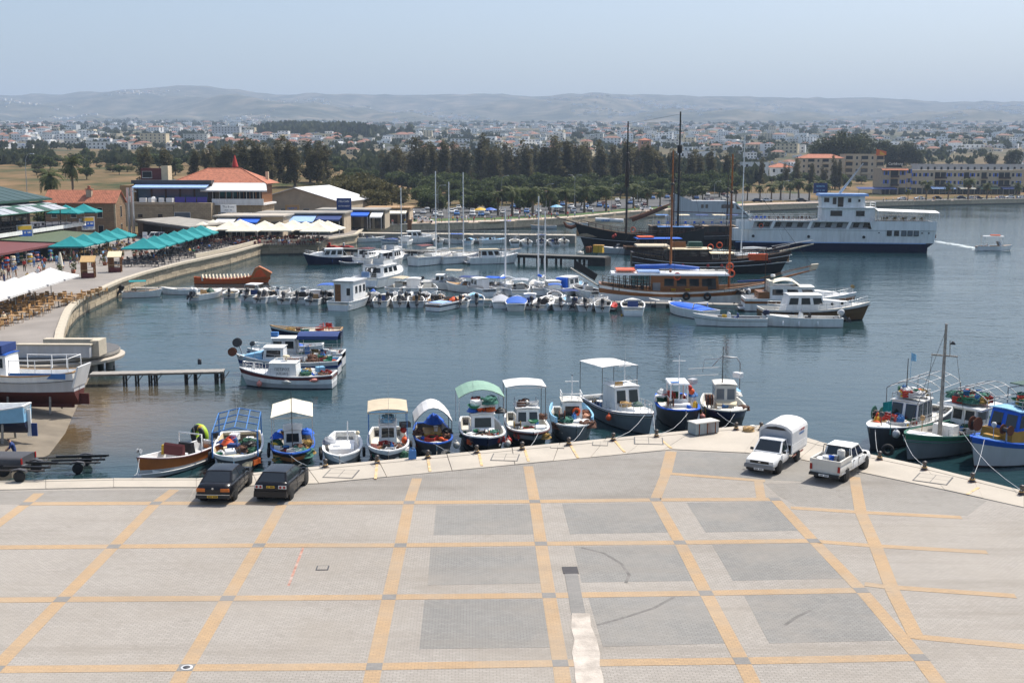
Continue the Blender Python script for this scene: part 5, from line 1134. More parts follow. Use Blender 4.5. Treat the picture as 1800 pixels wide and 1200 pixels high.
# ------------------------------------------------------------ boats lying in the middle of the basin
GM = 'boats lying at anchor in the basin'
c,a,L = bp(420,681,588,676,WATER)
t = boat('fishing_boat','white cabin boat with dark red band along its gunwale and lettered cabin side','on the red banded white boat',c,R(180)+R(-3.2),group=GM);L = 7.6
h = hull(t,L,2.5,.95,.5,.15,cols=('darkhull','lightgrey','white','maroon'),rim='white',deck='white',floor=.3,fore=.6,tr=.85,full=2.2,rake=.8,band=(.4,.72))
w_ = cabin(t,-1.0,1.5,1.6,h.fz,1.25,'white','white',.35,rb=.1,front=2,side=0,over=.05)
text('ΠΕΤΡΟΣ',.3,'darkgrey',t,(.15,.80,h.fz+.82),(R(88),0,R(180)));text('Λ.Π. 6819',.22,'darkgrey',t,(.15,.80,h.fz+.5),(R(88),0,R(180)))
rail(t,[(-.9,-.6,h.fz+1.35),(.9,-.6,h.fz+1.35),(.9,.6,h.fz+1.35),(-.9,.6,h.fz+1.35)],.16,'white',.02,False);MB().lathe([(.05,0),(.05,.3),(.28,.32),(.3,.4),(.2,.46),(.01,.47)],(0,0,h.fz+1.36),12).build('radar','cream',t)
siderail(t,h,.45,.75,.5);bowrail(t,h,.78,.97,.5);mast(t,2.6,0,1.2,1.8,.1,'white')
for k,cc,x,y,z,s in (('buoy','pink',1.9,1.1,.15,1.1),('float','offwhite',-.3,1.35,.45,1.5),('float','pink',-2.5,1.3,.6,1.5),('jerrycan','brightblue',-2.1,.4,h.fz,1.1),('box','lightblue',-2.6,-.3,h.fz+.5,1.1),('crate','lightblue',-1.4,-.2,h.fz+.3,1.3),('basin','lightgrey',-1.5,.5,h.fz,1),('rope_coil','straw',-3.0,.3,h.fz,1)): put(t,k,cc,x,y,z,x,s)
mess(t,-3.2,-1.2,1.6,h.fz,8,15,NETS);antenna(t,-2.8,.7,.9,1.8,'darkgrey')
c,a,L = bp(408,660,604,652,WATER)
t = boat('fishing_boat','light blue and white fishing boat with net hauling wheels on its bow','on the light blue boat with bow wheels',c,R(180),group=GM);L = 8.6
h = hull(t,L,2.9,1.1,.5,.1,cols=('black','lightgrey','navycloth','lightgrey'),rim='white',deck='lightblue',floor=.3,fore=.62,tr=.8,full=2.4,band=(.55,.75),fdeck='lightblue')
cabin(t,.2,2.0,1.7,h.fz,1.45,'white','white',.2,front=1,side=1);MB().hexa([(2.0,-.8,1.1),(3.6,-.5,1.3),(3.6,.5,1.3),(2.0,.8,1.1),(2.0,-.8,1.9),(3.5,-.45,1.6),(3.5,.45,1.6),(2.0,.8,1.9)]).build('fore_cover','lightblue',t)
reel(t,L/2-.1,0,2.6,.38,.3,'darkgrey','y',(L/2-.5,0,1.6));reel(t,L/2+.2,.5,1.9,.36,.3,'rust','y',(L/2-.4,.3,1.4));reel(t,L/2-1.2,-.7,2.4,.2,.3,'darkgrey','y',(L/2-1.0,-.7,1.3));siderail(t,h,.3,.8,.55)
mess(t,-3.8,-.2,2.0,h.fz,14,16,NETS)
c,a,L = bp(500,640,604,640,WATER)
t = boat('fishing_boat','grey cabin boat with square navy blue canopy over its stern deck','on the boat with the navy canopy',W(520,642,WATER),R(180),group=GM);L = 8.4
h = hull(t,L,2.8,1.1,.4,.1,cols=('black','lightgrey','lightgrey','lightgrey'),rim='white',deck='lightgrey',floor=.35,fore=.75,tr=.85);strake(t,h,'navycloth',.8,.06)
cabin(t,-.2,2.0,1.7,h.fz,1.7,'lightgrey','white',.15,front=2,side=2);canopy(t,-3.9,-.4,2.5,2.75,'navycloth',.22,False,1.0,valance=.3)
mess(t,-3.6,-.6,2.0,h.fz,12,17,NETS+[('tarpaulin','orange'),('crate','red')]);put(t,'box','midblue',1.7,.2,h.fz+1.85);siderail(t,h,.05,.5,.5);bowrail(t,h,.6,.97,.5)
t = boat('dinghy','small white dinghy with blue tarpaulin moored behind the navy canopy','in the small white dinghy',W(528,622,WATER),R(185),group=GM);h = hull(t,4.2,1.7,.8,.3,.1,cols=('lightblue','lightblue','white','white'),deck='white',floor=.4,fore=.9);put(t,'tarpaulin','brightblue',.1,0,h.fz+.2,0,1.2);thwart(t,h,.3);put(t,'net_heap','netgreen',-1,0,h.fz)
t = boat('barge','flat old wooden barge with split deck boards and stacked red chairs','on the old flat barge',W(538,593,WATER),R(182),group=GM)
h = hull(t,7.2,3.0,.75,.5,.1,cols=('black','navy','navy','white'),rim='tan',deck='stonepale',floor=.1,fore=.97,tr=.8,full=2)
for i in range(3): put(t,'chair','red',-1.5-.5*i,.2*i-.3,h.fz+.02,i,.95)
put(t,'plank','offwhite',-.8,.3,h.fz+.3,.5,1.1);put(t,'net_heap','netgold',1.5,.3,h.fz,0,1.2);put(t,'net_heap','nylon',0,.6,h.fz,0,1.1);put(t,'net_heap','netbrown',.7,-.5,h.fz,1,1);put(t,'crate','red',-1.3,-.6,h.fz,1,1.2)
# ------------------------------------------------------------ floating pontoon with small craft
A = W(215,506,WATER);B = W(1290,541,WATER);ang = math.atan2(B.y-A.y,B.x-A.x);d = B-A
PTS = [(215,505),(430,508),(640,524),(860,526),(1290,534),(1440,541)]
ZP = WATER+.55
t = thing('pontoon','long floating plank walkway with small boats on both sides','pontoon',(0,0,0));q = [W(x,y,ZP) for x,y in PTS]
for p,r_ in zip(q,q[1:]):
 e = (r_-p);n = max(1,round(e.length/2.6));an = math.atan2(e.y,e.x)
 for i in range(n):
  m = p.lerp(r_,(i+.5)/n);MB().rbox(0,0,-.12,e.length/n*.97,1.7,.12,an).build('deck_section','greywood',t,tuple(m))
  if i % 2 == 0: MB().rbox(0,0,-.75,1.2,1.5,.62,an).build('float','oldconcrete',t,tuple(m))
 for i in range(0,n,2): m = p.lerp(r_,(i+.2)/n);MB().cyl((0,0,0),(0,0,.25),.07,n=6).build('cleat','galv',t,(m.x,m.y-.7,m.z))
def small(name,label,px,py,rz,L,Wd,H=.6,engine=None,eng2=False,cover=None,cons=False,screen=False,cols=('white','white','white','white'),deck='offwhite',bim=None,rimc='white',cab=None,full=2.6,tr=.85,gr='small boats at the floating pontoon',where=None,seats=True,arch=False,extra=None,bow=.3,bowr=False,fore=.62):
 if deck == 'offwhite': deck = ('offwhite','tan','grey','offwhite','lightblue','darkgrey','greywood')[px*7 % 11 % 7]
 if gr and 'floating pontoon' in gr: L *= 1.1;Wd *= 1.06;H += .15
 t = boat(name,label,where or 'in the '+label.split(' with ')[0],W(px,py,WATER),rz,group=gr)
 h = hull(t,L,Wd,H,bow,.0,.3,tr,full,.5,cols,rimc,deck,.35,fore,rimw=.1,n=12)
 if engine: 
  for y in ((-.25,.25) if eng2 else (0,)): outboard(t,-L/2-.05,y,h.g(0)+.05,engine,1.55 if L > 5 else 1.2,tilt=-.55 if px % 2 else -.8)
 if cover:
  n = 8;MB().rings([[(x,w*math.cos(g_)*.98,zz+hh*math.sin(g_)) for g_ in [math.pi*k/8 for k in range(9)]] for x,w,zz,hh in [(h.x(s),h.w(s)+.04,h.g(s)-.03,.05+.38*math.sin(math.pi*min(1,max(.06,s*1.02)))) for s in [.06+.82*i/n for i in range(n+1)]]],False,False,True).build('boat_cover',cover,t)
 if cons: console(t,.1,h.fz,'white',min(.7,Wd*.4))
 if screen: windscreen(t,L*.12,Wd*.8,h.H+.06,mat='glass' if px % 2 else 'clearpane')
 if seats and not cover: seat(t,-.7,h.fz,Wd*.45,('offwhite','navycloth','darkgrey','tan','black')[px*3 % 5]);seat(t,-L/2+.5,h.fz,Wd*.7,('white','darkgrey','tan')[px % 3],False,.4,.3)
 if bim: canopy(t,-L*.32,L*.1,Wd*.85,2.1,bim,.12,False,H,'steel',.018,ribs=0)
 if arch: MB().tube([(-L*.25,-Wd*.42,H),(-L*.3,-Wd*.38,1.9),(-L*.3,Wd*.38,1.9),(-L*.25,Wd*.42,H)],.035).build('arch','steel',t)
 if cab: cabin(t,cab[0],cab[1],Wd*.72,h.fz,cab[2],'white','white',.35,front=2,side=2)
 if bowr: bowrail(t,h,.62,.97,.4)
 if extra: extra(t,h)
 return t,h
UP = R(92)   # bows towards the far side, engines towards the camera
small('dinghy','white dinghy with turquoise bimini at the shore end',251,522,R(15),4.6,1.8,engine='black',bim='teal')
small('rowing_boat','long white rowing boat with blue thwarts tied to the shore end',321,517,R(175),5.5,1.6,.5,seats=False,extra=lambda t,h: [thwart(t,h,s,mat='blue') for s in (.25,.5,.72)])
small('motorboat','white motorboat with green tarpaulin and two upturned outboards',366,524,R(65),5,2.1,engine='white',eng2=True,extra=lambda t,h: put(t,'tarpaulin','darkgreen',.4,0,h.fz+.4,0,1.5))
small('dinghy','round grey dinghy with small black outboard',407,522,R(95),3.2,1.9,.5,engine='black',tr=.8,cols=('black','offwhite','offwhite','offwhite'),seats=False,extra=lambda t,h: put(t,'net_heap','netgold',0,0,h.fz))
small('motorboat','white motorboat with hard roof arch and black outboard near the orange boat',452,524,R(80),5.6,2.2,engine='black',arch=True,cons=True,extra=lambda t,h: MB().box(-1.7,.2,-.85,.85,1.92,1.99).build('hard_top','white',t))
small('motorboat','open white motorboat with grey outboard and tall rail',488,527,R(70),5.6,2.2,engine='darkgrey',cons=True,bowr=True,arch=True)
small('motorboat','wide white motorboat with steel arch and central console',533,528,R(88),6,2.5,engine='black',cons=True,arch=True,bowr=True)
small('motorboat','dark topped motorboat with blue bimini and two black engines',578,528,R(88),5.5,2.5,engine='black',eng2=True,bim='blue',cols=('black','grey','white','white'))
t,h = small('houseboat','white square cabined houseboat with brown door facing the water',618,539,R(75),7.5,3.2,.9,seats=False,fore=.75,full=3.5)
MB().box(-2.4,1.5,-1.3,1.3,h.fz,h.fz+2.6,.04,.04).build('cabin','white',t);MB().box(-2.6,1.7,-1.42,1.42,h.fz+2.605,h.fz+2.72).build('cabin_roof','lightgrey',t);MB().box(-2.43,-2.37,.35,1.1,h.fz+.1,h.fz+2.25).build('door','wood',t)
o = MB().box(-2.43,-2.37,-.95,-.35,h.fz+.9,h.fz+1.9).build('window','white',t);MB().box(-2.44,-2.42,-.88,-.42,h.fz+.97,h.fz+1.83).build('pane','glass',o);MB().box(-4.0,-2.6,-1.45,1.45,.55,.7).build('stern_platform','lightgrey',t)
for x in (-1.6,-.4,.8): facewin((-2.4,-1.3,h.fz),(1.5,-1.3,h.fz),(1.5,-1.26,h.fz+2.6),(-2.4,-1.26,h.fz+2.6),(x+2.2)/3.9,(x+2.9)/3.9,.45,.78,t)
bowrail(t,h,.7,.97,.6)
for (px,lab,col,kw) in ((655,'white open boat with blue folded bimini and grey outboard','darkgrey',dict(extra=lambda t,h: put(t,'tarpaulin','blue',.6,0,h.fz+.9,0,1.0))),(688,'cream open boat with black outboard and orange float','black',dict(extra=lambda t,h: put(t,'buoy','orange',-1.5,.9,.1,0,.8))),(718,'narrow white open boat with dark seat pads','black',dict(extra=lambda t,h: put(t,'tarpaulin','darkgrey',0,0,h.fz+.3))),(743,'small white tender carrying orange buoys','black',dict(extra=lambda t,h: [put(t,'buoy','orange',-.8+.5*i,.3*(-1)**i,h.fz,0,.8) for i in range(3)]))):
 small('motorboat',lab,px,531,R(85+px % 7),5.0,1.95,engine=col,cons=px % 2 == 0,**kw)
small('speedboat','long blue and white speedboat with flat sunbed and orange life jackets',790,541,R(62),7,2.4,.7,cols=('navy','white','navy','white'),extra=lambda t,h: [MB().box(-3.3,-1.0,-.95,.95,h.H+.02,h.H+.12).build('sunbed','paleblue',t),MB().box(-3.7,-3.3,-1.0,1.0,.3,.42).build('swim_platform','lightgrey',t),put(t,'tarpaulin','brightorange',.6,-.2,h.H,0,1.4)],screen=True,seats=False)
small('motorboat','white motorboat with black windscreen cover and tilted outboard',835,533,R(95),5.4,2.2,engine='black',bim='black')
small('motorboat','white cuddy boat under blue fitted cover with cream stern',908,541,R(88),5.8,2.5,.7,cover='blue',cols=('offwhite','offwhite','white','white'))
small('inflatable_boat','grey inflatable with black hooded console and white tubes',958,540,R(75),5.6,2.4,.5,engine='black',cols=('lightgrey','white','white','white'),extra=lambda t,h: [MB().tube([(h.x(s),sg*(h.w(s)-.05),h.g(s)+.05) for s in [0,.2,.4,.6,.75,.88,.97,1]],.24,8).build('tube','white',t) for sg in (-1,1)]+[put(t,'tarpaulin','black',.2,0,h.fz+.5,0,1.5)])
small('inflatable_boat','white inflatable with navy bimini and tall black engine',1000,540,R(98),5.4,2.3,.5,engine='black',bim='navycloth',cols=('lightgrey','white','white','white'),extra=lambda t,h: [MB().tube([(h.x(s),sg*(h.w(s)-.05),h.g(s)+.05) for s in [0,.2,.4,.6,.75,.88,.97,1]],.22,8).build('tube','white',t) for sg in (-1,1)]+[console(t,.3,h.fz)])
small('motorboat','cream motorboat with twin engines and red round fender',1040,541,R(50),6.2,2.3,engine='navy',cons=True,cols=('offwhite','white','white','white'),extra=lambda t,h: put(t,'buoy','red',-2.8,-1.2,.0))
t = thing('jet_ski','red and white jet ski with black base beside the pontoon','jet ski',W(1078,545,WATER),R(75),'small boats at the floating pontoon')
h = hull(t,3.0,1.15,.4,.15,.05,.25,cols=('black','black','white','white'),rim='black',deck='red',floor=.0,fore=.5,n=12)
MB().rings([[(x,w*math.cos(g_),.4+hh*math.sin(g_)) for g_ in [math.pi*k/8 for k in range(9)]] for x,w,hh in ((-1.3,.28,.2),(-.5,.26,.42),(.0,.24,.42),(.3,.4,.5),(.7,.42,.52),(1.2,.25,.2))],False,False).build('seat','red',t);MB().tube([(.25,-.4,1.0),(.4,0,1.0),(.25,.4,1.0)],.03).build('handlebar','black',t)
small('speedboat','white bowrider with pale green windscreen and yellow fender',1112,549,R(85),6.3,2.7,.85,screen=True,cols=('lightgrey','white','white','white'),full=3.2,extra=lambda t,h: [MB().box(-3.5,-3.1,-1.1,1.1,.25,.4).build('swim_platform','white',t),put(t,'buoy','yellow',-2.9,1.3,-.1,0,.6)])
small('speedboat','navy bottomed bowrider under bright blue cockpit cover',1212,555,R(120),7.2,2.7,.85,cover='brightblue',cols=('navy','white','white','white'),extra=lambda t,h: MB().tube([(-1.8,-1.1,.85),(-2.0,-1.0,1.7),(-2.0,1.0,1.7),(-1.8,1.1,.85)],.09).build('arch','offwhite',t))
small('speedboat','low white fishing speedboat with black stripe and twin blue engines',1282,572,R(176),7.2,2.2,.75,engine='navy',cons=True,bow=.4,where='in the low white speedboat with black stripe',extra=lambda t,h: [strake(t,h,'black',.7,.02),put(t,'rope_coil','yellow',.6,.2,h.fz+.4,0,1.3)])
small('speedboat','long white speedboat with large white outboard moored against the brown cruiser',1408,573,R(178),7.8,2.3,.8,engine='lightgrey',cons=True,bow=.35,extra=lambda t,h: [put(t,'fender','white',x,1.2,.1) for x in (-1.5,.5,2.2)])
# far side of the pontoon
def cruiser(label,px,py,rz,L,Wd,H,fly=True,cols=('navy','white','white','white'),name='motor_yacht',gr=None,bim=None,roof='white'):
 t = boat(name,label,'on the '+label.split(' with ')[0],W(px,py,WATER),rz,group=gr)
 h = hull(t,L,Wd,H,.7,.0,.5,.9,2.4,1.0,cols,'white','white',.35,.55,rimw=.12);z = h.fz
 cabin(t,-L*.28,L*.16,Wd*.72,z,1.75,'white',roof,.9,rb=.0,front=3,side=3,back=1,zf=(.45,.85),frame=None,over=.15,door='glass')
 MB().hexa([(L*.12,-Wd*.3,H),(L*.36,-Wd*.14,H+.5),(L*.36,Wd*.14,H+.5),(L*.12,Wd*.3,H),(L*.1,-Wd*.27,H+.95),(L*.3,-Wd*.1,H+.75),(L*.3,Wd*.1,H+.75),(L*.1,Wd*.27,H+.95)]).build('coachroof','white',t)
 if fly:
  y = Wd*.34;pts = [(-L*.26,-y,z+1.85),(L*.0,-y,z+1.85),(L*.06,0,z+1.85),(L*.0,y,z+1.85),(-L*.26,y,z+1.85)]
  MB().rings([[(p[0],p[1],z+1.8) for p in pts],[(p[0]*1.0-.1,p[1],z+2.5) for p in pts]],False,False,False).build('flybridge_coaming','white',t)
  canopy(t,-L*.26,L*.02,Wd*.66,z+3.6,bim or 'whitecloth',.12,False,z+1.9,ribs=0);seat(t,-L*.1,z+1.85,Wd*.4,'white');rail(t,[(-L*.27,-y,z+1.9),(-L*.27,0,z+1.9),(-L*.27,y,z+1.9)],.9)
 bowrail(t,h,.55,.97,.6);rail(t,[(-L/2+.1,-Wd*.4,H),(-L/2+.1,0,H),(-L/2+.1,Wd*.4,H)],.6);MB().box(-L/2-.7,-L/2+.05,-Wd*.4,Wd*.4,.25,.4).build('swim_platform','lightgrey',t)
 MB().tube([(-L/2-.1,-.3,.3),(-L*.28,-.3,z+1.8)],.03).build('ladder_rail','steel',t)
 return t,h
GY = 'boats on the far side of the floating pontoon'
t,h = cruiser('big white flybridge cruiser with white sun top',674,499,R(72),12.5,4.6,1.5,gr=GY);antenna(t,-1,.8,h.fz+3.6,2.5);reel(t,-4.6,0,2.4,.3,.7,'white');MB().box(-6.05,-6.0,-.6,.6,1.6,2.3).build('flag','paleblue',t)
t,h = small('fishing_boat','grey gear laden fishing boat with rods and small beige awning',782,508,R(170),7,2.5,.8,cab=(-.2,1.4,1.4),gr=GY,where='on the grey gear laden fishing boat');canopy(t,-2.6,-.3,2.0,2.7,'beige',.1,zb=.8);mess(t,-3,2.5,1.6,h.fz+.3,14,99,[('net_heap','lightgrey'),('net_heap','greycloth'),('crate','lightgrey'),('bucket','white'),('rope_heap','lightgrey'),('float','offwhite')]);reel(t,3.2,0,1.5,.25,.3,'darkgrey')
small('speedboat','white speedboat with arched navy bimini and dark windscreen',822,513,R(150),6.5,2.4,.8,screen=True,bim='navycloth',gr=GY)
small('speedboat','white speedboat with bright blue bimini beside the sloop',866,514,R(155),6.2,2.4,.8,screen=True,bim='brightblue',gr=GY)
small('cabin_boat','small white and blue cabin boat with blue hull stripe',1000,516,R(60),7.2,2.7,.9,cab=(-1.8,1.2,1.6),cols=('white','white','brightblue','white'),bowr=True,gr=GY,seats=False,extra=lambda t,h: [MB().box(-2.3,-1.85,-.8,.8,h.fz+.3,h.fz+1.6).build('curtain','brightblue',t),antenna(t,0,.3,2.3,1.4)])
small('tender','small white boat with round blue bimini at the pontoon edge',975,528,R(90),4.4,1.9,.6,bim='blue',gr=GY)
def sloop(label,px,py,rz,L,Wd,H,mh,gr,cols=('navy','white','white','white'),sail='white',bim=None,mastc='white',lean=0):
 t = boat('sailing_yacht',label,'on the '+label.split(' with ')[0],W(px,py,WATER),rz,'sailing boat',gr)
 h = hull(t,L,Wd,H,.35,.0,.5,.7,2.0,.9,cols,'white','offwhite',.25,.55,rimw=.1);strake(t,h,'navycloth',.82,.03)
 MB().hexa([(-L*.12,-Wd*.28,H-.1),(L*.28,-Wd*.14,H),(L*.28,Wd*.14,H),(-L*.12,Wd*.28,H-.1),(-L*.12,-Wd*.25,H+.42),(L*.22,-Wd*.1,H+.35),(L*.22,Wd*.1,H+.35),(-L*.12,Wd*.25,H+.42)]).build('coachroof','white',t)
 m = mast(t,L*.1,0,H,H+mh,.11,mastc,.8);bo = MB().cyl((L*.1,0,H+1.1),(-L*.3,0,H+1.15),.05,n=6).build('boom',mastc,t)
 MB().tube([(L*.08,0,H+1.25),(-.05*L,0,H+1.32),(-L*.28,0,H+1.25)],[.16,.2,.08],8).build('furled_sail',sail,bo)
 for zz in (.45,.72): MB().cyl((L*.1,-.6,H+mh*zz),(L*.1,.6,H+mh*zz),.02,n=5).build('spreader',mastc,m)
 for e in ((L/2-.1,0),(-L/2+.1,0),(L*.06,Wd*.46),(L*.06,-Wd*.46)): stay(t,(L*.1,0,H+mh*.98),(e[0],e[1],H+.1),.012)
 bowrail(t,h,.3,.98,.55,n=9,r=.014);rail(t,[(-L/2+.2,-Wd*.3,H),(-L/2+.1,0,H),(-L/2+.2,Wd*.3,H)],.6);MB().torus((-L*.34,0,H+.5),.35,.02,'x',12,4).build('wheel','steel',t)
 if bim: canopy(t,-L*.42,-L*.12,Wd*.75,H+1.9,bim,.15,zb=H,ribs=0)
 return t,h
GX = 'small boats at the floating pontoon'
for i,(px,lab,kw) in enumerate(((470,'white runabout with low windscreen and black outboard',dict(screen=True,engine='black')),(510,'white runabout with steel arch and grey outboard',dict(arch=True,engine='darkgrey')),(556,'white cuddy boat with black outboard',dict(cab=(-.2,1.2,1.1),engine='black')),(672,'white runabout with low windscreen and black outboard',dict(screen=True,engine='black')),(704,'white open boat with yellow seat and grey outboard',dict(cons=True,engine='darkgrey',extra=lambda t,h: put(t,'tarpaulin','cream',-.5,0,h.fz+.4))),(731,'white boat with black tilted outboard and blue crate',dict(cons=True,engine='black',extra=lambda t,h: put(t,'crate','midblue',.2,.2,h.fz))),(768,'white runabout with steel arch and black outboard',dict(arch=True,engine='black',screen=True)),(814,'white open boat with red seat pads',dict(engine='black',extra=lambda t,h: put(t,'tarpaulin','red',-.4,0,h.fz+.45))),(880,'white open boat with grey cover',dict(cover='greycloth')),(932,'white cuddy boat with navy stripe',dict(cab=(-.2,1.2,1.1),cols=('navy','white','navycloth','white'),engine='black')),(980,'white runabout with steel arch and grey outboard',dict(arch=True,engine='darkgrey')),(1020,'white open boat with black seats',dict(cons=True,engine='black',extra=lambda t,h: put(t,'tarpaulin','black',-.3,0,h.fz+.4))),(1060,'white open boat with green seats and outboard',dict(engine='black',extra=lambda t,h: put(t,'tarpaulin','darkgreen',-.3,0,h.fz+.4))))):
 small('motorboat',lab,px,tableval([(430,527),(640,535),(860,536),(1100,545)],px),R(82+(i*37) % 17),5.2,2.0,gr=GX,bowr=i % 2 == 0,**kw)
for i,(px,lab,kw) in enumerate(((705,'white day boat with beige top on the far side of the pontoon',dict(bim='beige',screen=True)),(728,'white cuddy boat on the far side of the pontoon',dict(cab=(-1,1.2,1.3),bowr=True)),(750,'white day boat with steel arch beyond the pontoon',dict(arch=True,screen=True)),(842,'white cabin boat beyond the pontoon beside the blue bimini',dict(cab=(-1.5,1.0,1.5),bowr=True)),(915,'white runabout beyond the pontoon with grey top',dict(bim='greycloth',screen=True)),(972,'white cuddy boat beyond the pontoon near the blue sail',dict(cab=(-1,1.2,1.3),bowr=True)),(1030,'small white open boat between pontoon and excursion boat',dict(cons=True)))):
 small('motorboat',lab,px,tableval([(640,513),(860,517),(1100,522)],px),R(75+(i*53) % 40),6.4,2.4,.85,gr=GY,**kw)
sloop('slim white sloop with bare raked twin spars on the pontoon',893,516,R(120),8,2.6,.9,10.5,GY)
sloop('slender white sloop moored behind the blue bimini boats',886,513,R(75),7.5,2.4,.9,9.5,GY)
sloop('white sloop with grey sail cover beside the blue sail cover',956,514,R(80),8,2.6,.95,10,GY,sail='greycloth')
sloop('white sloop with bright blue sail cover on the pontoon',948,513,R(100),8.5,2.8,.95,12,GY,sail='brightblue')

# ------------------------------------------------------------ timber pier on piles
A = W(598,436,.2);B = W(1066,451,.2);d = B-A;ang = math.atan2(d.y,d.x);L = d.length
t = thing('timber_pier','dark timber pier on thick black piles across the inner basin','pier',(A.x,A.y,0),ang);n = 70;P0 = None
for i in range(n):
 if P0 is None: P0 = MB().box(-L/n*.48,L/n*.48,-1.6,1.6,.1,.2).build('plank','darkplank',t);o = P0
 else: o = share(P0,t,name='plank')
 o.location = ((i+.5)*L/n,0,rng.uniform(-.01,.01));o.rotation_euler = (0,0,0)
for y in (-1.3,1.3): MB().box(0,L,y-.14,y+.14,-.35,.09).build('bearer','blackwood',t)
P0 = None
for i in range(15):
 for y in (-1.35,1.35):
  for dx in ((0,.5) if i % 2 else (0,)):
   if P0 is None: P0 = MB().cyl((0,0,-3),(0,0,-.1),.22,n=8).build('pile','blackwood',t);o = P0
   else: o = share(P0,t,name='pile')
   o.location = (L*(i+.5)/15+dx*1.6,y,0);o.rotation_euler = (0,0,0)
MB().box(L-2.8,L+.3,-1.75,1.75,-2.5,.09).build('end_block','blackwood',t)  # black colour here stands for shadow at the pier end
yb = thing('fuel_tank','yellow metal cabinet at the end of the timber pier','cabinet',W(1052,444,.2),ang);MB().box(-.9,.9,-.6,.6,0,1.3,.08,.08).build('body','yellow',yb);MB().box(-.95,.95,-.65,.65,1.302,1.4,.1,.1).build('lid','ochre',yb);MB().box(.1,.14,-.63,-.58,.1,1.2).build('door_seam','black',yb)
gear('drum','rust',W(1037,444,.2),0,2.0,'beside the yellow cabinet on the timber pier','things on the timber pier');gear('net_heap','offwhite',W(1020,446,.2),0,1.5,'on the timber pier near the yellow cabinet','things on the timber pier')
gear('drum','rust',W(1033,444.5,.2),0,2.0,'beside the yellow cabinet on the timber pier','things on the timber pier')
# concrete mole behind it
A = W(622,409,.4);B = W(1012,413,.4);d = B-A;ang = math.atan2(d.y,d.x);L = d.length
t = thing('concrete_mole','low concrete mole with pipe railing between the two basins','mole',(A.x,A.y,0),ang)
MB().box(0,L,-2,2,-3,.3).build('core','oldconcrete',t)
for i in range(16): MB().box(i*L/16+.04,(i+1)*L/16-.04,-2.1,2.1,.305,.42).build('slab','concrete',t)
rail(t,[(L*.25+i*L*.7/14,-1.6,.42) for i in range(15)],.8,'galv',.04)
kb = thing('kiosk_board','brown wooden information post on the mole','sign',W(720,405,.4),0);MB().box(-.5,.5,-.2,.2,0,2.4).build('panel','wood',kb);MB().box(-.65,.65,-.3,.3,2.4,2.55).build('cap','darkwood',kb)
# ------------------------------------------------------------ second row of boats
G2 = 'boats at the timber pier'
t,h = cruiser('navy hulled cruiser with white cabin by the terrace corner',577,464,R(198),8.6,3.0,1.25,False,('navy','navy','navy','navy'),gr=G2)
for x in (-2,-.5): put(t,'fender','navycloth',x,1.5,.3)
small('tender','grey inflatable tender tied beside the navy hulled cruiser',612,466,R(190),3.2,1.5,.4,cols=('darkgrey','greyhull','greyhull','greyhull'),gr=G2)
cruiser('white cabin cruiser with maroon cloth top behind the flybridge cruiser',648,461,R(75),8.5,3.0,1.1,False,gr=G2,roof='maroon')
sloop('white sloop with maroon bimini moored stern out at the pier',760,464,R(55),10.5,3.6,1.5,14.5,G2,bim='awnred',sail='offwhite')
sloop('cream decked ketch with dark windows at the pier',808,462,R(40),8.5,3.0,1.3,14.5,G2,sail='cream')
sloop('small white sloop with thin bare mast behind the flybridge cruiser',702,456,R(60),7.5,2.5,.95,12,G2)
sloop('white sloop with grey cover between the maroon bimini sloop and ketch',784,461,R(48),8,2.7,1.1,13,G2,sail='greycloth')
cruiser('tall white cruiser with navy cloth top beside the pier root',690,466,R(78),9.5,3.4,1.3,True,gr=G2,bim='navycloth')
cruiser('white express cruiser with beige top moored along the pier',868,463,R(15),9,3.0,1.1,False,gr=G2,roof='beige')
G3 = 'boats between the pier and the mole'
for px,py,rz,lab,kw in ((668,422,60,'white sport boat with blue cockpit by the mole root',dict(screen=True,deck='lightblue')),(715,430,80,'white cuddy boat with grey windows by the mole',dict(cab=(-1,1.2,1.3))),(770,428,95,'white motorboat with black engine behind the maroon bimini',dict(engine='black',cons=True)),(824,429,85,'white motorboat with beige top behind the ketch',dict(bim='beige')),(990,430,92,'white open motorboat at the mole end',dict(cons=True,engine='black')),(652,425,20,'white sport boat with tall steel arch by the mole',dict(arch=True,screen=True)),(694,428,195,'white and blue day cruiser by the mole',dict(screen=True,cols=('white','white','midblue','white'))),(798,428,170,'small white boat with blue bimini behind the ketch',dict(bim='blue')),(846,427,10,'grey speedboat with black bow cover',dict(screen=True,cols=('black','grey','white','white'))),(868,428,30,'white inflatable with blue seats by the mole',dict(cons=True,deck='lightblue')),
       (905,430,90,'white motorboat with bare bimini poles near the mole end',dict(arch=True,cons=True)),(925,431,95,'white motorboat with grey console',dict(cons=True,engine='black')),(952,430,88,'navy canopied motorboat near the mole end',dict(bim='navycloth',engine='black')),(972,431,100,'white speedboat with two black engines',dict(screen=True,engine='black',eng2=True)),(888,447,5,'low white skiff lying under the pier',dict(cons=True))):
 small('motorboat',lab,px,py,R(rz),6.4,2.4,.85,gr=G3,**kw)
t,h = cruiser('white pilothouse boat with side windows between pier and mole',735,427,R(8),8.5,2.9,1.2,False,gr=G3)
small('cabin_boat','white and blue cabin boat with blue awning behind the mole',886,402,R(180),6,2.4,.9,cab=(-.4,1.4,1.6),bim='blue',gr='boats below the promenade',seats=False)
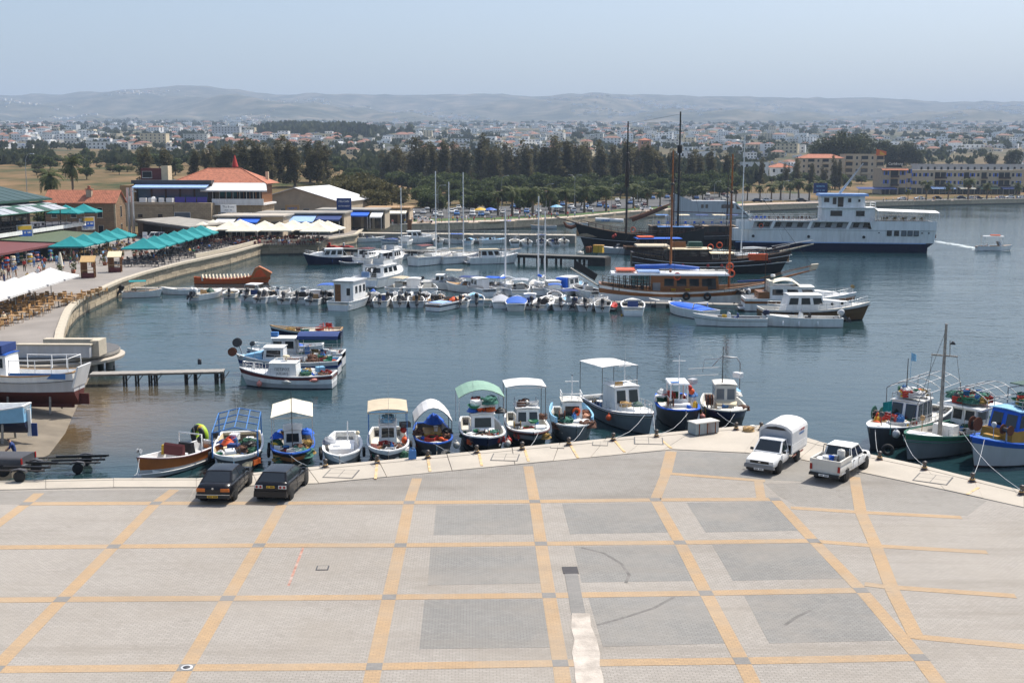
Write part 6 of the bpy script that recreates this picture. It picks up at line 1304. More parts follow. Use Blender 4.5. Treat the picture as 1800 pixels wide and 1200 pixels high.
for px,py,lab,kw in ((935,397,'white speedboat below the promenade with orange buoys',{}),(968,396,'light blue skiff below the promenade',dict(cols=('white','lightblue','lightblue','white'))),(1012,397,'low white speedboat off the promenade wall',dict(screen=True)),(870,399,'blue covered boat below the promenade',dict(cover='blue')),(955,402,'grey boat tied below the promenade',dict(cols=('grey','lightgrey','lightgrey','white')))):
 small('motorboat',lab,px,py,R(170+px % 20),7,2.6,.8,gr='boats below the promenade',**kw)
gear('buoy','brightorange',W(985,392,WATER-.1),0,3,'floating below the promenade wall','harbour buoys')
# pedal boats and the orange banana boat
c = W(410,498,WATER);t = thing('dragon_boat','long orange ride boat with rows of pale upright seats and high prow','ride boat',c,R(8))
h = hull(t,11,2.2,.7,.9,.3,.35,.3,2.0,.6,('rust','orange','brightorange','orange'),'orange','orange',.2,.99,n=16)
for i in range(14): MB().ext([(-4.4+.5*i,.5),(-4.15+.5*i,.5),(-4.3+.5*i,1.35),(-4.42+.5*i,1.3)],-.7,.7).build('seat','canvas',t)
MB().ext([(2.4,.6),(5.2,.9),(5.6,1.5),(4.6,2.1),(3.8,2.5),(3.2,2.2),(2.8,1.4)],-.75,.75).build('slide_head','hullorange',t);MB().ext([(2.9,.9),(4.9,1.0),(4.1,2.1),(3.5,1.9)],-.78,.78).build('painted_panel','brightorange',t)
for px,lab in ((583,'red pedal boat moored at the terrace corner'),(608,'red and grey pedal boat beside the terrace corner')):
 t = thing('pedal_boat',lab,'pedal boat',W(px,437,WATER),R(5))
 for y in (-.5,.5): MB().rings([[(x,y+.28*math.cos(g_)*k,.25+.25*math.sin(g_)*k) for g_ in [2*math.pi*j/8 for j in range(8)]] for x,k in ((-1.6,.5),(-1.2,1),(1.2,1),(1.7,.3))]).build('float','red',t)
 MB().box(-1.0,.8,-.7,.7,.45,.6).build('deck','red',t);MB().box(-.6,-.2,-.6,.6,.6,1.2,.05,.02).build('seat','red' if px == 583 else 'lightgrey',t)
# ------------------------------------------------------------ wooden excursion ships
def spars(t,x,z0,z1,r,mat='mastwood',W_=4,yard=None,top=None):
 m = mast(t,x,0,z0,z1,r,mat,.55,n=10)
 MB().lathe([(r*.9,0),(r*1.6,.05),(r*1.6,.25),(r*.6,.3)],(x,0,z0+(z1-z0)*.72),8).build('mast_cap','darksteel',m)
 for y in (-W_/2,W_/2):
  for dx in (-.6,0,.6): stay(t,(x,0,z0+(z1-z0)*.8),(x+dx-.3,y,z0+.3),.02,name='shroud')
 return m
# A: brown cabin ketch
GS = None
c = W(1205,531,WATER);t = boat('excursion_ship','two masted wooden excursion boat with varnished cabin and white brown banded hull','on the varnished excursion boat',c,R(-2.5),'ship');L = 22
h = hull(t,L,5.2,1.6,1.1,.8,.8,.55,2.3,1.8,('darkhull','white','varnish','white'),'varnish','deckwood',.35,.98,rimw=.25,band=(.55,.8),n=20);strake(t,h,'wood',1.0,.08)
w_ = cabin(t,-4.6,4.0,3.4,h.fz,2.3,'varnish',None,.2,front=3,side=0,frame='wood')
for i,x in enumerate((-2.9,-1.3,.3,1.9)):
 for sg in (0,1):
  q = (w_[0],w_[1],w_[5],w_[4]) if sg == 0 else (w_[2],w_[3],w_[7],w_[6]);u = (x+4.6)/8.6
  facewin(*q,*( (u,u+.14) if sg == 0 else (1-u-.14,1-u)),.42,.82,t,'wood','glass',.07)
facewin(w_[0],w_[1],w_[5],w_[4],.84,.96,.05,.85,t,'wood','glass',name='door');facewin(w_[0],w_[1],w_[5],w_[4],.03,.14,.15,.6,t,'wood','grey',name='door')
MB().box(-9.6,5.2,-2.0,2.0,h.fz+2.31,h.fz+2.55,.1,.1).build('cabin_roof','white',t)
for x in [-9.3+.75*i for i in range(7)]:
 for y in (-1.9,1.9): MB().cyl((x,y,h.H),(x,y,h.fz+2.3),.05,n=6).build('awning_post','darkwood',t)
siderail(t,h,.02,.3,.8,.15,8,'darkwood',.035);rail(t,[(-9,-1.8,h.fz+2.55),(0,-1.8,h.fz+2.55),(5,-1.8,h.fz+2.55),(5,1.8,h.fz+2.55),(-9,1.8,h.fz+2.55)],.5,'steel',.02)
MB().tube([(-6.5,0,h.fz+3.2),(-2,0,h.fz+3.3),(1.6,0,h.fz+3.0)],[.28,.32,.26],8).build('sail_cover','blue',t);MB().box(-8.9,-6.5,-1.5,1.5,h.fz+2.75,h.fz+2.95).build('liferaft','brightorange',t);MB().box(-6.2,-3.4,-1.5,1.2,h.fz+2.6,h.fz+2.75).build('roof_mat','paleblue',t)
spars(t,-2.0,h.fz+2.5,19.0,.17,W_=5);spars(t,5.4,h.fz,18.6,.17,W_=5)
lifering(t,(-1.3,-1.82,h.fz+2.2),'y',.42);lifering(t,(5.4,-.45,4.6),'y',.42);lifering(t,(5.6,-.4,3.7),'y',.42)
bs = MB().cyl((9.6,0,2.5),(16.2,0,4.3),.17,.08,8).build('bowsprit','varnish',t);MB().tube([(9.5,-1.0,3.0),(13,-.5,4.1),(16,-.15,4.8)],.04).build('pulpit_rail','wood',bs);MB().tube([(9.5,1.0,3.0),(13,.5,4.1),(16,.15,4.8)],.04).build('pulpit_rail','wood',bs);MB().hexa([(15.4,-.3,4.1),(16.3,-.3,4.4),(16.3,.3,4.4),(15.4,.3,4.1),(15.6,-.35,4.9),(16.5,-.35,5.0),(16.5,.35,5.0),(15.6,.35,4.9)]).build('net_platform','stonepale',bs)
stay(t,(5.4,0,18),(16,0,4.4),.025);stay(t,(-2,0,18.5),(-10.5,0,2.6),.025);stay(t,(5.4,0,18),(-2,0,18.4),.02)
g_ = MB().slab((-14.6,-.5,4.3),(-10.8,-.5,1.9),(-10.8,.5,1.9),(-14.6,.5,4.3),t=.12).build('gangway','greywood',t);MB().slab((-14.3,-.52,4.4),(-11.6,-.52,2.7),(-11.2,-.52,3.5),(-13.9,-.52,5.2),t=.06).build('name_board','black',g_)
for s_,cc in ((.42,'yellow'),(.5,'yellow')): put(t,'bucket',cc,h.x(s_),-2.0,h.fz,0,2.2)
for x in (-.2,2.4): put(t,'tyre','rubber',x,-2.65,.6,R(90),1.6)
put(t,'net_heap','black',6.8,-1.6,h.fz,0,2);put(t,'buoy','lightgrey',7.6,-1.5,h.fz,0,1.8)
for i in range(10): put(t,'chair','darkgrey',-9.3+.9*(i % 5),-1.0+1.9*(i//5),h.fz,i)
# cream topped motor yacht and brown cruiser beside it
c = W(1400,545,WATER);t,h = cruiser('cream topped motor yacht with teak aft deck moored outside the excursion boat',1405,545,R(-3),13.5,4.0,1.5,False,('darkhull','white','varnish','white'))
MB().sheet([[(-3.6+.5*i,-1.3+2.6*j/4,3.6+.35*math.sin(i*.5)-.12*abs(j-2)-(0 if i < 6 else .18*(i-5))) for j in range(5)] for i in range(10)],.05).build('spray_hood','canvas',t);MB().box(-3.9,-3.5,-1.3,1.3,1.4,3.6).build('aft_curtain','canvas',t);MB().box(-5.2,-3.9,-1.5,1.5,1.5,2.3).build('teak_seat','wood',t)
mast(t,-4.2,0,1.5,7.5,.07,'darkwood');MB().lathe([(.25,0),(.3,.1),(.25,.3),(.01,.32)],(-3.3,0,4.0),10).build('radar','white',t);MB().tube([(-7.5,0,3.4),(-4.3,0,3.6)],.12).build('boom_cover','navycloth',t);reel(t,6.2,0,2.9,.2,.5,'straw')
c = W(1432,562,WATER);t = boat('cabin_cruiser','long white cabin cruiser with dark brown hull and steep bow','on the dark brown hulled cruiser',c,R(2));L = 12.5
h = hull(t,L,3.6,1.25,.75,.1,.5,.9,2.4,1.0,('black','brownhull','brownhull','white'),'offwhite','offwhite',.25,.6,band=(.5,.84));strake(t,h,'black',.84,.05)
cabin(t,-3.8,1.0,2.6,h.fz,1.9,'white','white',.7,rb=.5,front=3,side=3,zf=(.48,.85),frame='lightgrey');MB().hexa([(.8,-1.2,1.25),(4.2,-.6,1.6),(4.2,.6,1.6),(.8,1.2,1.25),(.6,-1.1,2.35),(3.6,-.5,2.1),(3.6,.5,2.1),(.6,1.1,2.35)]).build('coachroof','white',t)
for x in (1.6,2.8):
 for sg in (-1,1): MB().cyl((x,sg*(1.06-.17*(x-.8)),1.95),(x,sg*(1.16-.17*(x-.8)),1.93),.16,n=10).build('porthole','glass',t)
bowrail(t,h,.5,.98,.7,n=8);siderail(t,h,.1,.5,.6)
for x in (-5.3,-3.2): put(t,'tyre','rubber',x,-1.9,.45,R(90),1.2)
small('tender','small grey inflatable tender on the pontoon before the excursion boat',1168,537,R(178),3.6,1.6,.45,cols=('grey','lightgrey','white','white'),gr='small boats at the floating pontoon')
# B: dark gulet
c = W(1250,478,WATER);t = boat('excursion_ship','dark brown gulet with thin white hull lines and cream deckhouse roofs','on the dark brown gulet',c,R(-1),'ship');L = 26
h = hull(t,L,6,2.0,1.5,1.2,.9,.6,2.3,2.2,('black','blackhull','darkwood','darkwood'),'darkwood','deckwood',.4,.98,rimw=.3,n=20);strake(t,h,'white',.52,.045);strake(t,h,'white',.82,.045)
cabin(t,-7.5,-.5,4.2,h.fz,2.2,'darkwood','cream',.3,front=3,side=4,frame='darkwood',over=.6);cabin(t,-.3,4.5,3.6,h.fz,1.5,'darkwood','cream',1.2,front=3,side=3,frame='white',over=.2)
for x in [-12+.9*i for i in range(6)]:
 for y in (-2.3,2.3): MB().cyl((x,y,h.H),(x,y,h.H+2.2),.05,n=6).build('awning_post','darkwood',t)
MB().box(-12.4,-7,-2.6,2.6,h.H+2.2,h.H+2.4,.1,.1).build('awning_roof','beige',t);MB().box(-4,-1.5,-1,1,h.fz+2.5,h.fz+3.3,.2,.1).build('roof_raft','darkgreen',t);MB().box(-6.6,-4.4,-1.3,-.9,h.fz+2.45,h.fz+3.4).build('name_board','wood',t)
siderail(t,h,.02,.98,.9,.12,22,'darkwood',.04);bs = MB().cyl((11,0,3.3),(16.4,0,4.6),.18,.1,8).build('bowsprit','stonepale',t)
for sg in (-1,1):
 MB().tube([(10,sg*1.6,4.1),(13,sg*.7,4.7),(16.2,sg*.2,5.2)],.05).build('pulpit_rail','lightgrey',bs)
MB().box(5.6,8.6,-2.4,-1.4,h.fz+.5,h.fz+1.5).build('raft_case','brightorange',t);lifering(t,(-.6,-2.4,h.fz+2.6),'y',.45);lifering(t,(.9,-2.0,h.fz+2.9),'y',.45)
for x,cc in ((-5,'red'),(-1,'red'),(1.2,'red')): put(t,'buoy',cc,x,-2.95,1.0,0,1.3)
for i in range(8): put(t,'chair','maroon',9.0+.25*(i % 4)-i*.5,-1.8+.3*(i % 3),h.fz,i)
# white mast sloop behind, and the pirate ship
sloop('white hulled schooner with tall white mast between the gulet and the ferry',1316,461,R(170),14,3.8,1.3,21,None,mastc='white')
c = W(1122,434,WATER);t = boat('pirate_ship','black two masted sailing ship with red figurehead and furled brown sail','on the black two masted ship',c,R(178),'ship');L = 27
h = hull(t,L,6.5,2.6,2.4,1.5,1.0,.6,2.2,2.5,('black','blackhull','blackhull','blackhull'),'darkwood','deckwood',.5,.98,rimw=.3,n=20);strake(t,h,'lightgrey',.45,.05,s0=.3)
spars(t,2.6,h.fz,26.0,.26,'blackwood',6);m_ = spars(t,-8.2,h.fz,28.0,.28,'blackwood',6);MB().cyl((2.6,-1.8,17.0),(2.6,1.8,17.0),.09,n=6).build('yard','blackwood',t)
MB().lathe([(.1,0),(.5,.1),(.55,1.6),(.45,1.7),(.4,.2)],(-8.2,0,19.5),10).build('crows_nest','blackwood',m_);MB().lathe([(.1,0),(.42,.1),(.46,5.0),(.3,5.4)],(2.6,0,12.5),8).build('furled_topsail','darkwood',t)
bm = MB().cyl((2.0,0,6.0),(-6.5,0,9.0),.16,n=6).build('gaff','wood',t);MB().tube([(1.5,0,5.8),(-1.5,0,6.8),(-6,0,8.4)],[.6,.45,.2],8).build('furled_sail','netbrown',bm)
MB().cyl((12.5,0,4.8),(17.5,0,6.2),.2,.1,8).build('bowsprit','darkwood',t);MB().tube([(13.2,0,4.4),(14.2,0,4.0),(15.2,0,4.3),(15.8,0,5.2)],[.35,.4,.35,.12],8).build('figurehead','rust',t)
siderail(t,h,.02,.95,.9,.15,16,'darkwood',.05);cabin(t,-11,-4,4.5,h.fz,2.2,'darkwood','midblue',.2,front=2,side=4,frame='wood',over=.4)
for a_,b_ in (((2.6,0,25.6),(13,0,5.2)),((2.6,0,25.5),(-8.2,0,27.5)),((-8.2,0,27),(-13,0,5))): stay(t,a_,b_,.03)
bn = MB().slab((5.5,-3.35,3.6),(11.0,-2.2,4.0),(11.0,-2.2,5.0),(5.5,-3.35,4.6),t=.05) if False else None
MB().cyl((3.4,3.2,5.6),(9.2,2.4,5.8),.45,n=10).build('banner_roll','whitecloth',t);glyphs(9,.6,'midblue',t,(6.3,3.28,5.7),(R(90),0,R(187)))
lifering(t,(1.4,3.3,3.8),'y',.5);put(t,'buoy','red',5.5,3.4,2.0,0,1.6);put(t,'buoy','red',5.1,3.4,2.3,0,1.6)
t = boat('motor_yacht','grey sport yacht moored beyond the timber pier end','on the grey sport yacht',W(1088,446,WATER),R(175));h = hull(t,10,3.2,1.1,.5,0,.4,.9,2.2,1.2,('grey','lightgrey','lightgrey','lightgrey'),'lightgrey','lightgrey',.3,.5);windscreen(t,1.2,2.4,1.2,.6,.8,'glass');MB().slab((-2,-1.62,.5),(2.6,-1.62,.55),(2.2,-1.66,.9),(-1.8,-1.66,.9),t=.04).build('hull_window','glass',t)
# third ship with blue awnings, behind
c = W(1240,432,WATER);t = boat('excursion_ship','dark excursion ship with upper sun deck of blue chairs before the ferry','on the sun deck ship',c,R(2),'ship');L = 30
h = hull(t,L,6.5,2.4,1.2,.6,.9,.7,2.4,1.6,('black','blackhull','darkgrey','darkwood'),'darkwood','deckwood',.4,.98,n=18);strake(t,h,'lightgrey',.9,.05)
cabin(t,-12,6,5.4,h.fz,2.3,'darkwood','deckwood',.3,front=4,side=9,frame='darkwood',over=.3);rail(t,[(-12+1.6*i,-2.9,h.fz+2.45) for i in range(12)],1.0,'lightgrey',.04);rail(t,[(-12+1.6*i,2.9,h.fz+2.45) for i in range(12)],1.0,'lightgrey',.04)
for x0,cc in ((-11,'midblue'),(-6.5,'cream'),(-2.5,'navycloth'),(1.2,'cream'),(4,'navycloth')): canopy(t,x0,x0+2.6,4.6,h.fz+4.6,cc,.1,zb=h.fz+2.4,ribs=0)
spars(t,-7,h.fz+2.4,17.5,.16,'darkwood',5);spars(t,4.5,h.fz+2.4,15.0,.16,'darkwood',5)
for i in range(9): put(t,'chair','brightblue',-10.5+1.9*i,-1.9,h.fz+2.5,1.5)
t2 = boat('catamaran','low dark excursion deck with blue roof mats behind the gulet','on the low excursion deck',W(1165,447,WATER),R(4),'ship');h = hull(t2,15,5,1.4,.6,.2,.5,cols=('black','darkgrey','darkwood','darkwood'),rim='wood',deck='deckwood',floor=.3,fore=.97);cabin(t2,-5,3,3.6,h.fz,2.0,'darkwood','brightblue',.2,front=2,side=5,frame='wood',over=.5);MB().box(-5,-2,-1.5,1.5,h.fz+2.2,h.fz+2.4).build('roof_mat','brightorange',t2)
# white super yacht
c = W(1246,398,WATER);t = boat('super_yacht','large pale grey motor yacht with sloping bow roof and dark oval windows','on the pale grey motor yacht',c,R(-3),'yacht');L = 24
h = hull(t,L,6.5,2.6,1.0,.2,.8,.9,2.6,2.0,('navy','lightgrey','lightgrey','white'),'white','lightgrey',.3,.5)
MB().ext([(-10.5,2.4),(10.5,2.7),(6.5,6.6),(4.5,7.2),(-5.0,7.2),(-8.0,8.3),(-10.0,9.2),(-10.6,8.8),(-9.6,7.0),(-10.5,5.4)],-2.6,2.6).build('superstructure','lightgrey',t)
for x0,x1 in ((-2.6,-1.9),(-1.4,-.7),(3.0,6.4)): MB().ext([(x0,5.2),(x1,5.2),(x1,6.2),(x0,6.2)],-2.64,2.64).build('window','glass',t)
MB().ext([(7.2,4.9),(8.2,5.0),(7.0,6.1)],-2.64,2.64).build('window','glass',t);MB().ext([(6.6,6.62),(10.8,2.75),(11.1,2.9),(6.9,6.85)],-2.7,2.7).build('visor','white',t);MB().ext([(-10.5,4.1),(10.0,3.6),(10,3.75),(-10.5,4.3)],-2.66,2.66).build('stripe','maroon',t)
bowrail(t,h,.7,.97,.8)
# ------------------------------------------------------------ ferry
c0 = W(1290,437,WATER);c1 = W(1636,441,WATER);d = c1-c0;a = math.atan2(d.y,d.x);L = d.length
t = boat('ferry','white ferry with navy underside, blue wheelhouse roof and white stern awning','on the white ferry',Vector((c0.x,c0.y,WATER)),a,'ferry')
def sec(x,w,zlo):
 return w
st = [(-.5,.5),(1.2,2.2),(3.5,3.7),(7,4.2),(L-6,4.2),(L-1.5,4.1),(L,3.9)]
b = MB()
for k,(z0,z1,f0,f1,e0,e1) in enumerate(((-1.2,1.75,.78,.95,-4.2,-.35),(1.75,4.3,.95,1,-.35,0))):
 b.m(k)
 for sg in (-1,1):
  vs = []
  for i,(x,w) in enumerate(st):
   xa = x+e0 if i == len(st)-1 else x+(1.4 if i == 0 else 0)*(1-k);xb = x+e1 if i == len(st)-1 else x
   vs += [(xa,sg*w*f0,z0),(xb,sg*w*f1,z1)]
  b.add(vs,[(2*i,2*i+2,2*i+3,2*i+1)[::-sg] for i in range(len(st)-1)])
 n = len(st)-1;x,w = st[-1];b.add([(x+e0,-w*f0,z0),(x+e0,w*f0,z0),(x+e1,w*f1,z1),(x+e1,-w*f1,z1)],[(0,1,2,3)])
b.build('hull',['navy','white'],t); 
MB().prism([(x,-w) for x,w in st]+[(x,w) for x,w in st[::-1]],4.15,4.29).build('main_deck','lightgrey',t)
MB().box(-.02,L-2,-4.24,-4.2,1.62,1.8).build('boot_line','paleblue',t)
# bulwark with long slanted openings
zb0,zb1 = 4.3,5.9;ops = [(3.0,6.6),(7.2,14.0),(14.6,21.6),(22.2,26.8)] ;xs = 0
b = MB();ssz = .22
def wallseg(x0,x1,s0,s1):   # panel between two slanted edges
 for sg in (-1,1): MB().hexa([(x0,sg*4.2-.06,zb0),(x1,sg*4.2-.06,zb0),(x1,sg*4.2+.06,zb0),(x0,sg*4.2+.06,zb0),(x0+s0,sg*4.2-.06,zb1),(x1+s1,sg*4.2-.06,zb1),(x1+s1,sg*4.2+.06,zb1),(x0+s0,sg*4.2+.06,zb1)]).build('bulwark_panel','white',t)
prev = .5;pslant = 0
for i,(x0,x1) in enumerate(ops):
 wallseg(prev,x0,pslant,.7);prev = x1;pslant = -.5 if i == 3 else .7
wallseg(prev,L-.1,pslant,0)
for sg in (-1,1): MB().box(3,L-.1,sg*4.2-.08,sg*4.2+.08,5.9,6.1).build('bulwark_rail','white',t);MB().box(3,L-12,sg*4.2-.065,sg*4.2+.065,4.31,4.5).build('bulwark_foot','white',t)
MB().box(3.5,L-13,-3.0,3.0,4.3,5.85).build('saloon','lightgrey',t)
for x in (4.2,5.6,7.8,10.0,12.2,15.6,17.8,20.0,23.2,25.2):
 w_ = MB().ext([(x,4.75),(x+1.1,4.75),(x+1.35,5.65),(x+.25,5.65)],-3.05,-2.99).build('window','black',t);MB().ext([(x+.1,4.82),(x+1.0,4.82),(x+1.22,5.58),(x+.32,5.58)],-3.07,-3.051).build('pane','glass',w_)
MB().box(3,L-.1,-4.1,4.1,5.86,5.95).build('upper_deck','grey',t)
for i,x in enumerate((L-9.6,L-8.2,L-6.8,L-5.6,L-4.4)): 
 w_ = MB().box(x,x+.95,-4.25,-4.19,3.2,4.3 if i < 5 else 4.2).build('window','black',t);MB().box(x+.1,x+.85,-4.27,-4.252,3.3,4.2).build('pane','glass' if i < 2 else 'glasslight',w_)
for x in (3.5,14.5,25.3): o = MB().cyl((x,-4.1,2.9),(x,-4.24,2.9),.3,n=10).build('fairlead','black',t)
for x in (28.2,L-2.8,L-1.5): MB().cyl((x,-4.1,3.8),(x,-4.26,3.8),.14,n=8).build('porthole','black',t)
MB().cyl((L-.05,-2.8,3.2),(L+.15,-2.8,3.2),.45,n=10).build('stern_fairlead','maroon',t)
zd = 5.95;xw = 17.0
w_ = cabin(t,xw,xw+10.5,5.8,zd,2.6,'white',None,.1,front=0,side=0)
for x0,x1 in ((1.6,4.2),(6.6,8.6)):
 o = MB().box(xw+x0,xw+x1,-2.93,-2.86,zd+.9,zd+2.3).build('window','white',t);MB().box(xw+x0+.15,xw+x1-.15,-2.95,-2.931,zd+1.05,zd+2.15).build('pane','glass',o)
MB().box(xw-.2,xw+10.8,-3.1,3.1,zd+2.61,zd+2.8).build('bridge_deck','white',t)
w_ = cabin(t,xw+.1,xw+8.6,4.6,zd+2.8,2.2,'white',None,.1,rb=-.3,front=0,side=0)
for x0,x1,z0_,z1_ in ((.5,1.5,1.0,1.9),(2.2,2.9,.6,1.9),(3.2,4.3,.1,2.0),(5.2,5.8,1.0,1.8),(7.2,7.6,1.1,1.6)): MB().box(xw+x0,xw+x1,-2.36,-2.26,zd+2.8+z0_,zd+2.8+z1_).build('window','glass',t)
MB().box(xw-.6,xw+9.2,-2.7,2.7,zd+5.01,zd+5.5,.15,.15).build('wheelhouse_roof','paleblue',t);rail(t,[(xw+8.6,-2.8,zd+2.8),(xw+10.5,-2.8,zd+2.8),(xw+10.5,2.8,zd+2.8)],1.0,'white',.05)
m_ = MB().cyl((xw+3.8,0,zd+5.5),(xw+8.2,0,zd+11.6),.28,.08,8).build('mast','lightgrey',t);MB().cyl((xw+5.6,-1,zd+8.2),(xw+5.8,1,zd+8.3),.06,n=6).build('crosstree','lightgrey',m_)
canopy(t,xw+10.8,L+.4,8.2,zd+2.0,'whitecloth',.35,zb=zd,post='white',pr=.06,ribs=1,slope=-.35)
for y in (-4.1,4.1): rail(t,[(xw+9.5+1.35*i,y,zd) for i in range(int((L-xw-9.5)/1.35)+1)],1.0,'lightgrey',.035)
for y in (-4.1,4.1): rail(t,[(3.2+1.5*i,y,zd+.1) for i in range(10)],1.0,'lightgrey',.035)
for i in range(18): put(t,'chair','brightblue' if i < 4 else 'netbrown',(3.6+.7*i) if i < 4 else (3.2+.9*(i-4)),-3.2+.5*(i % 2),zd,i*.7,1.15)
for i in range(14): put(t,'chair','straw',xw+12+.62*i,-3.0+1.4*(i % 3),zd,i,1.1)
lifering(t,(5.0,-4.32,5.0),'y',.4)
# ------------------------------------------------------------ water taxi and its wake
t,h = small('water_taxi','small white water taxi with flat roof heading away from the ferry',1747,440,R(-8),7.0,2.5,.85,gr=None,cols=('white','white','white','white'),seats=False,fore=.75)
canopy(t,-2.4,1.6,2.2,2.9,'lightgrey',.06,zb=.8,post='white',ribs=0,pr=.04);MB().box(-.8,1.0,-.5,.5,2.98,3.2).build('roof_raft','brightorange',t);seat(t,-1.2,h.fz,1.6);windscreen(t,1.4,1.9,.9,.9,.4)
b = MB();rng = random.Random(8)
paint('foam',(.62,.70,.72),.6,.2,2)
p0 = W(1722,437,WATER);p1 = W(1642,424,WATER)
for i in range(420):
 u = rng.random()**.8;v = rng.gauss(0,1);c = p0.lerp(p1,u);s = (.15+.35*rng.random())*(1-.55*u);c = c+Vector((v*.6,v*(.6+1.3*u),.012+.002*(i % 5)))
 n = 6;b.add([(c.x+s*2.0*math.cos(k*1.047)*rng.uniform(.5,1.1),c.y+s*.8*math.sin(k*1.047)*rng.uniform(.5,1.1),c.z) for k in range(n)],[tuple(range(n))])
for i in range(60):
 c = on(t,rng.uniform(-3.6,3.5),0,0);sg = rng.choice((-1,1));s = .12+.2*rng.random();c = c+Vector((rng.uniform(-.3,.3),sg*rng.uniform(.9,1.6),.012));b.add([(c.x+s*2*math.cos(k*1.047),c.y+s*math.sin(k*1.047),c.z) for k in range(6)],[tuple(range(6))])
o = b.build('wake_foam','foam',kind='stuff');o['label'] = 'white foam wake between the ferry stern and the water taxi';o['category'] = 'wake'

# ------------------------------------------------------------ building kit
def brickmat(name,c1,c2,mo,bw,bh,axis='x'):
 m,nt,b,N,L = _nodes(name);b.inputs['Roughness'].default_value = .92;tc = N('ShaderNodeTexCoord');sp = N('ShaderNodeSeparateXYZ');L(tc.outputs['Object'],sp.inputs[0]);ad = N('ShaderNodeMath');ad.operation = 'ADD';L(sp.outputs[0],ad.inputs[0]);L(sp.outputs[1],ad.inputs[1])
 cb = N('ShaderNodeCombineXYZ');L(ad.outputs[0],cb.inputs[0]);L(sp.outputs[2],cb.inputs[1]);br = N('ShaderNodeTexBrick');br.inputs['Scale'].default_value = 1;br.inputs['Brick Width'].default_value = bw;br.inputs['Row Height'].default_value = bh;br.inputs['Mortar Size'].default_value = .03
 for k,c in (('Color1',c1),('Color2',c2),('Mortar',mo)): br.inputs[k].default_value = (*c,1)
 L(cb.outputs[0],br.inputs['Vector']);nz = N('ShaderNodeTexNoise');nz.inputs['Scale'].default_value = .7;nz.inputs['Detail'].default_value = 6;L(tc.outputs['Object'],nz.inputs['Vector']);mr = N('ShaderNodeMapRange');mr.inputs[3].default_value = .6;mr.inputs[4].default_value = 1.35;L(nz.outputs[0],mr.inputs[0])
 mx = N('ShaderNodeMix');mx.data_type = 'RGBA';mx.blend_type = 'MULTIPLY';mx.inputs[0].default_value = 1;L(br.outputs['Color'],mx.inputs[6]);L(mr.outputs[0],mx.inputs[7]);L(mx.outputs[2],b.inputs['Base Color'])
 bp = N('ShaderNodeBump');bp.inputs['Strength'].default_value = .4;bp.inputs['Distance'].default_value = .04;bp.invert = True;L(br.outputs['Fac'],bp.inputs['Height']);L(bp.outputs[0],b.inputs['Normal']);MATS[name] = m
brickmat('ashlar',(.26,.165,.085),(.21,.13,.07),(.15,.10,.06),.8,.38);brickmat('palestone',(.42,.33,.21),(.36,.28,.18),(.25,.2,.14),.9,.42)
def tilemat(name,col):
 m,nt,b,N,L = _nodes(name);b.inputs['Roughness'].default_value = .85;tc = N('ShaderNodeTexCoord');wv = N('ShaderNodeTexWave');wv.inputs['Scale'].default_value = .9;wv.inputs['Distortion'].default_value = .6;wv.bands_direction = 'X';L(tc.outputs['Object'],wv.inputs['Vector'])
 nz = N('ShaderNodeTexNoise');nz.inputs['Scale'].default_value = 1.6;nz.inputs['Detail'].default_value = 6;L(tc.outputs['Object'],nz.inputs['Vector']);cr = N('ShaderNodeValToRGB');L(nz.outputs[0],cr.inputs[0]);cr.color_ramp.elements[0].position = .3;cr.color_ramp.elements[1].position = .72
 cr.color_ramp.elements[0].color = (*[x*.68 for x in col],1);cr.color_ramp.elements[1].color = (*[min(1,x*1.25) for x in col],1);L(cr.outputs[0],b.inputs['Base Color']);bp = N('ShaderNodeBump');bp.inputs['Strength'].default_value = .5;bp.inputs['Distance'].default_value = .08;L(wv.outputs[0],bp.inputs['Height']);L(bp.outputs[0],b.inputs['Normal']);MATS[name] = m
tilemat('tile',(.40,.14,.075));tilemat('tile_dark',(.27,.13,.09))
def win(t,face,u,z,w,h,frame='white',glass='glass',shutter=None,sill=True,D=None):
 """window on a wall face: face = ('y', y0) looking to -y, or ('x', x1) looking to +x; u along the wall"""
 ax,p = face
 if ax == 'y':
  o = MB().box(u-w/2-.08,u+w/2+.08,p-.05,p+.02,z-.08,z+h+.08).build('window',frame,t);MB().box(u-w/2,u+w/2,p-.065,p-.051,z,z+h).build('pane',glass,o)
  if sill: MB().box(u-w/2-.15,u+w/2+.15,p-.16,p-.0,z-.2,z-.09).build('sill',frame,o)
  if shutter:
   for sg in (-1,1): MB().box(u+sg*(w*.75+.1)-w*.24,u+sg*(w*.75+.1)+w*.24,p-.06,p-.005,z,z+h).build('shutter',shutter,o)
 else:
  o = MB().box(p-.02,p+.05,u-w/2-.08,u+w/2+.08,z-.08,z+h+.08).build('window',frame,t);MB().box(p+.051,p+.065,u-w/2,u+w/2,z,z+h).build('pane',glass,o)
  if shutter:
   for sg in (-1,1): MB().box(p+.005,p+.06,u+sg*(w*.75+.1)-w*.24,u+sg*(w*.75+.1)+w*.24,z,z+h).build('shutter',shutter,o)
 return o
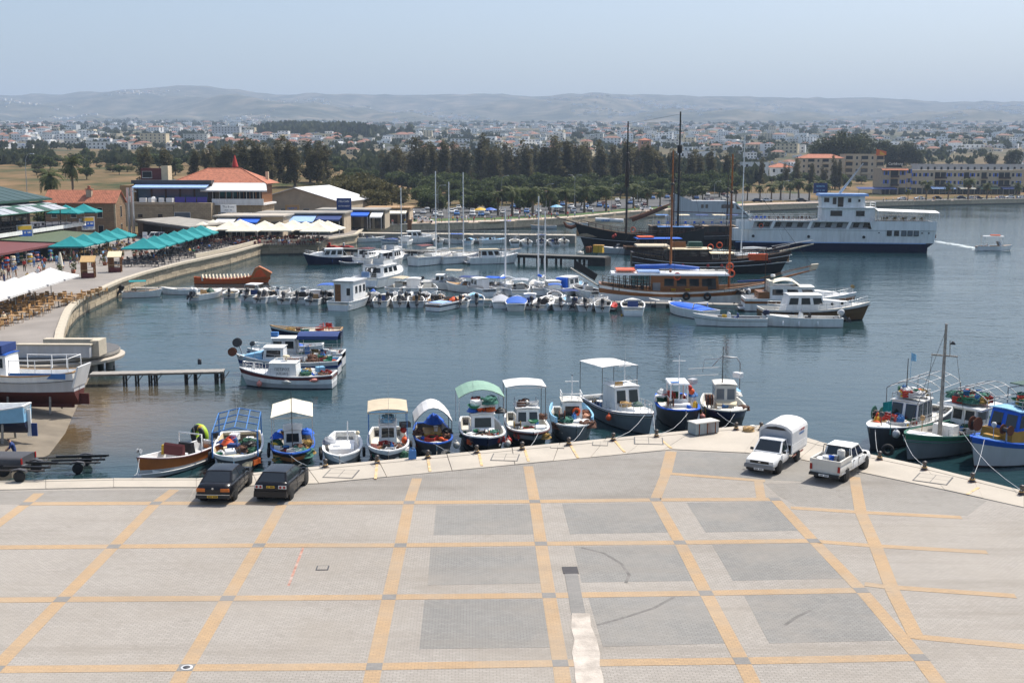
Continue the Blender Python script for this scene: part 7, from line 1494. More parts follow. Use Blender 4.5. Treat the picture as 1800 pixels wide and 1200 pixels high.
def gable(t,x0,x1,y0,y1,z,h,mat='tile',wall='ashlar',ov=.4,along='x',th=.18):
 if along == 'x':
  ym = (y0+y1)/2;MB().exx([(y0,z),(y1,z),(ym,z+h)],x0,x1).build('gable_wall',wall,t);s = h/(ym-y0)
  for sg,ya in ((1,y0),(-1,y1)):
   a = (x0-ov,ya-sg*ov,z-ov*s);b = (x1+ov,ya-sg*ov,z-ov*s);c = (x1+ov,ym,z+h);d = (x0-ov,ym,z+h);up = Vector((0,0,th))
   q = [Vector(v)+Vector((0,0,.02)) for v in (a,b,c,d)];MB().hexa(q+[v+up for v in q] if sg > 0 else [q[1],q[0],q[3],q[2]]+[v+up for v in (q[1],q[0],q[3],q[2])]).build('roof',mat,t)
 else:
  xm = (x0+x1)/2;MB().ext([(x0,z),(x1,z),(xm,z+h)],y0,y1).build('gable_wall',wall,t);s = h/(xm-x0)
  for sg,xa in ((1,x0),(-1,x1)):
   q = [Vector(v)+Vector((0,0,.02)) for v in ((xa-sg*ov,y0-ov,z-ov*s),(xm,y0-ov,z+h),(xm,y1+ov,z+h),(xa-sg*ov,y1+ov,z-ov*s))];up = Vector((0,0,th));MB().hexa(q+[v+up for v in q] if sg > 0 else [q[1],q[0],q[3],q[2]]+[v+up for v in (q[1],q[0],q[3],q[2])]).build('roof',mat,t)
def hip(t,x0,x1,y0,y1,z,h,mat='tile',ov=.6):
 x0 -= ov;x1 += ov;y0 -= ov;y1 += ov;r = min(x1-x0,y1-y0)/2
 if x1-x0 >= y1-y0: a,b = (x0+r,(y0+y1)/2,z+h),(x1-r,(y0+y1)/2,z+h)
 else: a,b = ((x0+x1)/2,y0+r,z+h),((x0+x1)/2,y1-r,z+h)
 c = [(x0,y0,z),(x1,y0,z),(x1,y1,z),(x0,y1,z)];k = MB()
 f = [(0,1,5,4),(1,2,5),(2,3,4,5),(3,0,4)] if x1-x0 >= y1-y0 else [(0,1,4),(1,2,5,4),(2,3,5),(3,0,4,5)]
 k.add(c+[a,b],f+[(3,2,1,0)]);o = k.build('roof',mat,t);k = MB()
 for p,q in ((c[0],a),(c[1],b if x1-x0 >= y1-y0 else a),(a,b)): k = MB().cyl(p,q,.14,n=6).build('ridge_tile',mat,o)
 return o
def awning(t,pts,mat,name='awning',val=.3,stripes=None):
 """sloping cloth: pts = back-left, back-right, front-right, front-left; valance along the front"""
 a,b,c,d = map(Vector,pts);g = [[tuple(bil(d,c,b,a,i/8,j/3)+Vector((0,0,-.06*math.sin(math.pi*j/3)))) for j in range(4)] for i in range(9)]
 o = MB().sheet(g,.04).build(name,mat,t);n = (c-d).normalized();MB().slab(d+Vector((0,0,-val)),c+Vector((0,0,-val)),c+Vector((0,0,-.045)),d+Vector((0,0,-.045)),t=.03).build('valance',mat,o);return o
def signboard(label,loc,rz,w,h,z,board,lines,col,legs=True,name='sign',cat='sign',tk=.12):
 t = thing(name,label,cat,loc,rz);b_ = MB().box(-w/2,w/2,-tk/2,tk/2,z,z+h).build('board',board,t)
 for i,(s,size,cc) in enumerate(lines): (glyphs if isinstance(s,int) else text)(s,size,cc or col,b_,(0,-tk/2-.01,z+h*(1-(i+.7)/(len(lines)+.4))),(R(90),0,0))
 if legs:
  for x in (-w/2+.1,w/2-.1): MB().cyl((x,.12,0),(x,.12,z+h*.8),.07,n=6).build('leg','lightgrey',t)
 return t
# ------------------------------------------------------------ parasols, tables, chairs
PAR = {}
def parasol(kind,mat,loc,rz,label,group,size=4.2,h=2.5,peak=.85):
 if kind not in PAR:
  t = thing('parasol',label,'parasol',loc,rz,group);s = size/2
  MB().cyl((0,0,0),(0,0,h+peak+.08),.05,n=7).build('pole','offwhite',t);MB().lathe([(.02,0),(.4,0),(.38,.12),(.02,.14)],n=12).build('foot','oldconcrete',t)
  cs = [(-s,-s),(s,-s),(s,s),(-s,s)]
  for k in range(4):
   (x0,y0),(x1,y1) = cs[k],cs[(k+1) % 4];g = []
   for i in range(5):
    u = i/4;ex = lerp(x0,x1,u);ey = lerp(y0,y1,u);row = []
    for j in range(5): v = j/4;row.append((ex*(1-v)*1.0+.0,ey*(1-v),h+peak*v-.10*math.sin(math.pi*v)-.10*math.sin(math.pi*u)*(1-v)))
    g.append(row[::-1] if False else row)
   MB().sheet(g,.02).build('canopy_panel',mat,t)
   MB().slab((x0,y0,h-.22),(x1,y1,h-.22),(x1,y1,h-.02),(x0,y0,h-.02),t=.015).build('valance',mat,t)
  for (x,y) in cs: MB().cyl((0,0,h-.35),(x*.6,y*.6,h+peak*.34-.1),.025,n=5).build('strut','offwhite',t)
  PAR[kind] = t;return t
 return clone(PAR[kind],loc,rz,label,group)
TB = {}
def table(mat,loc,rz,label,group,cloth=None):
 k = (mat,cloth)
 if k not in TB:
  t = thing('table',label,'table',loc,rz,group);MB().box(-.45,.45,-.45,.45,.7,.74).build('table_top',cloth or mat,t);MB().cyl((0,0,.03),(0,0,.7),.05,n=7).build('leg','darkgrey',t);MB().lathe([(.02,0),(.3,0),(.28,.03),(.02,.04)],n=10).build('foot','darkgrey',t);TB[k] = t;return t
 return clone(TB[k],loc,rz,label,group)
BULK = {}
def dining(x0,x1,y0,y1,nx,ny,chair,tmat,cloth,where,seed,z=LQ,skip=.0,bulk=1e9):
 r = random.Random(seed)
 for i in range(nx):
  for j in range(ny):
   if r.random() < skip: continue
   x = lerp(x0,x1,(i+.5)/nx)+r.uniform(-.2,.2);y = lerp(y0,y1,(j+.5)/ny)+r.uniform(-.2,.2);a = r.uniform(-.15,.15)
   table(tmat,(x,y,z),a,f'square {"white clothed " if cloth else ""}dining table {where}','tables '+where,cloth)
   for k in range(4):
    if r.random() < .2: continue
    b = a+k*math.pi/2
    if y > bulk: BULK.setdefault(chair,[]).append((x-.78*math.cos(b),y-.78*math.sin(b),z,b+r.uniform(-.3,.3)));continue
    gear('chair',chair,(x-.78*math.cos(b),y-.78*math.sin(b),z),b+r.uniform(-.3,.3),1.05,where,'chairs '+where)
# white parasols near the round pier
for i in range(6): parasol('white','whitecloth',(-51.6-.35*i+(.6 if i == 0 else 0),103+5.6*i,LQ),.06,'big square white parasol over the rattan terrace','white parasols on the near terrace',5.0,2.3,1.1)
for i in range(4): parasol('white','whitecloth',(-57.4-.3*i,106+5.6*i,LQ),.06,'big square white parasol over the rattan terrace','white parasols on the near terrace')
dining(-49.5,-47.6,99,134,1,15,'rattan','tan',None,'on the rattan terrace by the wall',4);dining(-56,-50,101,130,3,8,'rattan','tan',None,'under the white parasols',5)
# teal parasols
for i in range(5): parasol('teal','teal',(-70.5-.2*i,182+6.0*i,LQ),.1,'square turquoise parasol before the green roofed taverna','turquoise parasols before the taverna',5.6,2.3,1.45)
for i in range(7): parasol('teal','teal',(-57.6-.25*i+.01*i*i,178+6.2*i,LQ),.08,'square turquoise parasol along the quay wall terrace','turquoise parasols along the quay',5.6,2.4,1.0)
for x,y in ((-83.5,214),(-82,219)): parasol('teal','teal',(x,y,4.5),.1,'turquoise parasol on the upper terrace beside the stone house','turquoise parasols on the upper terrace',5.6,2.4,1.0)
dining(-60,-52,168,218,4,13,'darkgrey','darkwood',None,'on the quay terrace under turquoise parasols',6,skip=.1,bulk=194);dining(-74,-67,188,216,3,6,'straw','offwhite','navycloth','before the taverna awning',7)
# cream parasols of the corner terrace
rng = random.Random(21)
for i,(x,y) in enumerate(((-60,221),(-55.5,224),(-51.5,219.5),(-49,226),(-45,221),(-44,229),(-40.5,223.5),(-39,231),(-55,231),(-36.5,226),(-37,218.5),(-60,229))):
 parasol('cream','canvas',(x,y,LQ),rng.uniform(-.1,.1),'square cream parasol on the crowded corner terrace','cream parasols on the corner terrace',6.0,2.6,1.5)
dining(-62,-37,213.5,232,10,6,'maroon','wood',None,'on the crowded corner terrace',8,skip=.1,bulk=0)
o = thing('terrace_wall','pale parapet wall round the corner terrace','wall',(0,0,LQ))
for a_,b_ in zip(LW[10:14],LW[11:15]):
 d = b_-a_;n = Vector((-d.y,d.x)).normalized()*.5;q = [a_+n,b_+n,b_+n*1.7,a_+n*1.7];MB().prism([tuple(p) for p in (q if (q[1]-q[0]).cross(q[2]-q[1]) > 0 else q[::-1])],.2,.85).build('parapet','stonepale',o)
# ------------------------------------------------------------ green roofed taverna
t = thing('taverna','two storey taverna with dark green roof, terrace balcony and glass awnings','restaurant',(0,0,LQ));X = -86
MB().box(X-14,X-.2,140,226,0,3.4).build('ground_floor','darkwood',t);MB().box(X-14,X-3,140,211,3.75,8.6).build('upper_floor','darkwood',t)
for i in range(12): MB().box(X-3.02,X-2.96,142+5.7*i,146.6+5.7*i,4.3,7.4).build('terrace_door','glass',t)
MB().box(X-14,X+3.2,140,226,3.41,3.74).build('terrace_slab','darkgrey',t);MB().box(X+3.2,X+3.32,140,226,3.3,3.95).build('fascia','white',t)
rail(t,[(X+3.0,140+3*i,3.75) for i in range(29)],1.0,'darkgrey',.05); 
for y in [141+7*i for i in range(11)]: MB().cyl((X+2.6,y,3.75),(X+2.6,y,7.3),.1,n=6).build('terrace_post','darkwood',t)
r_ = MB().hexa([(X-9,140,11.2),(X+.6,140,8.7),(X+.6,212,8.7),(X-9,209,11.2),(X-9,140,11.4),(X+.6,140,8.9),(X+.6,212,8.9),(X-9,209,11.4)]).build('roof','roofgreen',t)
for i in range(18): MB().slab((X-9,142+3.9*i,11.44),(X+.6,142+3.9*i,8.94),(X+.6,142.15+3.9*i,8.94),(X-9,142.15+3.9*i,11.44),t=.06).build('seam','darkgreen',r_)
MB().box(X-9.4,X-8.6,140,209,11.3,11.7).build('ridge_cap','nylon',r_);MB().box(X+.5,X+.9,140,212,8.5,8.8).build('gutter','darkgreen',t)
for k,(xa,xb,za,zb) in enumerate(((X-.4,X+1.6,8.3,7.9),(X+1.7,X+4.2,7.8,7.0))):
 for i in range(20):
  y = 142+3.45*i
  if y+3 > 213: break
  MB().slab((xb,y,zb),(xb,y+3.1,zb),(xa,y+3.1,za),(xa,y,za),t=.05).build('glass_awning','darkgreen' if (i+k) % 3 == 0 else 'greycloth',t)
 MB().cyl((xb,142,zb-.08),(xb,212,zb-.08),.09,n=6).build('awning_bar','nylon',t)
awning(t,((X,158,3.1),(X,182,3.1),(X+13,183,2.5),(X+13,160,2.5)),'awnred');awning(t,((X,183.5,3.2),(X,211,3.2),(X+11,208,2.6),(X+13,184.5,2.6)),'awngreen')
awning(t,((X,140,2.7),(X,157,2.7),(X+12,159,2.4),(X+9,140,2.4)),'ochre',val=.6)
for x,y in ((X+12.5,162),(X+12.5,172),(X+12.5,181),(X+12.2,190),(X+11.5,200),(X+11,207)): MB().cyl((x,y,0),(x,y,2.4),.07,n=6).build('awning_post','lightgrey',t)
for i in range(10): gear('chair','darkgrey',(X+1.6,176+3.3*i,LQ+3.75),1.5,1.1,'on the taverna balcony','chairs on the taverna balcony');table('darkwood',(X+.4,177+3.3*i,LQ+3.75),0,'dark table on the taverna balcony','tables on the taverna balcony')
for px,py,lab,y in ((12,403,'blue and yellow lettered sign hung at the near end of the balcony',193),(128,391,'blue and yellow lettered sign hung at the far end of the balcony',222)):
 s_ = thing('balcony_sign',lab,'sign',(X+3.5,y,LQ+3.0),R(55));MB().box(-1.5,1.5,-.1,.1,-.6,1.9).build('board','lightgrey',s_);MB().box(-1.25,1.25,-.13,-.101,1.1,1.75).build('yellow_strip','yellow',s_);bb = MB().box(-1.25,1.25,-.13,-.101,0,1.0).build('blue_strip','blue',s_)
 glyphs(7,.5,'white',bb,(0,-.14,.65),(R(90),0,0));glyphs(9,.36,'midblue',s_,(0,-.12,-.25),(R(90),0,0))
# souvenir racks
r = random.Random(9);cols = ['red','midblue','white','cream','salmon','green','lightblue','yellow','maroon','pink','navycloth','straw']
for i in range(22):
 x = X+11.5+r.uniform(-3.5,2.5);y = 160+1.15*i+r.uniform(-.4,.4);c1,c2 = r.sample(cols,2)
 t = thing('souvenir_rack',f'{COLN.get(c1, c1)} and {COLN.get(c2, c2)} souvenir stand before the taverna shop','display stand',(x,y,LQ),r.uniform(0,3),'souvenir stands before the taverna shop');MB().cyl((0,0,0),(0,0,1.9),.04,n=6).build('pole','galv',t)
 for k in range(5): MB().lathe([(.03,0),(r.uniform(.3,.5),.02),(r.uniform(.25,.4),.26),(.03,.28)],(0,0,.3+.33*k),8,False).build('shelf',(c1,c2)[k % 2],t)
# ------------------------------------------------------------ stone house
p = W(205,418,LQ);t = thing('stone_house','brown stone house with red tiled roof and chimney','house',(p.x,p.y,LQ));w = 14.5;h_ = 7.2;dp = 6.2
MB().box(-w,0,0,dp,0,h_).build('wall','ashlar',t);gable(t,-w,0,0,dp,h_,2.3,'tile','ashlar',.35)
ch = MB().box(-6.3,-5.2,1.2,2.1,h_+.6,h_+2.6).build('chimney','plaster',t);MB().box(-6.45,-5.05,1.05,2.25,h_+2.6,h_+2.8).build('cap','tile',ch);MB().lathe([(.3,0),(.35,.5),(.25,.6)],(-5.75,1.65,h_+2.8),8).build('pot','tile',ch)
for x,z,hh in ((-3.2,4.2,1.9),(-8.6,4.2,1.9),(-3.1,.6,1.9),(-8.6,.4,2.2),(-12.6,4.2,1.9)): win(t,('y',0),x,z,1.0,hh,'stonepale')
for u,z in ((3.4,4.2),(3.4,.5)): win(t,('x',0),u,z,.8,2.2,'stonepale')
MB().box(-7.4,-6.4,-.5,0,3.3,3.9).build('air_conditioner','lightgrey',t);MB().box(-.28,.06,-.06,.25,0,h_).build('quoin','palestone',t)
o = signboard('round white menu sign on a post before the stone house',(-71.5,222,LQ),.2,.9,1.5,.5,'white',[(4,.25,'blue')],'blue')
# metal flue and lamp posts
def lamppost(px,py,z,hgt,label,group,arm=1.2,two=False):
 t = thing('street_lamp',label,'street lamp',W(px,py,z),0,group);MB().cyl((0,0,0),(0,0,hgt*.85),.09,.06,7).build('pole','galv',t)
 for sg in ((-1,1) if two else (1,)): MB().tube([(0,0,hgt*.85),(sg*arm*.15,0,hgt*.95),(sg*arm*.6,0,hgt),(sg*arm,0,hgt)],.05).build('arm','galv',t);MB().box(sg*arm-.1,sg*arm+.5*sg+.1,-.14,.14,hgt-.07,hgt+.07,.04,.04).build('lantern','lightgrey',t)
t = thing('flue','twin shiny steel kitchen flue behind the stone house','flue',(-82.5,246,LQ))
for x in (0,.9): MB().cyl((x,0,0),(x,0,10.0),.35,n=10).build('pipe','steel',t)
lamppost(228,418,LQ,9.5,'thin flag mast like lamp post beside the stone house',None);lamppost(53,424,LQ,17,'tall grey lighting mast behind the green roofed taverna',None)
# ------------------------------------------------------------ terraced restaurants behind
t = thing('terrace_restaurant','tan building with blue roof terrace bar above stone ground floor','restaurant',(-91.5,268,LQ))
MB().box(0,12.2,0,12,0,5.6).build('ground_wall','palestone',t);MB().box(-.2,12.5,-.25,12.3,5.61,6.2).build('cornice','plaster',t);MB().box(1.5,20,5,15,6.0,10.4).build('upper_wall','darkwood',t)
for i in range(5): MB().box(2.5+3.4*i,5.4+3.4*i,4.93,4.99,6.8,9.4).build('terrace_glass','glassblue',t)
awning(t,((2,4.9,10.3),(19.5,4.9,10.3),(19.5,1.8,9.6),(2,1.8,9.6)),'paleblue');MB().box(-1.5,2,4,14,6.2,10.0).build('side_wall','tan',t);MB().box(1,20,4.6,16,10.41,11.2).build('flat_roof','darkgrey',t)
for x,z in ((4.3,2.6),(9,2.6)): win(t,('y',0),x,z,1.1,.8,'stonelight')
b_ = MB().box(2,7,9,14,11.2,14.0).build('roof_room','awnred',t);win(t,('y',9),3.5,11.8,2.2,1.4,'offwhite');MB().box(7,8.6,8.8,12,11.2,14.6).build('stair_tower','cream',t)
for i,x in enumerate((12.6,15.2,17.8)): MB().box(x,x+2.3,-.1,0,6.2,7.4).build('blue_railing','purple',t)
MB().box(12.3,21,-.05,9,0,6.0).build('annex_wall','palestone',t);MB().box(-.3,.2,-.2,.3,0,6.3).build('quoin','ashlar',t);win(t,('y',-.05),14.2,2.6,3.6,1.2,'white','glasslight')
gear('drum','white',(-89.5,268.5,LQ+6.2),0,2.2,'on the stone roof edge beside the satellite dish','rooftop tanks');gear('drum','white',(-84.2,269,LQ+6.2),0,2.2,'on the stone roof edge beside the satellite dish','rooftop tanks')
for i in range(4): gear('box','white',(-86.5+2.1*i,268.6,LQ+6.2),i,2.6,'air conditioning unit on the stone roof edge','rooftop units')
t = thing('satellite_dish','large grey satellite dish on the stone roof edge','dish',(-90.3,269.2,LQ+6.2),.4);MB().lathe([(.05,0),(.6,.1),(1.0,.32),(1.02,.36),(.6,.16),(.05,.06)],(0,0,0),16).build('reflector','lightgrey',t);t.rotation_euler = (R(70),0,.3);MB().cyl((0,0,0),(0,0,.8),.03,n=5).build('feed_arm','galv',t)
t = thing('hip_roofed_restaurant','restaurant with big terracotta hipped roof and white awning over its balcony','restaurant',(-70.5,272,LQ))
MB().box(0,11,0,14,0,5.8).build('ground_wall','palestone',t);MB().box(.4,10.6,2.4,14,5.85,10.2).build('upper_wall','wood',t);MB().box(-.6,11.6,-.8,14,5.4,5.84).build('balcony_slab','white',t);MB().box(-.6,11.6,-.86,-.7,5.85,6.9).build('balcony_front','lightblue' if False else 'white',t)
for i in range(7): facewin((.4,2.4,5.85),(10.6,2.4,5.85),(10.6,2.4,10.2),(.4,2.4,10.2),(i+.12)/7,(i+.88)/7,.25,.85,t,'darkwood','glass',.08)
for i in range(8): MB().cyl((-.4+1.6*i,-.7,6.9),(-.4+1.6*i,-.7,8.8),.06,n=6).build('post','offwhite',t)
awning(t,((-4.5,2.6,10.6),(11.6,2.6,10.6),(12.6,-1.2,8.9),(-3.2,-1.2,8.9)),'whitecloth');hip(t,-11,11,3,17,10.4,3.6,'tile',.8);MB().box(-10.5,-.05,3.5,16.5,5.85,10.35).build('side_wing','plaster',t)
ch = MB().box(9.5,10.2,12,12.8,10.8,13.2).build('chimney','cream',t)
for x in (1.6,4.6,7.6): win(t,('y',0),x,2.0,1.8,1.6,'white','glasslight')
# flat canopy with dark taverna underneath
q = [W(236,386,4.2),W(332,399,4.2),W(402,392,4.2),W(312,381,4.2)];t = thing('canopy_taverna','taverna under a wide flat grey canopy roof','restaurant',(0,0,0))
MB().prism([(p.x,p.y) for p in q],4.0,4.25).build('canopy_roof','oldconcrete',t);c_ = sum(q,Vector())/4;MB().prism([tuple((c_.lerp(p,.98)).to_2d()) for p in q],3.6,3.99).build('fascia','darkgrey',t)
b2 = [c_.lerp(p,.93) for p in q];MB().prism([tuple(p.to_2d()) for p in (b2[3].lerp(b2[0],.0),b2[0],b2[0].lerp(b2[1],.12),b2[3].lerp(b2[2],.12))],LQ,3.6).build('back_wall','darkwood',t)
for p in (b2[1],b2[2],b2[0].lerp(b2[1],.5),b2[1].lerp(b2[2],.5)): MB().cyl((p.x,p.y,LQ),(p.x,p.y,3.6),.15,n=8).build('column','darkgrey',t)
dining(-80,-64,232,246,5,3,'darkgrey','darkwood',None,'under the flat grey canopy',15,bulk=0)
# low shops with blue awnings
def shed(label,x0,x1,y0,y1,h,roofmat='oldconcrete',wall='plaster',aw=None,dark=True):
 t = thing('harbour_shop',label,'shop',(x0,y0,LQ));w = x1-x0;dp = y1-y0;MB().box(0,w,1.2,dp,0,h).build('wall',wall,t);MB().box(-.4,w+.4,0,dp+.4,h+.01,h+.3).build('flat_roof',roofmat,t);n = max(2,int(w/2.6))
 for i in range(n): MB().box((i+.12)*w/n,(i+.88)*w/n,1.1,1.19,.1,h-.9).build('shopfront','glass',t)
 for (u0,u1,mat,drop,out) in (aw or []): awning(t,((u0,1.1,h-.1),(u1,1.1,h-.1),(u1,1.1-out,h-drop),(u0,1.1-out,h-drop)),mat);[MB().cyl((u,1.2-out,0),(u,1.2-out,h-drop-.05),.06,n=6).build('awning_post','lightgrey',t) for u in (u0+.1,u1-.1)]
 return t
shed('low shop with white roof and blue awnings behind the cream parasols',-62,-48,238,250,4.2,'concrete',aw=((.5,4.5,'whitecloth',1.2,5),(5,9.5,'brightblue',.9,4)))
shed('low shop with wide pale blue and deep blue awnings',-56,-37,250,262,4.3,'oldconcrete',aw=((2.5,6.5,'brightblue',1.0,4),(6.8,13.2,'paleblue',1.4,6),(13.5,18.8,'navycloth',1.0,5)))
shed('long low shop with two bright blue awnings near the promenade',-46,-30,268,280,4.3,'oldconcrete',aw=((2.5,7.2,'midblue',1.0,5),(7.8,12.6,'brightblue',.9,5),(13,15.8,'whitecloth',1.2,5)))
shed('brown roofed shop with cream awnings at the promenade end',-37,-26,288,300,4.0,'tan',aw=((1,5,'whitecloth',1.0,4),(5.5,10.5,'canvas',1.0,4)))
t = thing('warehouse','warehouse with wide bright white pitched roof','warehouse',(-69,302,LQ),R(-6));MB().box(0,24,0,34,0,5.2).build('wall','plaster',t);gable(t,0,24,0,34,5.2,3.6,'whitecloth','plaster',.5,'y');MB().cyl((10,6,7),(10,6,9.4),.15,n=6).build('vent','darkgrey',t)
for x in (4,9,15,20): win(t,('y',0),x,2,1.6,1.4,'lightgrey')
signboard('dark blue lettered taverna sign board on posts over the shops',W(605,376,4.5),0,3.4,2.6,1.0,'navycloth',[('PELICAN',.62,'white'),('RESTAURANT',.42,'white')],'white');signboard('white lettered sign board on posts over the flat canopy',W(402,380,4.6),0,3.4,1.7,.8,'white',[('The Boats',.62,'navy'),(9,.3,'navy')],'navy');signboard('plain brown and blue board over the low shops',W(514,374,4.6),0,3.2,1.6,.2,'tan',[(5,.7,'midblue')],'midblue')
signboard('small brown and white board by the market stalls',W(688,385,LQ),.2,1.4,1.6,.6,'lightgrey',[(6,.3,'midblue')],'midblue')
# market umbrellas and kiosks
for px,py,c1,lab in ((845,383,'yellow','yellow beach umbrella on the promenade'),(862,383,'blue','blue beach umbrella beside the yellow one on the promenade'),(978,377,'lightblue','light blue beach umbrella by the promenade bollards'),(665,394,'whitecloth','white parasol of the ice cream stand'),(617,397,'cream','yellow topped ice cream kiosk parasol')):
 p = W(px,py,LQ);t = thing('umbrella',lab,'umbrella',p,0);MB().cyl((0,0,0),(0,0,2.9),.04,n=6).build('pole','white',t);MB().lathe([(1.9,2.2),(1.95,2.25),(1.2,2.65),(.1,2.95),(.05,2.9),(1.1,2.58)],n=12,smooth=False).build('canopy',c1,t)
def kiosk(px,py,label,roof='straw'):
 p = W(px,py,LQ);t = thing('wooden_kiosk',label,'kiosk',p,R(12)); 
 for x in (-.8,.8):
  for y in (-.6,.6): MB().box(x-.08,x+.08,y-.08,y+.08,0,2.2 if y < 0 else 2.8).build('post','wood',t)
 MB().box(-.85,.85,-.68,-.6,0,.7).build('counter_front','maroon',t);MB().box(-.85,-.2,.55,.62,0,2.6).build('back_board','wood',t);MB().slab((-.95,-.9,2.2),(.95,-.9,2.2),(.95,.8,2.9),(-.95,.8,2.9),t=.1).build('roof',roof,t);MB().box(-.9,.9,-.85,-.5,1.0,1.08).build('counter','tan',t)
kiosk(156,488,'small wooden kiosk with straw coloured roof by the quay wall');kiosk(203,478,'second wooden kiosk with poster boards farther along the quay','cream')
t = thing('closed_parasol','closed cream parasol standing before the souvenir stands','parasol',W(107,474,LQ));MB().cyl((0,0,0),(0,0,2.6),.04,n=6).build('pole','offwhite',t);MB().lathe([(.45,.5),(.38,.9),(.3,1.5),(.18,2.2),(.06,2.55)],n=9,smooth=False).build('folded_canopy','canvas',t)

for cm,lst in BULK.items():
 src = GEAR[('chair',cm)].data if ('chair',cm) in GEAR else GEAR[('chair','rattan')].data;b = MB();vv = [v.co.copy() for v in src.vertices];ff = [tuple(p.vertices) for p in src.polygons]
 for x,y,z,a in lst: c,n = math.cos(a),math.sin(a);b.add([(x+v.x*c-v.y*n,y+v.x*n+v.y*c,z+v.z) for v in vv],ff)
 o = b.build('terrace_chairs',cm,kind='stuff');o['label'] = {'maroon': 'mass of dark red chairs on the crowded corner terrace'}.get(cm,'mass of dark chairs under the far parasols and canopy');o['category'] = 'chairs'

# ------------------------------------------------------------ vegetation
def leaves(b,pts,size,rng,up=.3,aspect=.45):
 for p in pts:
  d = Vector((rng.gauss(0,1),rng.gauss(0,1),rng.gauss(0,1)*.7+up)).normalized();e = d.orthogonal().normalized();e = (e*math.cos(rng.random()*6)+d.cross(e)*math.sin(rng.random()*6));s = size*rng.uniform(.6,1.3);p = Vector(p)
  b.add([p-d*s*.5-e*s*aspect*.5,p-d*s*.2+e*s*aspect*.5,p+d*s*.5,p+d*s*.15-e*s*aspect*.55],[(0,1,2,3)])
def clumpy(rng,clumps,n):
 tot = sum(c[3]*c[3]*c[4] for c in clumps);out = []
 for (x,y,z,r,h) in clumps:
  for k in range(max(6,int(n*r*r*h/tot))):
   v = Vector((rng.gauss(0,1),rng.gauss(0,1),rng.gauss(0,1))).normalized()*rng.random()**.4;out.append((x+v.x*r,y+v.y*r,z+v.z*h))
 return out
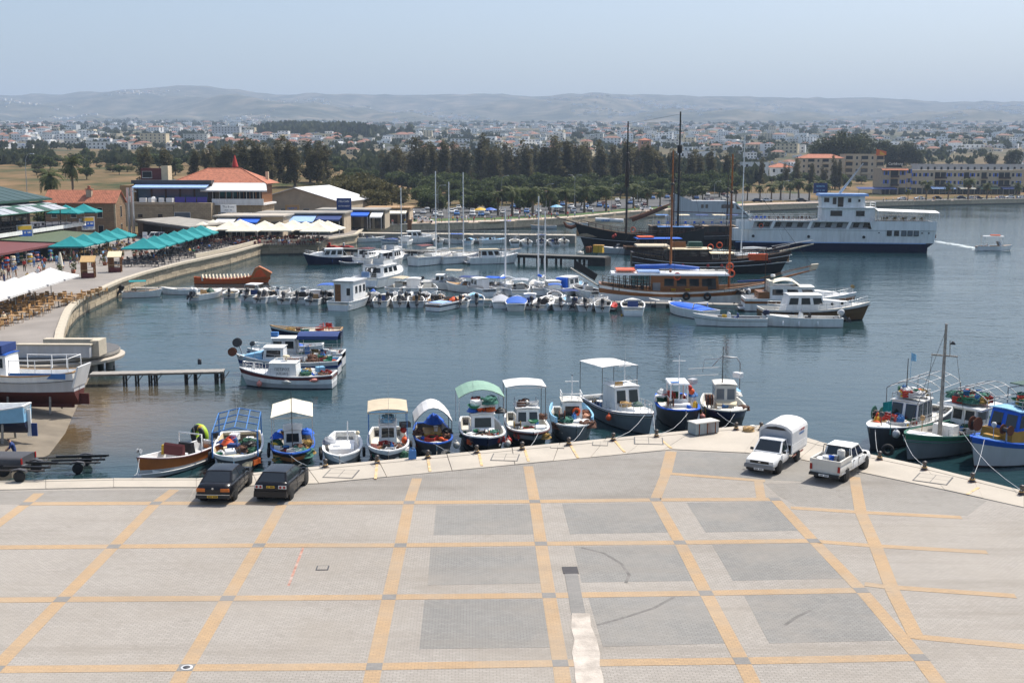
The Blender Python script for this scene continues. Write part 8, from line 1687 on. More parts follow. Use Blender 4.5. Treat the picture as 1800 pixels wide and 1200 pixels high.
def tree_proto(name,kind,seed):
 rng = random.Random(seed);t = thing(name,'tree','tree',(0,0,-500))
 if kind == 'casuarina':
  H = 24;b = MB().tube([(0,0,0),(.2,.1,6),(-.1,.2,13),(.2,0,21)],[.45,.36,.25,.06],7);cl = []
  leads = [(rng.uniform(-2.7,2.7),rng.uniform(-1.6,1.6),(1,.9,.78,.66)[q]*rng.uniform(.93,1)) for q in range(rng.choice((3,4)))]
  for (lx,ly,f) in leads:
   b.tube([(0,0,4),(lx*.6,ly*.6,9),(lx,ly,H*f-2)],[.22,.16,.04],5)
   for i in range(9):
    u = i/8;cl.append((lx*(.3+.7*u)+rng.uniform(-1.3,1.3)*(1-.5*u),ly+rng.uniform(-1.2,1.2),4.0+u*(H*f-5.5),(2.0-.75*u)*rng.uniform(.6,1.25),2.1*rng.uniform(.8,1.3)))
  for c in cl[::2]: b.tube([(0,0,c[2]-1.5),(c[0]*.6,c[1]*.6,c[2]-.5),(c[0],c[1],c[2]+.5)],[.1,.07,.02],4)
  b.build('trunk','bark',t);b = MB();leaves(b,clumpy(rng,cl,3800),1.0,rng,.8,.3);b.build('crown','casuarina',t)
 elif kind == 'palm':
  H = rng.uniform(5.0,7.0);lean = rng.uniform(-.5,.5);b = MB().tube([(0,0,0),(lean*.3,0,H*.4),(lean,0,H)],[.32,.24,.2],8);b.build('trunk','palmbark',t)
  for k in range(34):
   a = rng.uniform(0,6.28);el = rng.uniform(-.5,1.25);L_ = rng.uniform(2.2,2.9);pts = [];p = Vector((lean,0,H));e = el
   for i in range(7): pts.append(p.copy());p = p+Vector((math.cos(a)*math.cos(e),math.sin(a)*math.cos(e),math.sin(e)))*L_/6;e -= .26
   if k == 0: b = MB()
   sd = Vector((-math.sin(a),math.cos(a),0))
   for i in range(6):
    w = .42*math.sin(math.pi*(i+.8)/7.2)
    for sg in (-1,1):
     for q in (.0,.5): m = pts[i].lerp(pts[i+1],q);b.add([m,m+(pts[i+1]-pts[i])*.42,m+(pts[i+1]-pts[i])*.75+sd*sg*w*1.3+Vector((0,0,-.22)),m+(pts[i+1]-pts[i])*.45+sd*sg*w*1.25+Vector((0,0,-.2))],[(0,1,2,3)])
  b.build('crown','palmleaf',t);b = MB()
  for k in range(16):
   a = rng.uniform(0,6.28);p = Vector((lean,0,H-.1));q = p+Vector((math.cos(a)*.8,math.sin(a)*.8,-1.3-rng.random()*.6));s = Vector((-math.sin(a),math.cos(a),0))*.18;b.add([p,q-s,q+s],[(0,1,2)])
  b.build('dead_fronds','deadfrond',t)
 elif kind in ('bush','oliveb','pine','scrubb'):
  H = {'bush': 5,'oliveb': 6,'pine': 13,'scrubb': 2.4}[kind];Rr = {'bush': 3,'oliveb': 4,'pine': 6,'scrubb': 2.4}[kind];b = MB().tube([(0,0,-.3),(.1,.1,H*.4),(0,0,H*.75)],[.25,.2,.08],6);cl = []
  for i in range(13 if kind != 'pine' else 20):
   a = rng.uniform(0,6.28);rr = Rr*.75*rng.random()**.6;z = H*(rng.uniform(.35,.85) if kind != 'pine' else rng.uniform(.4,.95));s = 1-.5*rr/Rr;c = (rr*math.cos(a),rr*math.sin(a),z*(.6+.4*s),Rr*.42*rng.uniform(.7,1.2),H*.17*rng.uniform(.8,1.3));cl.append(c);b.tube([(0,0,H*.3),(c[0]*.5,c[1]*.5,c[2]*.75),(c[0],c[1],c[2])],[.12,.08,.03],4)
  b.build('trunk','bark',t);b = MB();leaves(b,clumpy(rng,cl,{'bush': 1300,'oliveb': 2400,'pine': 2600,'scrubb': 700}[kind]),{'bush': .55,'oliveb': .5,'pine': .8,'scrubb': .4}[kind],rng,.2,.6);b.build('crown',{'bush': 'bushleaf','oliveb': 'olive','pine': 'pineleaf','scrubb': 'scrub'}[kind],t)
 return t
PROTO = {k: [tree_proto({'casuarina': 'casuarina_tree','palm': 'palm_tree','bush': 'leafy_tree','oliveb': 'olive_tree','pine': 'pine_tree','scrubb': 'shrub'}[k],k,100+7*i) for i in range(n)] for k,n in (('casuarina',5),('palm',4),('bush',4),('oliveb',2),('pine',3),('scrubb',2))}
USED = set();CAT = {'palm': 'palm tree','scrubb': 'shrub'}
def plant(kind,x,y,s,label,group,sz=None,rng=random.Random(17),z=None):
 p = rng.choice(PROTO[kind]);loc = (x,y,(hz(x,y) if z is None else z)-.1);sc3 = (s,s,sz or s)
 if p.name not in USED: USED.add(p.name);o = p;o.location = loc;o.rotation_euler.z = rng.uniform(0,6.28);o['label'] = label;o['group'] = group
 else: o = clone(p,loc,rng.uniform(0,6.28),label,group)
 o.scale = sc3;o['category'] = CAT.get(kind,'tree');return o
def tree_at(kind,px,ty,d,H0,label,group,wide=1.0):
 x = (px-900)/2000*d;zt = 16.1-(ty-287)/2000*d;h = zt-hz(x,d);s = h/H0;plant(kind,x,d,s*wide,label,group,s)
rng = random.Random(31)
for px,ty in ((262,258),(298,262),(345,265),(375,256),(412,250),(438,248),(462,245),(494,246),(522,240),(548,247),(575,249),(398,258),(480,252),(560,258)): tree_at('casuarina',px,ty,rng.uniform(395,430),23.5,'tall dark casuarina in the group beyond the terracotta roof','casuarinas beyond the restaurants',1.7)
for px,ty in ((682,262),(700,250),(733,240),(758,252),(778,247),(800,248),(822,258),(845,235),(864,252),(890,250),(908,262),(928,246),(950,256),(975,238),(992,246),(1014,243),(1034,256),(1056,246),(1078,254),(1098,246),(1118,250),(1138,252),(1158,258),(1182,262),(1205,262),(1228,265),(1248,264),(1270,270)): tree_at('casuarina',px,ty,rng.uniform(520,575),23.5,'tall dark casuarina in the long row behind the car park','casuarinas behind the car park',1.6);rng.random() < .55 and tree_at('casuarina',px+rng.uniform(8,16),ty+rng.uniform(6,16),rng.uniform(585,630),23.5,'tall dark casuarina in the long row behind the car park','casuarinas behind the car park',1.6)
for px,ty in ((1436,250),(1456,240),(1478,234),(1500,238),(1450,256),(1488,248),(1515,255)): tree_at('pine',px,ty,rng.uniform(740,790),13,'broad dark pine in the clump above the hotels','pines above the hotels',1.0)
for px,ty in ((1540,247),(1560,255),(1582,250),(1600,258),(1770,262),(1730,268)): tree_at('pine',px,ty,820,13,'dark pine standing among the white houses on the right shore','pines among the houses',.9)
for px,ty in ((1462,272),(1470,280),(1420,282),(1440,290),(1375,285),(1395,275),(1330,275)): tree_at('casuarina',px,ty,600,23.5,'slender dark tree in front of the seafront hotels','slender trees before the hotels',1.2)
PL = 'palm tree standing between the promenade and the car park'
for px,ty in ((900,314),(936,312),(966,318),(994,318),(1026,312),(1064,316),(1112,312),(1136,318),(1158,322),(1215,320),(1232,316),(1290,318),(1310,314),(1332,316),(875,322)): tree_at('palm',px,ty,shore_y(px)+rng.uniform(20,40),8.2,PL,'palms behind the promenade',1.05)
for px,ty in ((1352,312),(1368,306),(1384,312),(1400,304),(1418,310),(1434,306),(1448,314)): tree_at('palm',px,ty,shore_y(px)+rng.uniform(20,45),8.2,'palm tree in the grove beyond the ferry wheelhouse','palms beyond the ferry',1.1)
for px,ty in ((1622,305),(1660,312),(1695,300),(1728,312),(1780,312),(1590,325)): tree_at('palm',px,ty,shore_y(px)+11,8.2,'palm tree on the seafront pavement before the long hotel','palms before the long hotel',1.0)
tree_at('palm',134,252,340,8.2,'tall slim palm behind the taverna with a shaggy crown',None,.62);tree_at('palm',94,279,300,8.2,'dense shaggy palm behind the green roof',None,.9)
for i in range(20): plant('bush',(PROTO['bush'][0].location.x*0)+lerp(-150,-74,i/19),274+rng.uniform(-14,34),rng.uniform(.8,1.2),'dark green tree behind the stone house and taverna','trees behind the taverna')
for i in range(14): plant('scrubb',lerp(-170,-80,rng.random()),rng.uniform(290,360),rng.uniform(.7,1.3),'low shrub on the dry field edge','shrubs on the dry field')
for px,d,s in ((640,345,1.7),(612,340,1.45),(670,350,1.5),(590,350,1.3),(655,330,1.3),(628,365,1.7),(690,365,1.35),(605,360,1.5),(648,358,1.7)): plant('oliveb',(px-900)/2000*d,d,s,'huge dense brownish green tree mass behind the warehouse','dense trees behind the warehouse')
for i in range(64):
 px = rng.uniform(700,1290);d = shore_y(px)+rng.choice((rng.uniform(58,75),rng.uniform(98,150),rng.uniform(105,135)));plant('bush',(px-900)/2000*d,d,rng.uniform(.9,1.6),'rounded leafy tree shading the car park','leafy trees round the car park')
for i in range(80):
 px = 690+7.6*i+rng.uniform(-6,6);d = rng.uniform(480,545);plant('bush',(px-900)/2000*d,d,rng.uniform(1.2,2.0),'rounded leafy tree under the row of casuarinas','leafy trees under the casuarinas')
for i in range(22):
 px = rng.uniform(1290,1520);d = rng.uniform(585,680);plant('bush',(px-900)/2000*d,d,rng.uniform(1,1.6),'leafy green tree at the foot of the hotels','leafy trees below the hotels')
for i in range(80):
 px = rng.choice((rng.uniform(-60,260),rng.uniform(560,700),rng.uniform(140,560)));d = rng.uniform(430,720);plant('bush' if i % 2 else 'scrubb',(px-900)/2000*d,d,rng.uniform(.8,1.5),'dark shrub on the dry field below the town','shrubs below the town')
# ------------------------------------------------------------ far cars
def farcar(col,seed):
 t = thing('parked_car','car','car',(0,0,-500));body(t,[(-2.15,.38,.78,.74),(-1.9,.22,.93,.83),(0,.2,.92,.85),(1.3,.22,.86,.83),(2.1,.36,.66,.74)],col);greenhouse(t,-1.75,1.05,-1.1,.25,.78,.60,.9,1.42,col); 
 for x in (-1.3,1.3):
  for y in (-.76,.76): wheel(t,x,y,.31,.2)
 return t
CARS = [farcar(c,i) for i,c in enumerate(('white','lightgrey','navy','maroon','black','offwhite','midblue'))];CN = ['white','silver','dark blue','dark red','black','cream','blue'];cu = set()
def putcar(i,x,y,rz,where,group,z=None):
 loc = (x,y,(hz(x,y)+.07 if z is None else z));lab = f'{CN[i]} car {where}'
 if i not in cu: cu.add(i);o = CARS[i];o.location = loc;o.rotation_euler.z = rz;o['label'] = lab;o['group'] = group;return o
 return clone(CARS[i],loc,rz,lab,group)
for e in (36,44,58,66,86):
 for k in range(22):
  px = 720+26*k+rng.uniform(-9,9)
  if rng.random() < .45: continue
  d = shore_y(px)+e;putcar(rng.choice((0,0,1,1,2,3,4,5,6)),(px-900)/2000*d,d,R(90+rng.uniform(-6,6)),'parked in the car park behind the promenade','cars in the car park')
for px in (1328,1345,1405,1452,1472,1500,1580,1610,1642,1684,1700,1712,1752,1768,1790):
 d = shore_y(px)+rng.choice((15,21));putcar(rng.choice((0,0,1,2,4)),(px-900)/2000*d,d,R(rng.choice((0,180))+rng.uniform(-4,4)),'on the seafront road before the shops','cars on the seafront road')
for px,py,i in ((735,388,1),(748,392,0),(722,384,2),(676,390,5)): p = W(px,py,LQ);putcar(i,p.x,p.y,R(20),'parked by the market stalls','cars by the market',LQ+.06)
p = W(1140,372,LQ);putcar(0,p.x,p.y+6,0,'parked on the promenade near the grey yacht',None,LQ+.1)
p = W(272,424,LQ);t = thing('parked_car','white four wheel drive car with dark lower stripe under the flat canopy','car',(p.x,p.y,LQ),R(186));body(t,[(-2.2,.4,1.0,.84),(-1.9,.34,1.05,.87),(1.1,.34,1.02,.87),(2.0,.36,.98,.84),(2.15,.5,.8,.8)],'white');greenhouse(t,-2.05,1.1,-1.95,.6,.82,.72,1.0,1.78,'white',side=((.05,.3),(.34,.62),(.66,.94)));seam(t,-1.9,1.9,.872,.6,'navycloth')
for x in (-1.35,1.35):
 for y in (-.78,.78): wheel(t,x,y,.38,.22)
# ------------------------------------------------------------ lamps
for px,py,two in ((882,372,False),(1010,368,True),(770,380,False),(1120,366,False),(1075,372,False),(960,374,False),(1255,362,False),(1376,359,False)): lamppost(px,py,LQ,11.5 if two or px == 882 else 9,'tall curved double arm street lamp on the promenade' if two else 'grey street lamp with curved arm along the promenade','street lamps along the promenade',1.8,two)
# ------------------------------------------------------------ seafront buildings on the right
def apt(label,px0,px1,d,ztop,floors,wall='plaster',depth=12,bays=None,shutter=None,roof='flat',shop=None,balc=(),group=None,zb=None,parapet=True,name='apartment_block',fw=1.2):
 x0 = (px0-900)/2000*d;w = (px1-px0)/2000*d;z0 = (hz(x0+w/2,d) if zb is None else zb)-.3;t = thing(name,label,'building',(x0,d,z0),0,group);H = ztop-z0;fh = H/floors
 MB().box(0,w,0,depth,0,H).build('wall',wall,t)
 if roof == 'flat':
  if parapet: MB().box(-.15,w+.15,-.15,depth+.15,H+.01,H+.6).build('parapet',wall,t)
 elif roof == 'hip': hip(t,0,w,0,depth,H,min(w,depth)*.2,'tile',.6)
 bays = bays or max(1,int(w/4));bw = w/bays
 for f in range(floors):
  for i in range(bays):
   if f == 0 and shop: MB().box((i+.08)*bw,(i+.92)*bw,-.06,.02,.2,fh*.85).build('shopfront','glass',t);continue
   if i in balc:
    MB().box((i+.06)*bw,(i+.94)*bw,-.03,.02,f*fh+.2,f*fh+fh*.85).build('balcony_door','glass',t);s_ = MB().box((i+.02)*bw,(i+.98)*bw,-1.4,0,f*fh-.05,f*fh+.15).build('balcony',wall,t);MB().box((i+.02)*bw,(i+.98)*bw,-1.4,-1.3,f*fh+.15,f*fh+1.1).build('balustrade','darkwood' if shutter else wall,s_)
   else: win(t,('y',0),(i+.5)*bw,f*fh+fh*.32,fw,fh*.45,'offwhite','glass',shutter if (i % 2 == 0) else None,False)
 return t,w,H
t,w,H = apt('long tan seafront hotel with blue shutters over a row of shops',1594,1786,572,12.6,3,'beige',13,19,'brightblue',shop=True,balc=(4,5,9,12,15,16))
for u0,u1,cc in ((.16,.38,'paleblue'),(.42,.56,'canvas'),(.6,.78,'darkgreen'),(.8,.98,'navycloth')): awning(t,((u0*w,0,4.0),(u1*w,0,4.0),(u1*w,-5,3.1),(u0*w,-5,3.1)),cc)
t,w,H = apt('tan corner hotel wing with tiled eave and deep balconies',1543,1586,566,13.6,3,'plaster',14,3,'brightblue',shop=True,balc=(1,));MB().slab((-.5,-1.6,H-.4),(w+.3,-1.6,H-.4),(w+.3,.4,H+.5),(-.5,.4,H+.5),t=.2).build('eave','tile',t)
awning(t,((-13,-1,3.9),(6,-1,3.9),(6,-6,3.0),(-13,-6,3.0)),'navycloth');[MB().cyl((x,-5.8,0),(x,-5.8,3),.1,n=6).build('awning_post','grey',t) for x in (-12.8,-6,0,5.8)]
t,w,H = apt('narrow pale stair tower between the two hotel wings',1586.4,1593.6,571,14.6,3,'beige',8,1,'brightblue')
signboard('black rooftop board with white lettering above the tan hotel',(W(1565,292,14).x*0+(1565-900)/2000*580,580,13.2),0,9,4.0,1.0,'black',[('Carlsberg',1.9,'white')],'white',tk=.3)
for lab,a,b_,d,zt,fl,kw in (('grey roofed long apartment row behind the tan hotel',1605,1790,640,15.6,3,dict(wall='lightgrey',bays=16)),('salmon roofed beige hotel with balconies under the pines',1400,1475,690,19.5,4,dict(wall='beige',roof='hip',balc=(1,3))),('beige hotel block with orange gable sign',1478,1545,700,21.5,4,dict(wall='beige',balc=(0,2,4))),('white villa with rounded gables among the palms',1300,1345,660,16.5,3,dict(wall='white')),('white arcaded villa beside the palms',1348,1388,670,14.0,2,dict(wall='white',roof='hip')),('tan block behind the dark masts',1262,1296,640,15.0,3,dict(wall='plaster',balc=(1,))),('pale block at the end of the seafront',1788,1850,600,13.0,3,dict(wall='beige',shutter='brightblue',shop=True)),('white terraced house row above the casuarinas',1180,1252,800,24.0,3,dict(wall='white')),('brown hotel on the plain beyond the casuarinas',380,428,1500,62,6,dict(wall='lightgrey',bays=9)),('cream apartment block with flat roof on the plain',255,300,1150,44,4,dict(wall='cream',bays=6)),('long white school on the plain',150,215,1000,33.0,2,dict(wall='white',bays=9)),('orange domed church like hall above the tree tops',1120,1140,1000,36,3,dict(wall='salmon',roof='hip')),('white apartment block beyond the field',330,372,1250,46,4,dict(wall='offwhite',bays=6))): apt(lab,a,b_,d,zt,fl,**kw)
t = thing('rooftop_fin','orange and yellow sloping gable sign on the beige hotel roof','sign',((1530-900)/2000*700,699,21.4));MB().ext([(0,0),(6,0),(6,2.2),(0,3.6)],-.4,0).build('panel','orange',t);MB().ext([(2,.2),(5.8,.2),(2,2.6)],-.46,-.41).build('stripe','yellow',t)
t = thing('blue_billboard','blue lettered billboard on a post beside the ferry mast','billboard',W(1441,358,LQ));MB().cyl((0,0,0),(0,0,4),.2,n=8).build('post','galv',t);bb = MB().box(-2.7,2.7,-.2,.2,4,8).build('board','navycloth',t);glyphs(6,.9,'lightblue',bb,(0,-.22,6.8),(R(90),0,0));glyphs(7,.8,'lightblue',bb,(0,-.22,5.2),(R(90),0,0))
t = thing('ride_tower','red steel fairground ride tower beyond the terracotta roof','ride',((418-900)/2000*300,300,2)); 
for a_ in range(4): g_ = a_*1.57+.8;MB().cyl((1.6*math.cos(g_),1.6*math.sin(g_),0),(.3*math.cos(g_),.3*math.sin(g_),14),.12,n=5).build('leg','red',t)
MB().lathe([(.1,8.6),(1.9,8.8),(2.0,9.3),(.3,9.6)],n=12).build('platform','maroon',t);MB().lathe([(.9,13),(.1,16)],n=8).build('spire','red',t)
# ------------------------------------------------------------ the town on the plain
def house_proto(k):
 r = random.Random(50+k);w,dp,h = r.uniform(9,15),r.uniform(8,11),(3.4,6.4,6.4,9.5,6.4,3.6)[k];wall = ('white','white','offwhite','white','cream','offwhite')[k];t = thing('house','house','house',(0,0,-500));MB().box(-w/2,w/2,0,dp,-1.5,h).build('wall',wall,t)
 if k in (1,4,5): hip(t,-w/2,w/2,0,dp,h,2.0,'tile_dark',.5)
 else:
  MB().box(-w/2-.1,w/2+.1,-.1,dp+.1,h+.01,h+.5).build('parapet',wall,t);tk = MB().cyl((w*.2,dp*.4,h+1.2),(w*.2+1.4,dp*.4,h+1.2),.4,n=8).build('water_tank','lightgrey',t);MB().slab((w*.2-.3,dp*.4-1.6,h+.6),(w*.2+1.7,dp*.4-1.6,h+.6),(w*.2+1.7,dp*.4-.4,h+1.5),(w*.2-.3,dp*.4-.4,h+1.5),t=.08).build('solar_panel','navycloth',t)
 fl = int(h/3); 
 for f in range(fl):
  for i in range(3): MB().box(-w/2+w*(i+.25)/3,-w/2+w*(i+.75)/3,-.05,.02,f*3.1+.8,f*3.1+2.3).build('window','glass',t)
 if fl > 1: MB().box(-w*.3,w*.3,-1.3,0,2.95,3.15).build('balcony',wall,t)
 return t
HP = [house_proto(k) for k in range(6)];HN = ['low white flat roofed bungalow','white house with red hipped roof','off white two storey house with rooftop tank','tall white apartment house','cream house with red hipped roof','low house with red hipped roof'];hu = set();rng = random.Random(77);cnt = 0
def town_ok(px,d): return noise.noise((px*.006,d*.0016,9)) > -.22
while cnt < 290:
 px = rng.uniform(-60,1880);d = 760*(1600/760)**rng.random()
 if px < 700 and d < 950: continue
 if 560 < px < 700 and rng.random() < .5: continue
 if not town_ok(px,d): continue
 x = (px-900)/2000*d;k = rng.choice((0,0,1,2,2,3,0,2,4,5));loc = (x,d,hz(x,d)-.2);lab = HN[k]+' in the town beyond the trees';gr = 'houses of the town, '+HN[k];rz = rng.uniform(-.5,.5)
 if k not in hu: hu.add(k);o = HP[k];o.location = loc;o.rotation_euler.z = rz;o['label'] = lab;o['group'] = gr
 else: o = clone(HP[k],loc,rz,lab,gr)
 s = rng.uniform(.6,.92);o.scale = (s,s,s*rng.uniform(.9,1.15));cnt += 1
b = MB();tb = MB()
def farhouse(x,y,w,dp,h,rz,k):
 z = hz(x,y)-1;c,n = math.cos(rz),math.sin(rz);P = lambda u,v,zz: (x+u*c-v*n,y+u*n+v*c,z+zz);b.m(k);b.hexa([P(-w/2,0,0),P(w/2,0,0),P(w/2,dp,0),P(-w/2,dp,0),P(-w/2,0,h),P(w/2,0,h),P(w/2,dp,h),P(-w/2,dp,h)])
 if rng.random() < .16: b.m(3);b.add([P(-w/2-.4,-.4,h+.02),P(w/2+.4,-.4,h+.02),P(w/2+.4,dp+.4,h+.02),P(-w/2-.4,dp+.4,h+.02),P(-w*.2,dp/2,h+2.2),P(w*.2,dp/2,h+2.2)],[(0,1,5,4),(1,2,5),(2,3,4,5),(3,0,4)])
 b.m(4);m = max(2,int(w/4))
 for f in range(max(1,int(h/3.2))):
  for i in range(m): u = -w/2+w*(i+.5)/m;b.add([P(u-.8,-.06,1.8+f*3.1),P(u+.8,-.06,1.8+f*3.1),P(u+.8,-.06,3.2+f*3.1),P(u-.8,-.06,3.2+f*3.1)],[(0,1,2,3)])
n = 0
while n < 5600:
 px = rng.uniform(-250,2050);d = 1100*(5200/1100)**(rng.random()**.8)
 if not town_ok(px,d): continue
 x = (px-900)/2000*d;big = rng.random() < .12;s = 1+(d-1500)/5000;farhouse(x,d,rng.uniform(6,13)*(1.8 if big else 1)*s,9*s,rng.uniform(3,6)*(1.9 if big else 1),rng.uniform(-.6,.6),rng.choice((0,0,0,1,2)));n += 1
for cl in range(46):
 px0 = rng.uniform(-100,1900);d0 = rng.uniform(5300,8300)
 for i in range(rng.randint(10,45)):
  px = px0+rng.gauss(0,26);d = d0+rng.gauss(0,160);x = (px-900)/2000*d;farhouse(x,d,rng.uniform(12,30),14,rng.uniform(5,10),0,rng.choice((0,0,2)))
o = b.build('far_town',['white','offwhite','cream','tile_dark','glass'],kind='stuff');o['label'] = 'white houses of the distant town spread to the hills';o['category'] = 'town'
def blobtree(x,y,r,h):
 z = hz(x,y); 
 for i in range(16):
  v = Vector((rng.gauss(0,1),rng.gauss(0,1),rng.gauss(0,.8))).normalized()*rng.uniform(.4,1);p = Vector((x+v.x*r,y+v.y*r,z+h*.55+v.z*h*.5));s = r*.6;a = rng.uniform(0,6.28);q = Vector((math.cos(a),math.sin(a),rng.uniform(-.4,.4)))*s;w = Vector((rng.uniform(-.3,.3),rng.uniform(-.3,.3),1))*s;tb.add([p-q,p-w*.9,p+q*.9,p+w],[(0,1,2,3)])
n = 0
while n < 2700:
 px = rng.uniform(-250,2050);d = 700*(5200/700)**(rng.random()**.8)
 if noise.noise((px*.005,d*.0014,4)) < -.12+.1*rng.random(): continue
 if d < 900 and px < 640: continue
 s = 1+(d-700)/2600;blobtree((px-900)/2000*d,d,rng.uniform(2,4)*s,rng.uniform(3.5,6.5)*(1+(d-700)/6000));n += 1
for i in range(330):
 px = 560+rng.gauss(0,30)+rng.choice((0,0,60,-40));d = 1900+rng.gauss(0,90);blobtree((px-900)/2000*d,d,9,16)
for i in range(520):
 px = rng.uniform(640,1330);d = rng.uniform(600,780);blobtree((px-900)/2000*d,d,rng.uniform(3.5,6),rng.uniform(6,10))
for i in range(160):
 px = rng.uniform(180,700);d = rng.uniform(560,760);blobtree((px-900)/2000*d,d,rng.uniform(2.5,4.5),rng.uniform(3,6))
for i in range(260):
 px = rng.uniform(-80,100);d = 640+rng.gauss(0,20);blobtree((px-900)/2000*d,d,3.5,6)
o = tb.build('town_trees','pineleaf',kind='stuff');o['label'] = 'dark scattered trees among the houses of the distant town';o['category'] = 'trees'

# ------------------------------------------------------------ people
def person_mesh(pose):
 J = {'pelvis': (0,0,.95,.13),'chest': (0,0,1.3,.15),'neck': (0,0,1.47,.06),'head': (.02,0,1.6,.095),'crown': (.02,0,1.72,.075)}
 def limb(n,sg,pts,rs):
  for i,(p,r) in enumerate(zip(pts,rs)): J[f'{n}{sg}{i}'] = (*p,r)
 for sg in (-1,1):
  s = sg
  if pose == 'stand': leg = [(0,.1*s,.92),(.02,.11*s,.5),(-.02,.12*s,.08),(.13,.13*s,.03)];arm = [(0,.19*s,1.4),(-.02,.25*s,1.13),(.06,.26*s,.87),(.1,.25*s,.77)]
  elif pose == 'walk': leg = [(0,.1*s,.92),(.14*s+.05,.1*s,.5),(.24*s-.06,.1*s,.09),(.24*s+.09,.1*s,.04)];arm = [(0,.19*s,1.4),(-.12*s,.24*s,1.13),(-.14*s+.1,.24*s,.9),(-.14*s+.16,.23*s,.82)]
  elif pose == 'sit': leg = [(0,.1*s,.92),(.42,.11*s,.93),(.44,.11*s,.5),(.56,.12*s,.46)];arm = [(0,.19*s,1.4),(.05,.25*s,1.15),(.26,.2*s,1.08),(.34,.16*s,1.1)]
  else: leg = [(0,.1*s,.92),(.05,.12*s,.5),(-.02,.13*s,.08),(.12,.14*s,.03)];arm = [(.12,.19*s,1.36),(.26,.24*s,1.12),(.42,.2*s,1.0),(.5,.17*s,.96)]
  limb('leg',s,leg,(.095,.07,.048,.04));limb('arm',s,arm,(.065,.048,.036,.035))
 if pose == 'lean':
  for k,dx in (('chest',.12),('neck',.2),('head',.26),('crown',.28)): x,y,z,r = J[k];J[k] = (x+dx,y,z-.04,r)
 E = [('pelvis','chest',1),('chest','neck',1),('neck','head',0),('head','crown',3)]
 for s in (-1,1):
  E += [('pelvis',f'leg{s}0',2),(f'leg{s}0',f'leg{s}1',2),(f'leg{s}1',f'leg{s}2',2 if pose in ('stand','lean') else 0),(f'leg{s}2',f'leg{s}3',4),('chest',f'arm{s}0',1),(f'arm{s}0',f'arm{s}1',1),(f'arm{s}1',f'arm{s}2',0),(f'arm{s}2',f'arm{s}3',0)]
 names = list(J);me = bpy.data.meshes.new('person_base');me.from_pydata([J[n][:3] for n in names],[(names.index(a),names.index(b)) for a,b,_ in E],[]);ob = bpy.data.objects.new('person_base',me);COL.objects.link(ob)
 ob.modifiers.new('skin','SKIN')
 if not me.skin_vertices: me.attributes.new('skin','SKIN','POINT') if False else None
 for i,n in enumerate(names):
  sv = me.skin_vertices[0].data[i];sv.radius = (J[n][3],)*2;sv.use_root = n == 'pelvis'
 ob.modifiers.new('sub','SUBSURF').levels = 1
 out = bpy.data.meshes.new_from_object(ob.evaluated_get(bpy.context.evaluated_depsgraph_get()));bpy.data.objects.remove(ob)
 out.materials.clear()
 for m_ in ('skin','white','navycloth','hair','darkgrey'): out.materials.append(mt(m_))
 seg = [(Vector(J[a][:3]),Vector(J[b][:3]),k) for a,b,k in E]
 for p in out.polygons:
  c = p.center;best = 9;bk = 0
  for a,b,k in seg:
   d = b-a;t = max(0,min(1,(c-a).dot(d)/max(1e-6,d.length_squared)));q = (c-(a+d*t)).length
   if q < best: best = q;bk = k
  if bk == 3 and c.x > J['head'][0]+.03 and c.z < J['crown'][2]-.03: bk = 0
  p.material_index = bk;p.use_smooth = True
 return out
PM = {}
def make_pm(pose):
 try: PM[pose] = person_mesh(pose)
 except Exception as e: print('skin failed',pose,e)
for q in ('stand','walk','sit','lean'): make_pm(q)
SH = ['white','red','lightblue','navycloth','black','yellow','pink','cream','midblue','maroon','green','lightgrey'];TR = ['navycloth','tan','black','white','grey','midblue']
PW = {'stand': 'standing','walk': 'walking','sit': 'sitting','lean': 'leaning forward'}
rng = random.Random(123)
def person(pose,loc,rz,where,group=None,sh=None,tr=None,z=None):
 o = bpy.data.objects.new('person',PM[pose]);COL.objects.link(o);sh = sh or rng.choice(SH);tr = tr or rng.choice(TR);recolor(o,1,sh);recolor(o,2,tr)
 o.location = (loc[0],loc[1],loc[2]-(.45 if pose == 'sit' else 0));o.rotation_euler.z = rz;s = rng.uniform(.95,1.04);o.scale = (s,s,s)
 if rng.random() < .4: recolor(o,3,rng.choice(('tan','black','grey','straw','white')))
 return tag(o,f'person {PW[pose]} in {COLN.get(sh, sh)} top and {COLN.get(tr, tr)} {"trousers" if pose in ("stand", "lean") else "shorts"} {where}','person',group)
for i in range(52):
 px = rng.uniform(720,1010);y0 = shore_y(px);d = y0+rng.uniform(1,11);x = (px-900)/2000*d;person(rng.choice(('stand','walk','walk')),(x,d,hz(x,d)+.05),rng.uniform(0,6.28),'on the promenade','people on the promenade')
for i in range(14):
 px = rng.uniform(1040,1320);d = shore_y(px)+rng.uniform(1,10);x = (px-900)/2000*d;person('walk',(x,d,hz(x,d)+.05),rng.uniform(0,6.28),'on the promenade beyond the ships','people beyond the ships')
for i in range(30):
 px = rng.uniform(1540,1800);d = shore_y(px)+rng.uniform(2,9);x = (px-900)/2000*d;person(rng.choice(('walk','stand')),(x,d,hz(x,d)+.06),rng.uniform(0,6.28),'on the seafront pavement','people on the seafront')
for px,py in ((3,492),(8,496),(16,490),(24,489),(28,487),(90,462),(120,456),(160,466),(185,462),(182,458),(240,452),(250,450),(272,445),(278,443),(178,464),(60,470),(75,468),(100,466),(130,458),(215,452),(330,424),(295,436)): p = W(px,py,LQ);person(rng.choice(('stand','walk','walk')),p,rng.uniform(0,6.28),'on the harbour front pavement','people on the harbour front')
for i in range(34):
 y = rng.uniform(140,232);person(rng.choice(('stand','walk')),(rng.uniform(-72,-61),y,LQ+.02),rng.uniform(0,6.28),'strolling along the harbour restaurants','people along the restaurants')
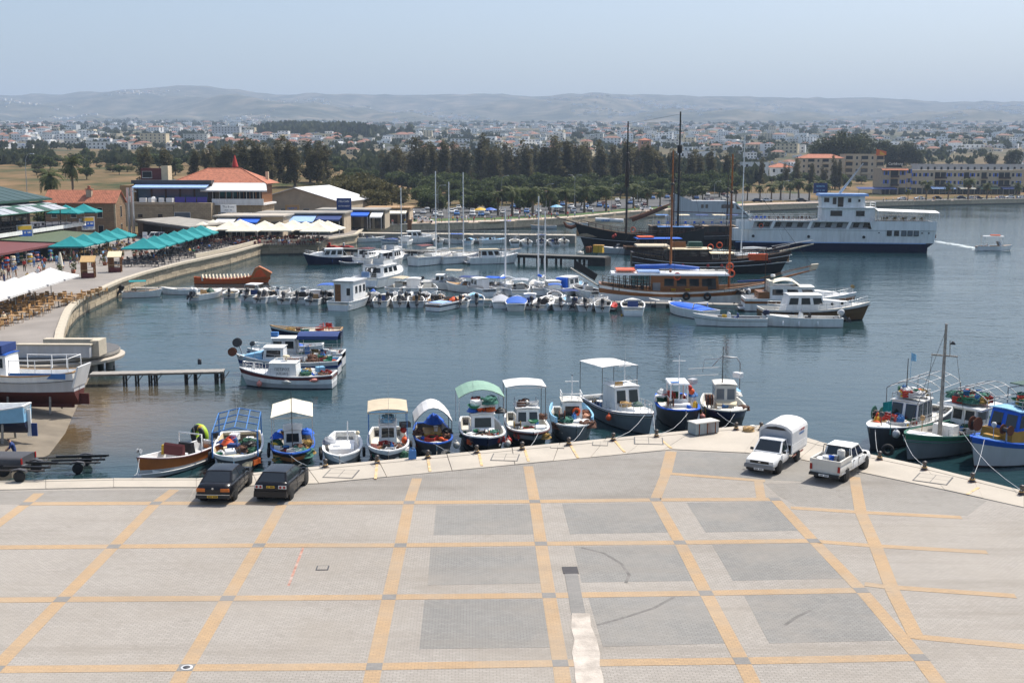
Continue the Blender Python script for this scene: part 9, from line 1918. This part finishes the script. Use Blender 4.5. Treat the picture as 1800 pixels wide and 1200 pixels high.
for i in range(26):
 y = 150+3.1*i;x = rng.choice((-74.5,-62.2,-61.6));o = thing('potted_plant','leafy plant in a clay pot beside the restaurant tables','plant',(x,y,LQ),rng.uniform(0,6),'potted plants along the restaurants');MB().lathe([(.02,0),(.25,0),(.34,.5),(.3,.5),(.02,.42)],n=10).build('pot','tile',o);b = MB();leaves(b,clumpy(rng,[(0,0,.95,.45,.5),(.2,.1,1.3,.3,.4)],90),.3,rng,.4,.5);b.build('foliage','bushleaf',o)
for i in range(40): person('sit',(rng.uniform(-61,-38),rng.uniform(214.5,231),LQ+.02),rng.uniform(0,6.28),'on the corner terrace','people on the corner terrace')
for i in range(12): person('sit',(rng.uniform(-59,-53),rng.uniform(170,212),LQ+.02),rng.uniform(0,6.28),'on the turquoise parasol terrace','people on the turquoise terrace')
for x,y in ((-50.6,100.5),(-49.7,101.4),(-50.9,103),(-48.4,104),(-52.3,100.8),(-48.6,107.8)): person('sit',(x,y,LQ+.02),rng.uniform(0,6.28),'at the rattan tables','people at the rattan tables')
for px,py in ((660,400),(672,398),(700,394),(712,396),(690,397),(640,402)): person('stand',W(px,py,LQ),rng.uniform(0,6.28),'by the market stalls','people by the market stalls')
p = W(27,812,-.1);person('lean',(p.x,p.y,-.35),R(200),'beside the dark grey pickup',None,'navycloth','navycloth')
p = W(138,618,.37);person('sit',(p.x,p.y,.37),R(-60),'on the round pier',None,'tan','white')
# ------------------------------------------------------------ haze
m = bpy.data.materials.new('haze_air');m.use_nodes = True;nt = m.node_tree;nt.nodes.clear();ou = nt.nodes.new('ShaderNodeOutputMaterial');v = nt.nodes.new('ShaderNodeVolumePrincipled');v.inputs['Color'].default_value = (.62,.78,1.0,1);v.inputs['Density'].default_value = 1.25e-4;v.inputs['Anisotropy'].default_value = .0
nt.links.new(v.outputs[0],ou.inputs['Volume']);MATS['haze_air'] = m
o = MB().box(-16000,16000,-400,14000,-9,760).build('haze','haze_air',kind='stuff');o['label'] = 'thin blue summer haze over the whole bay';o['category'] = 'haze'
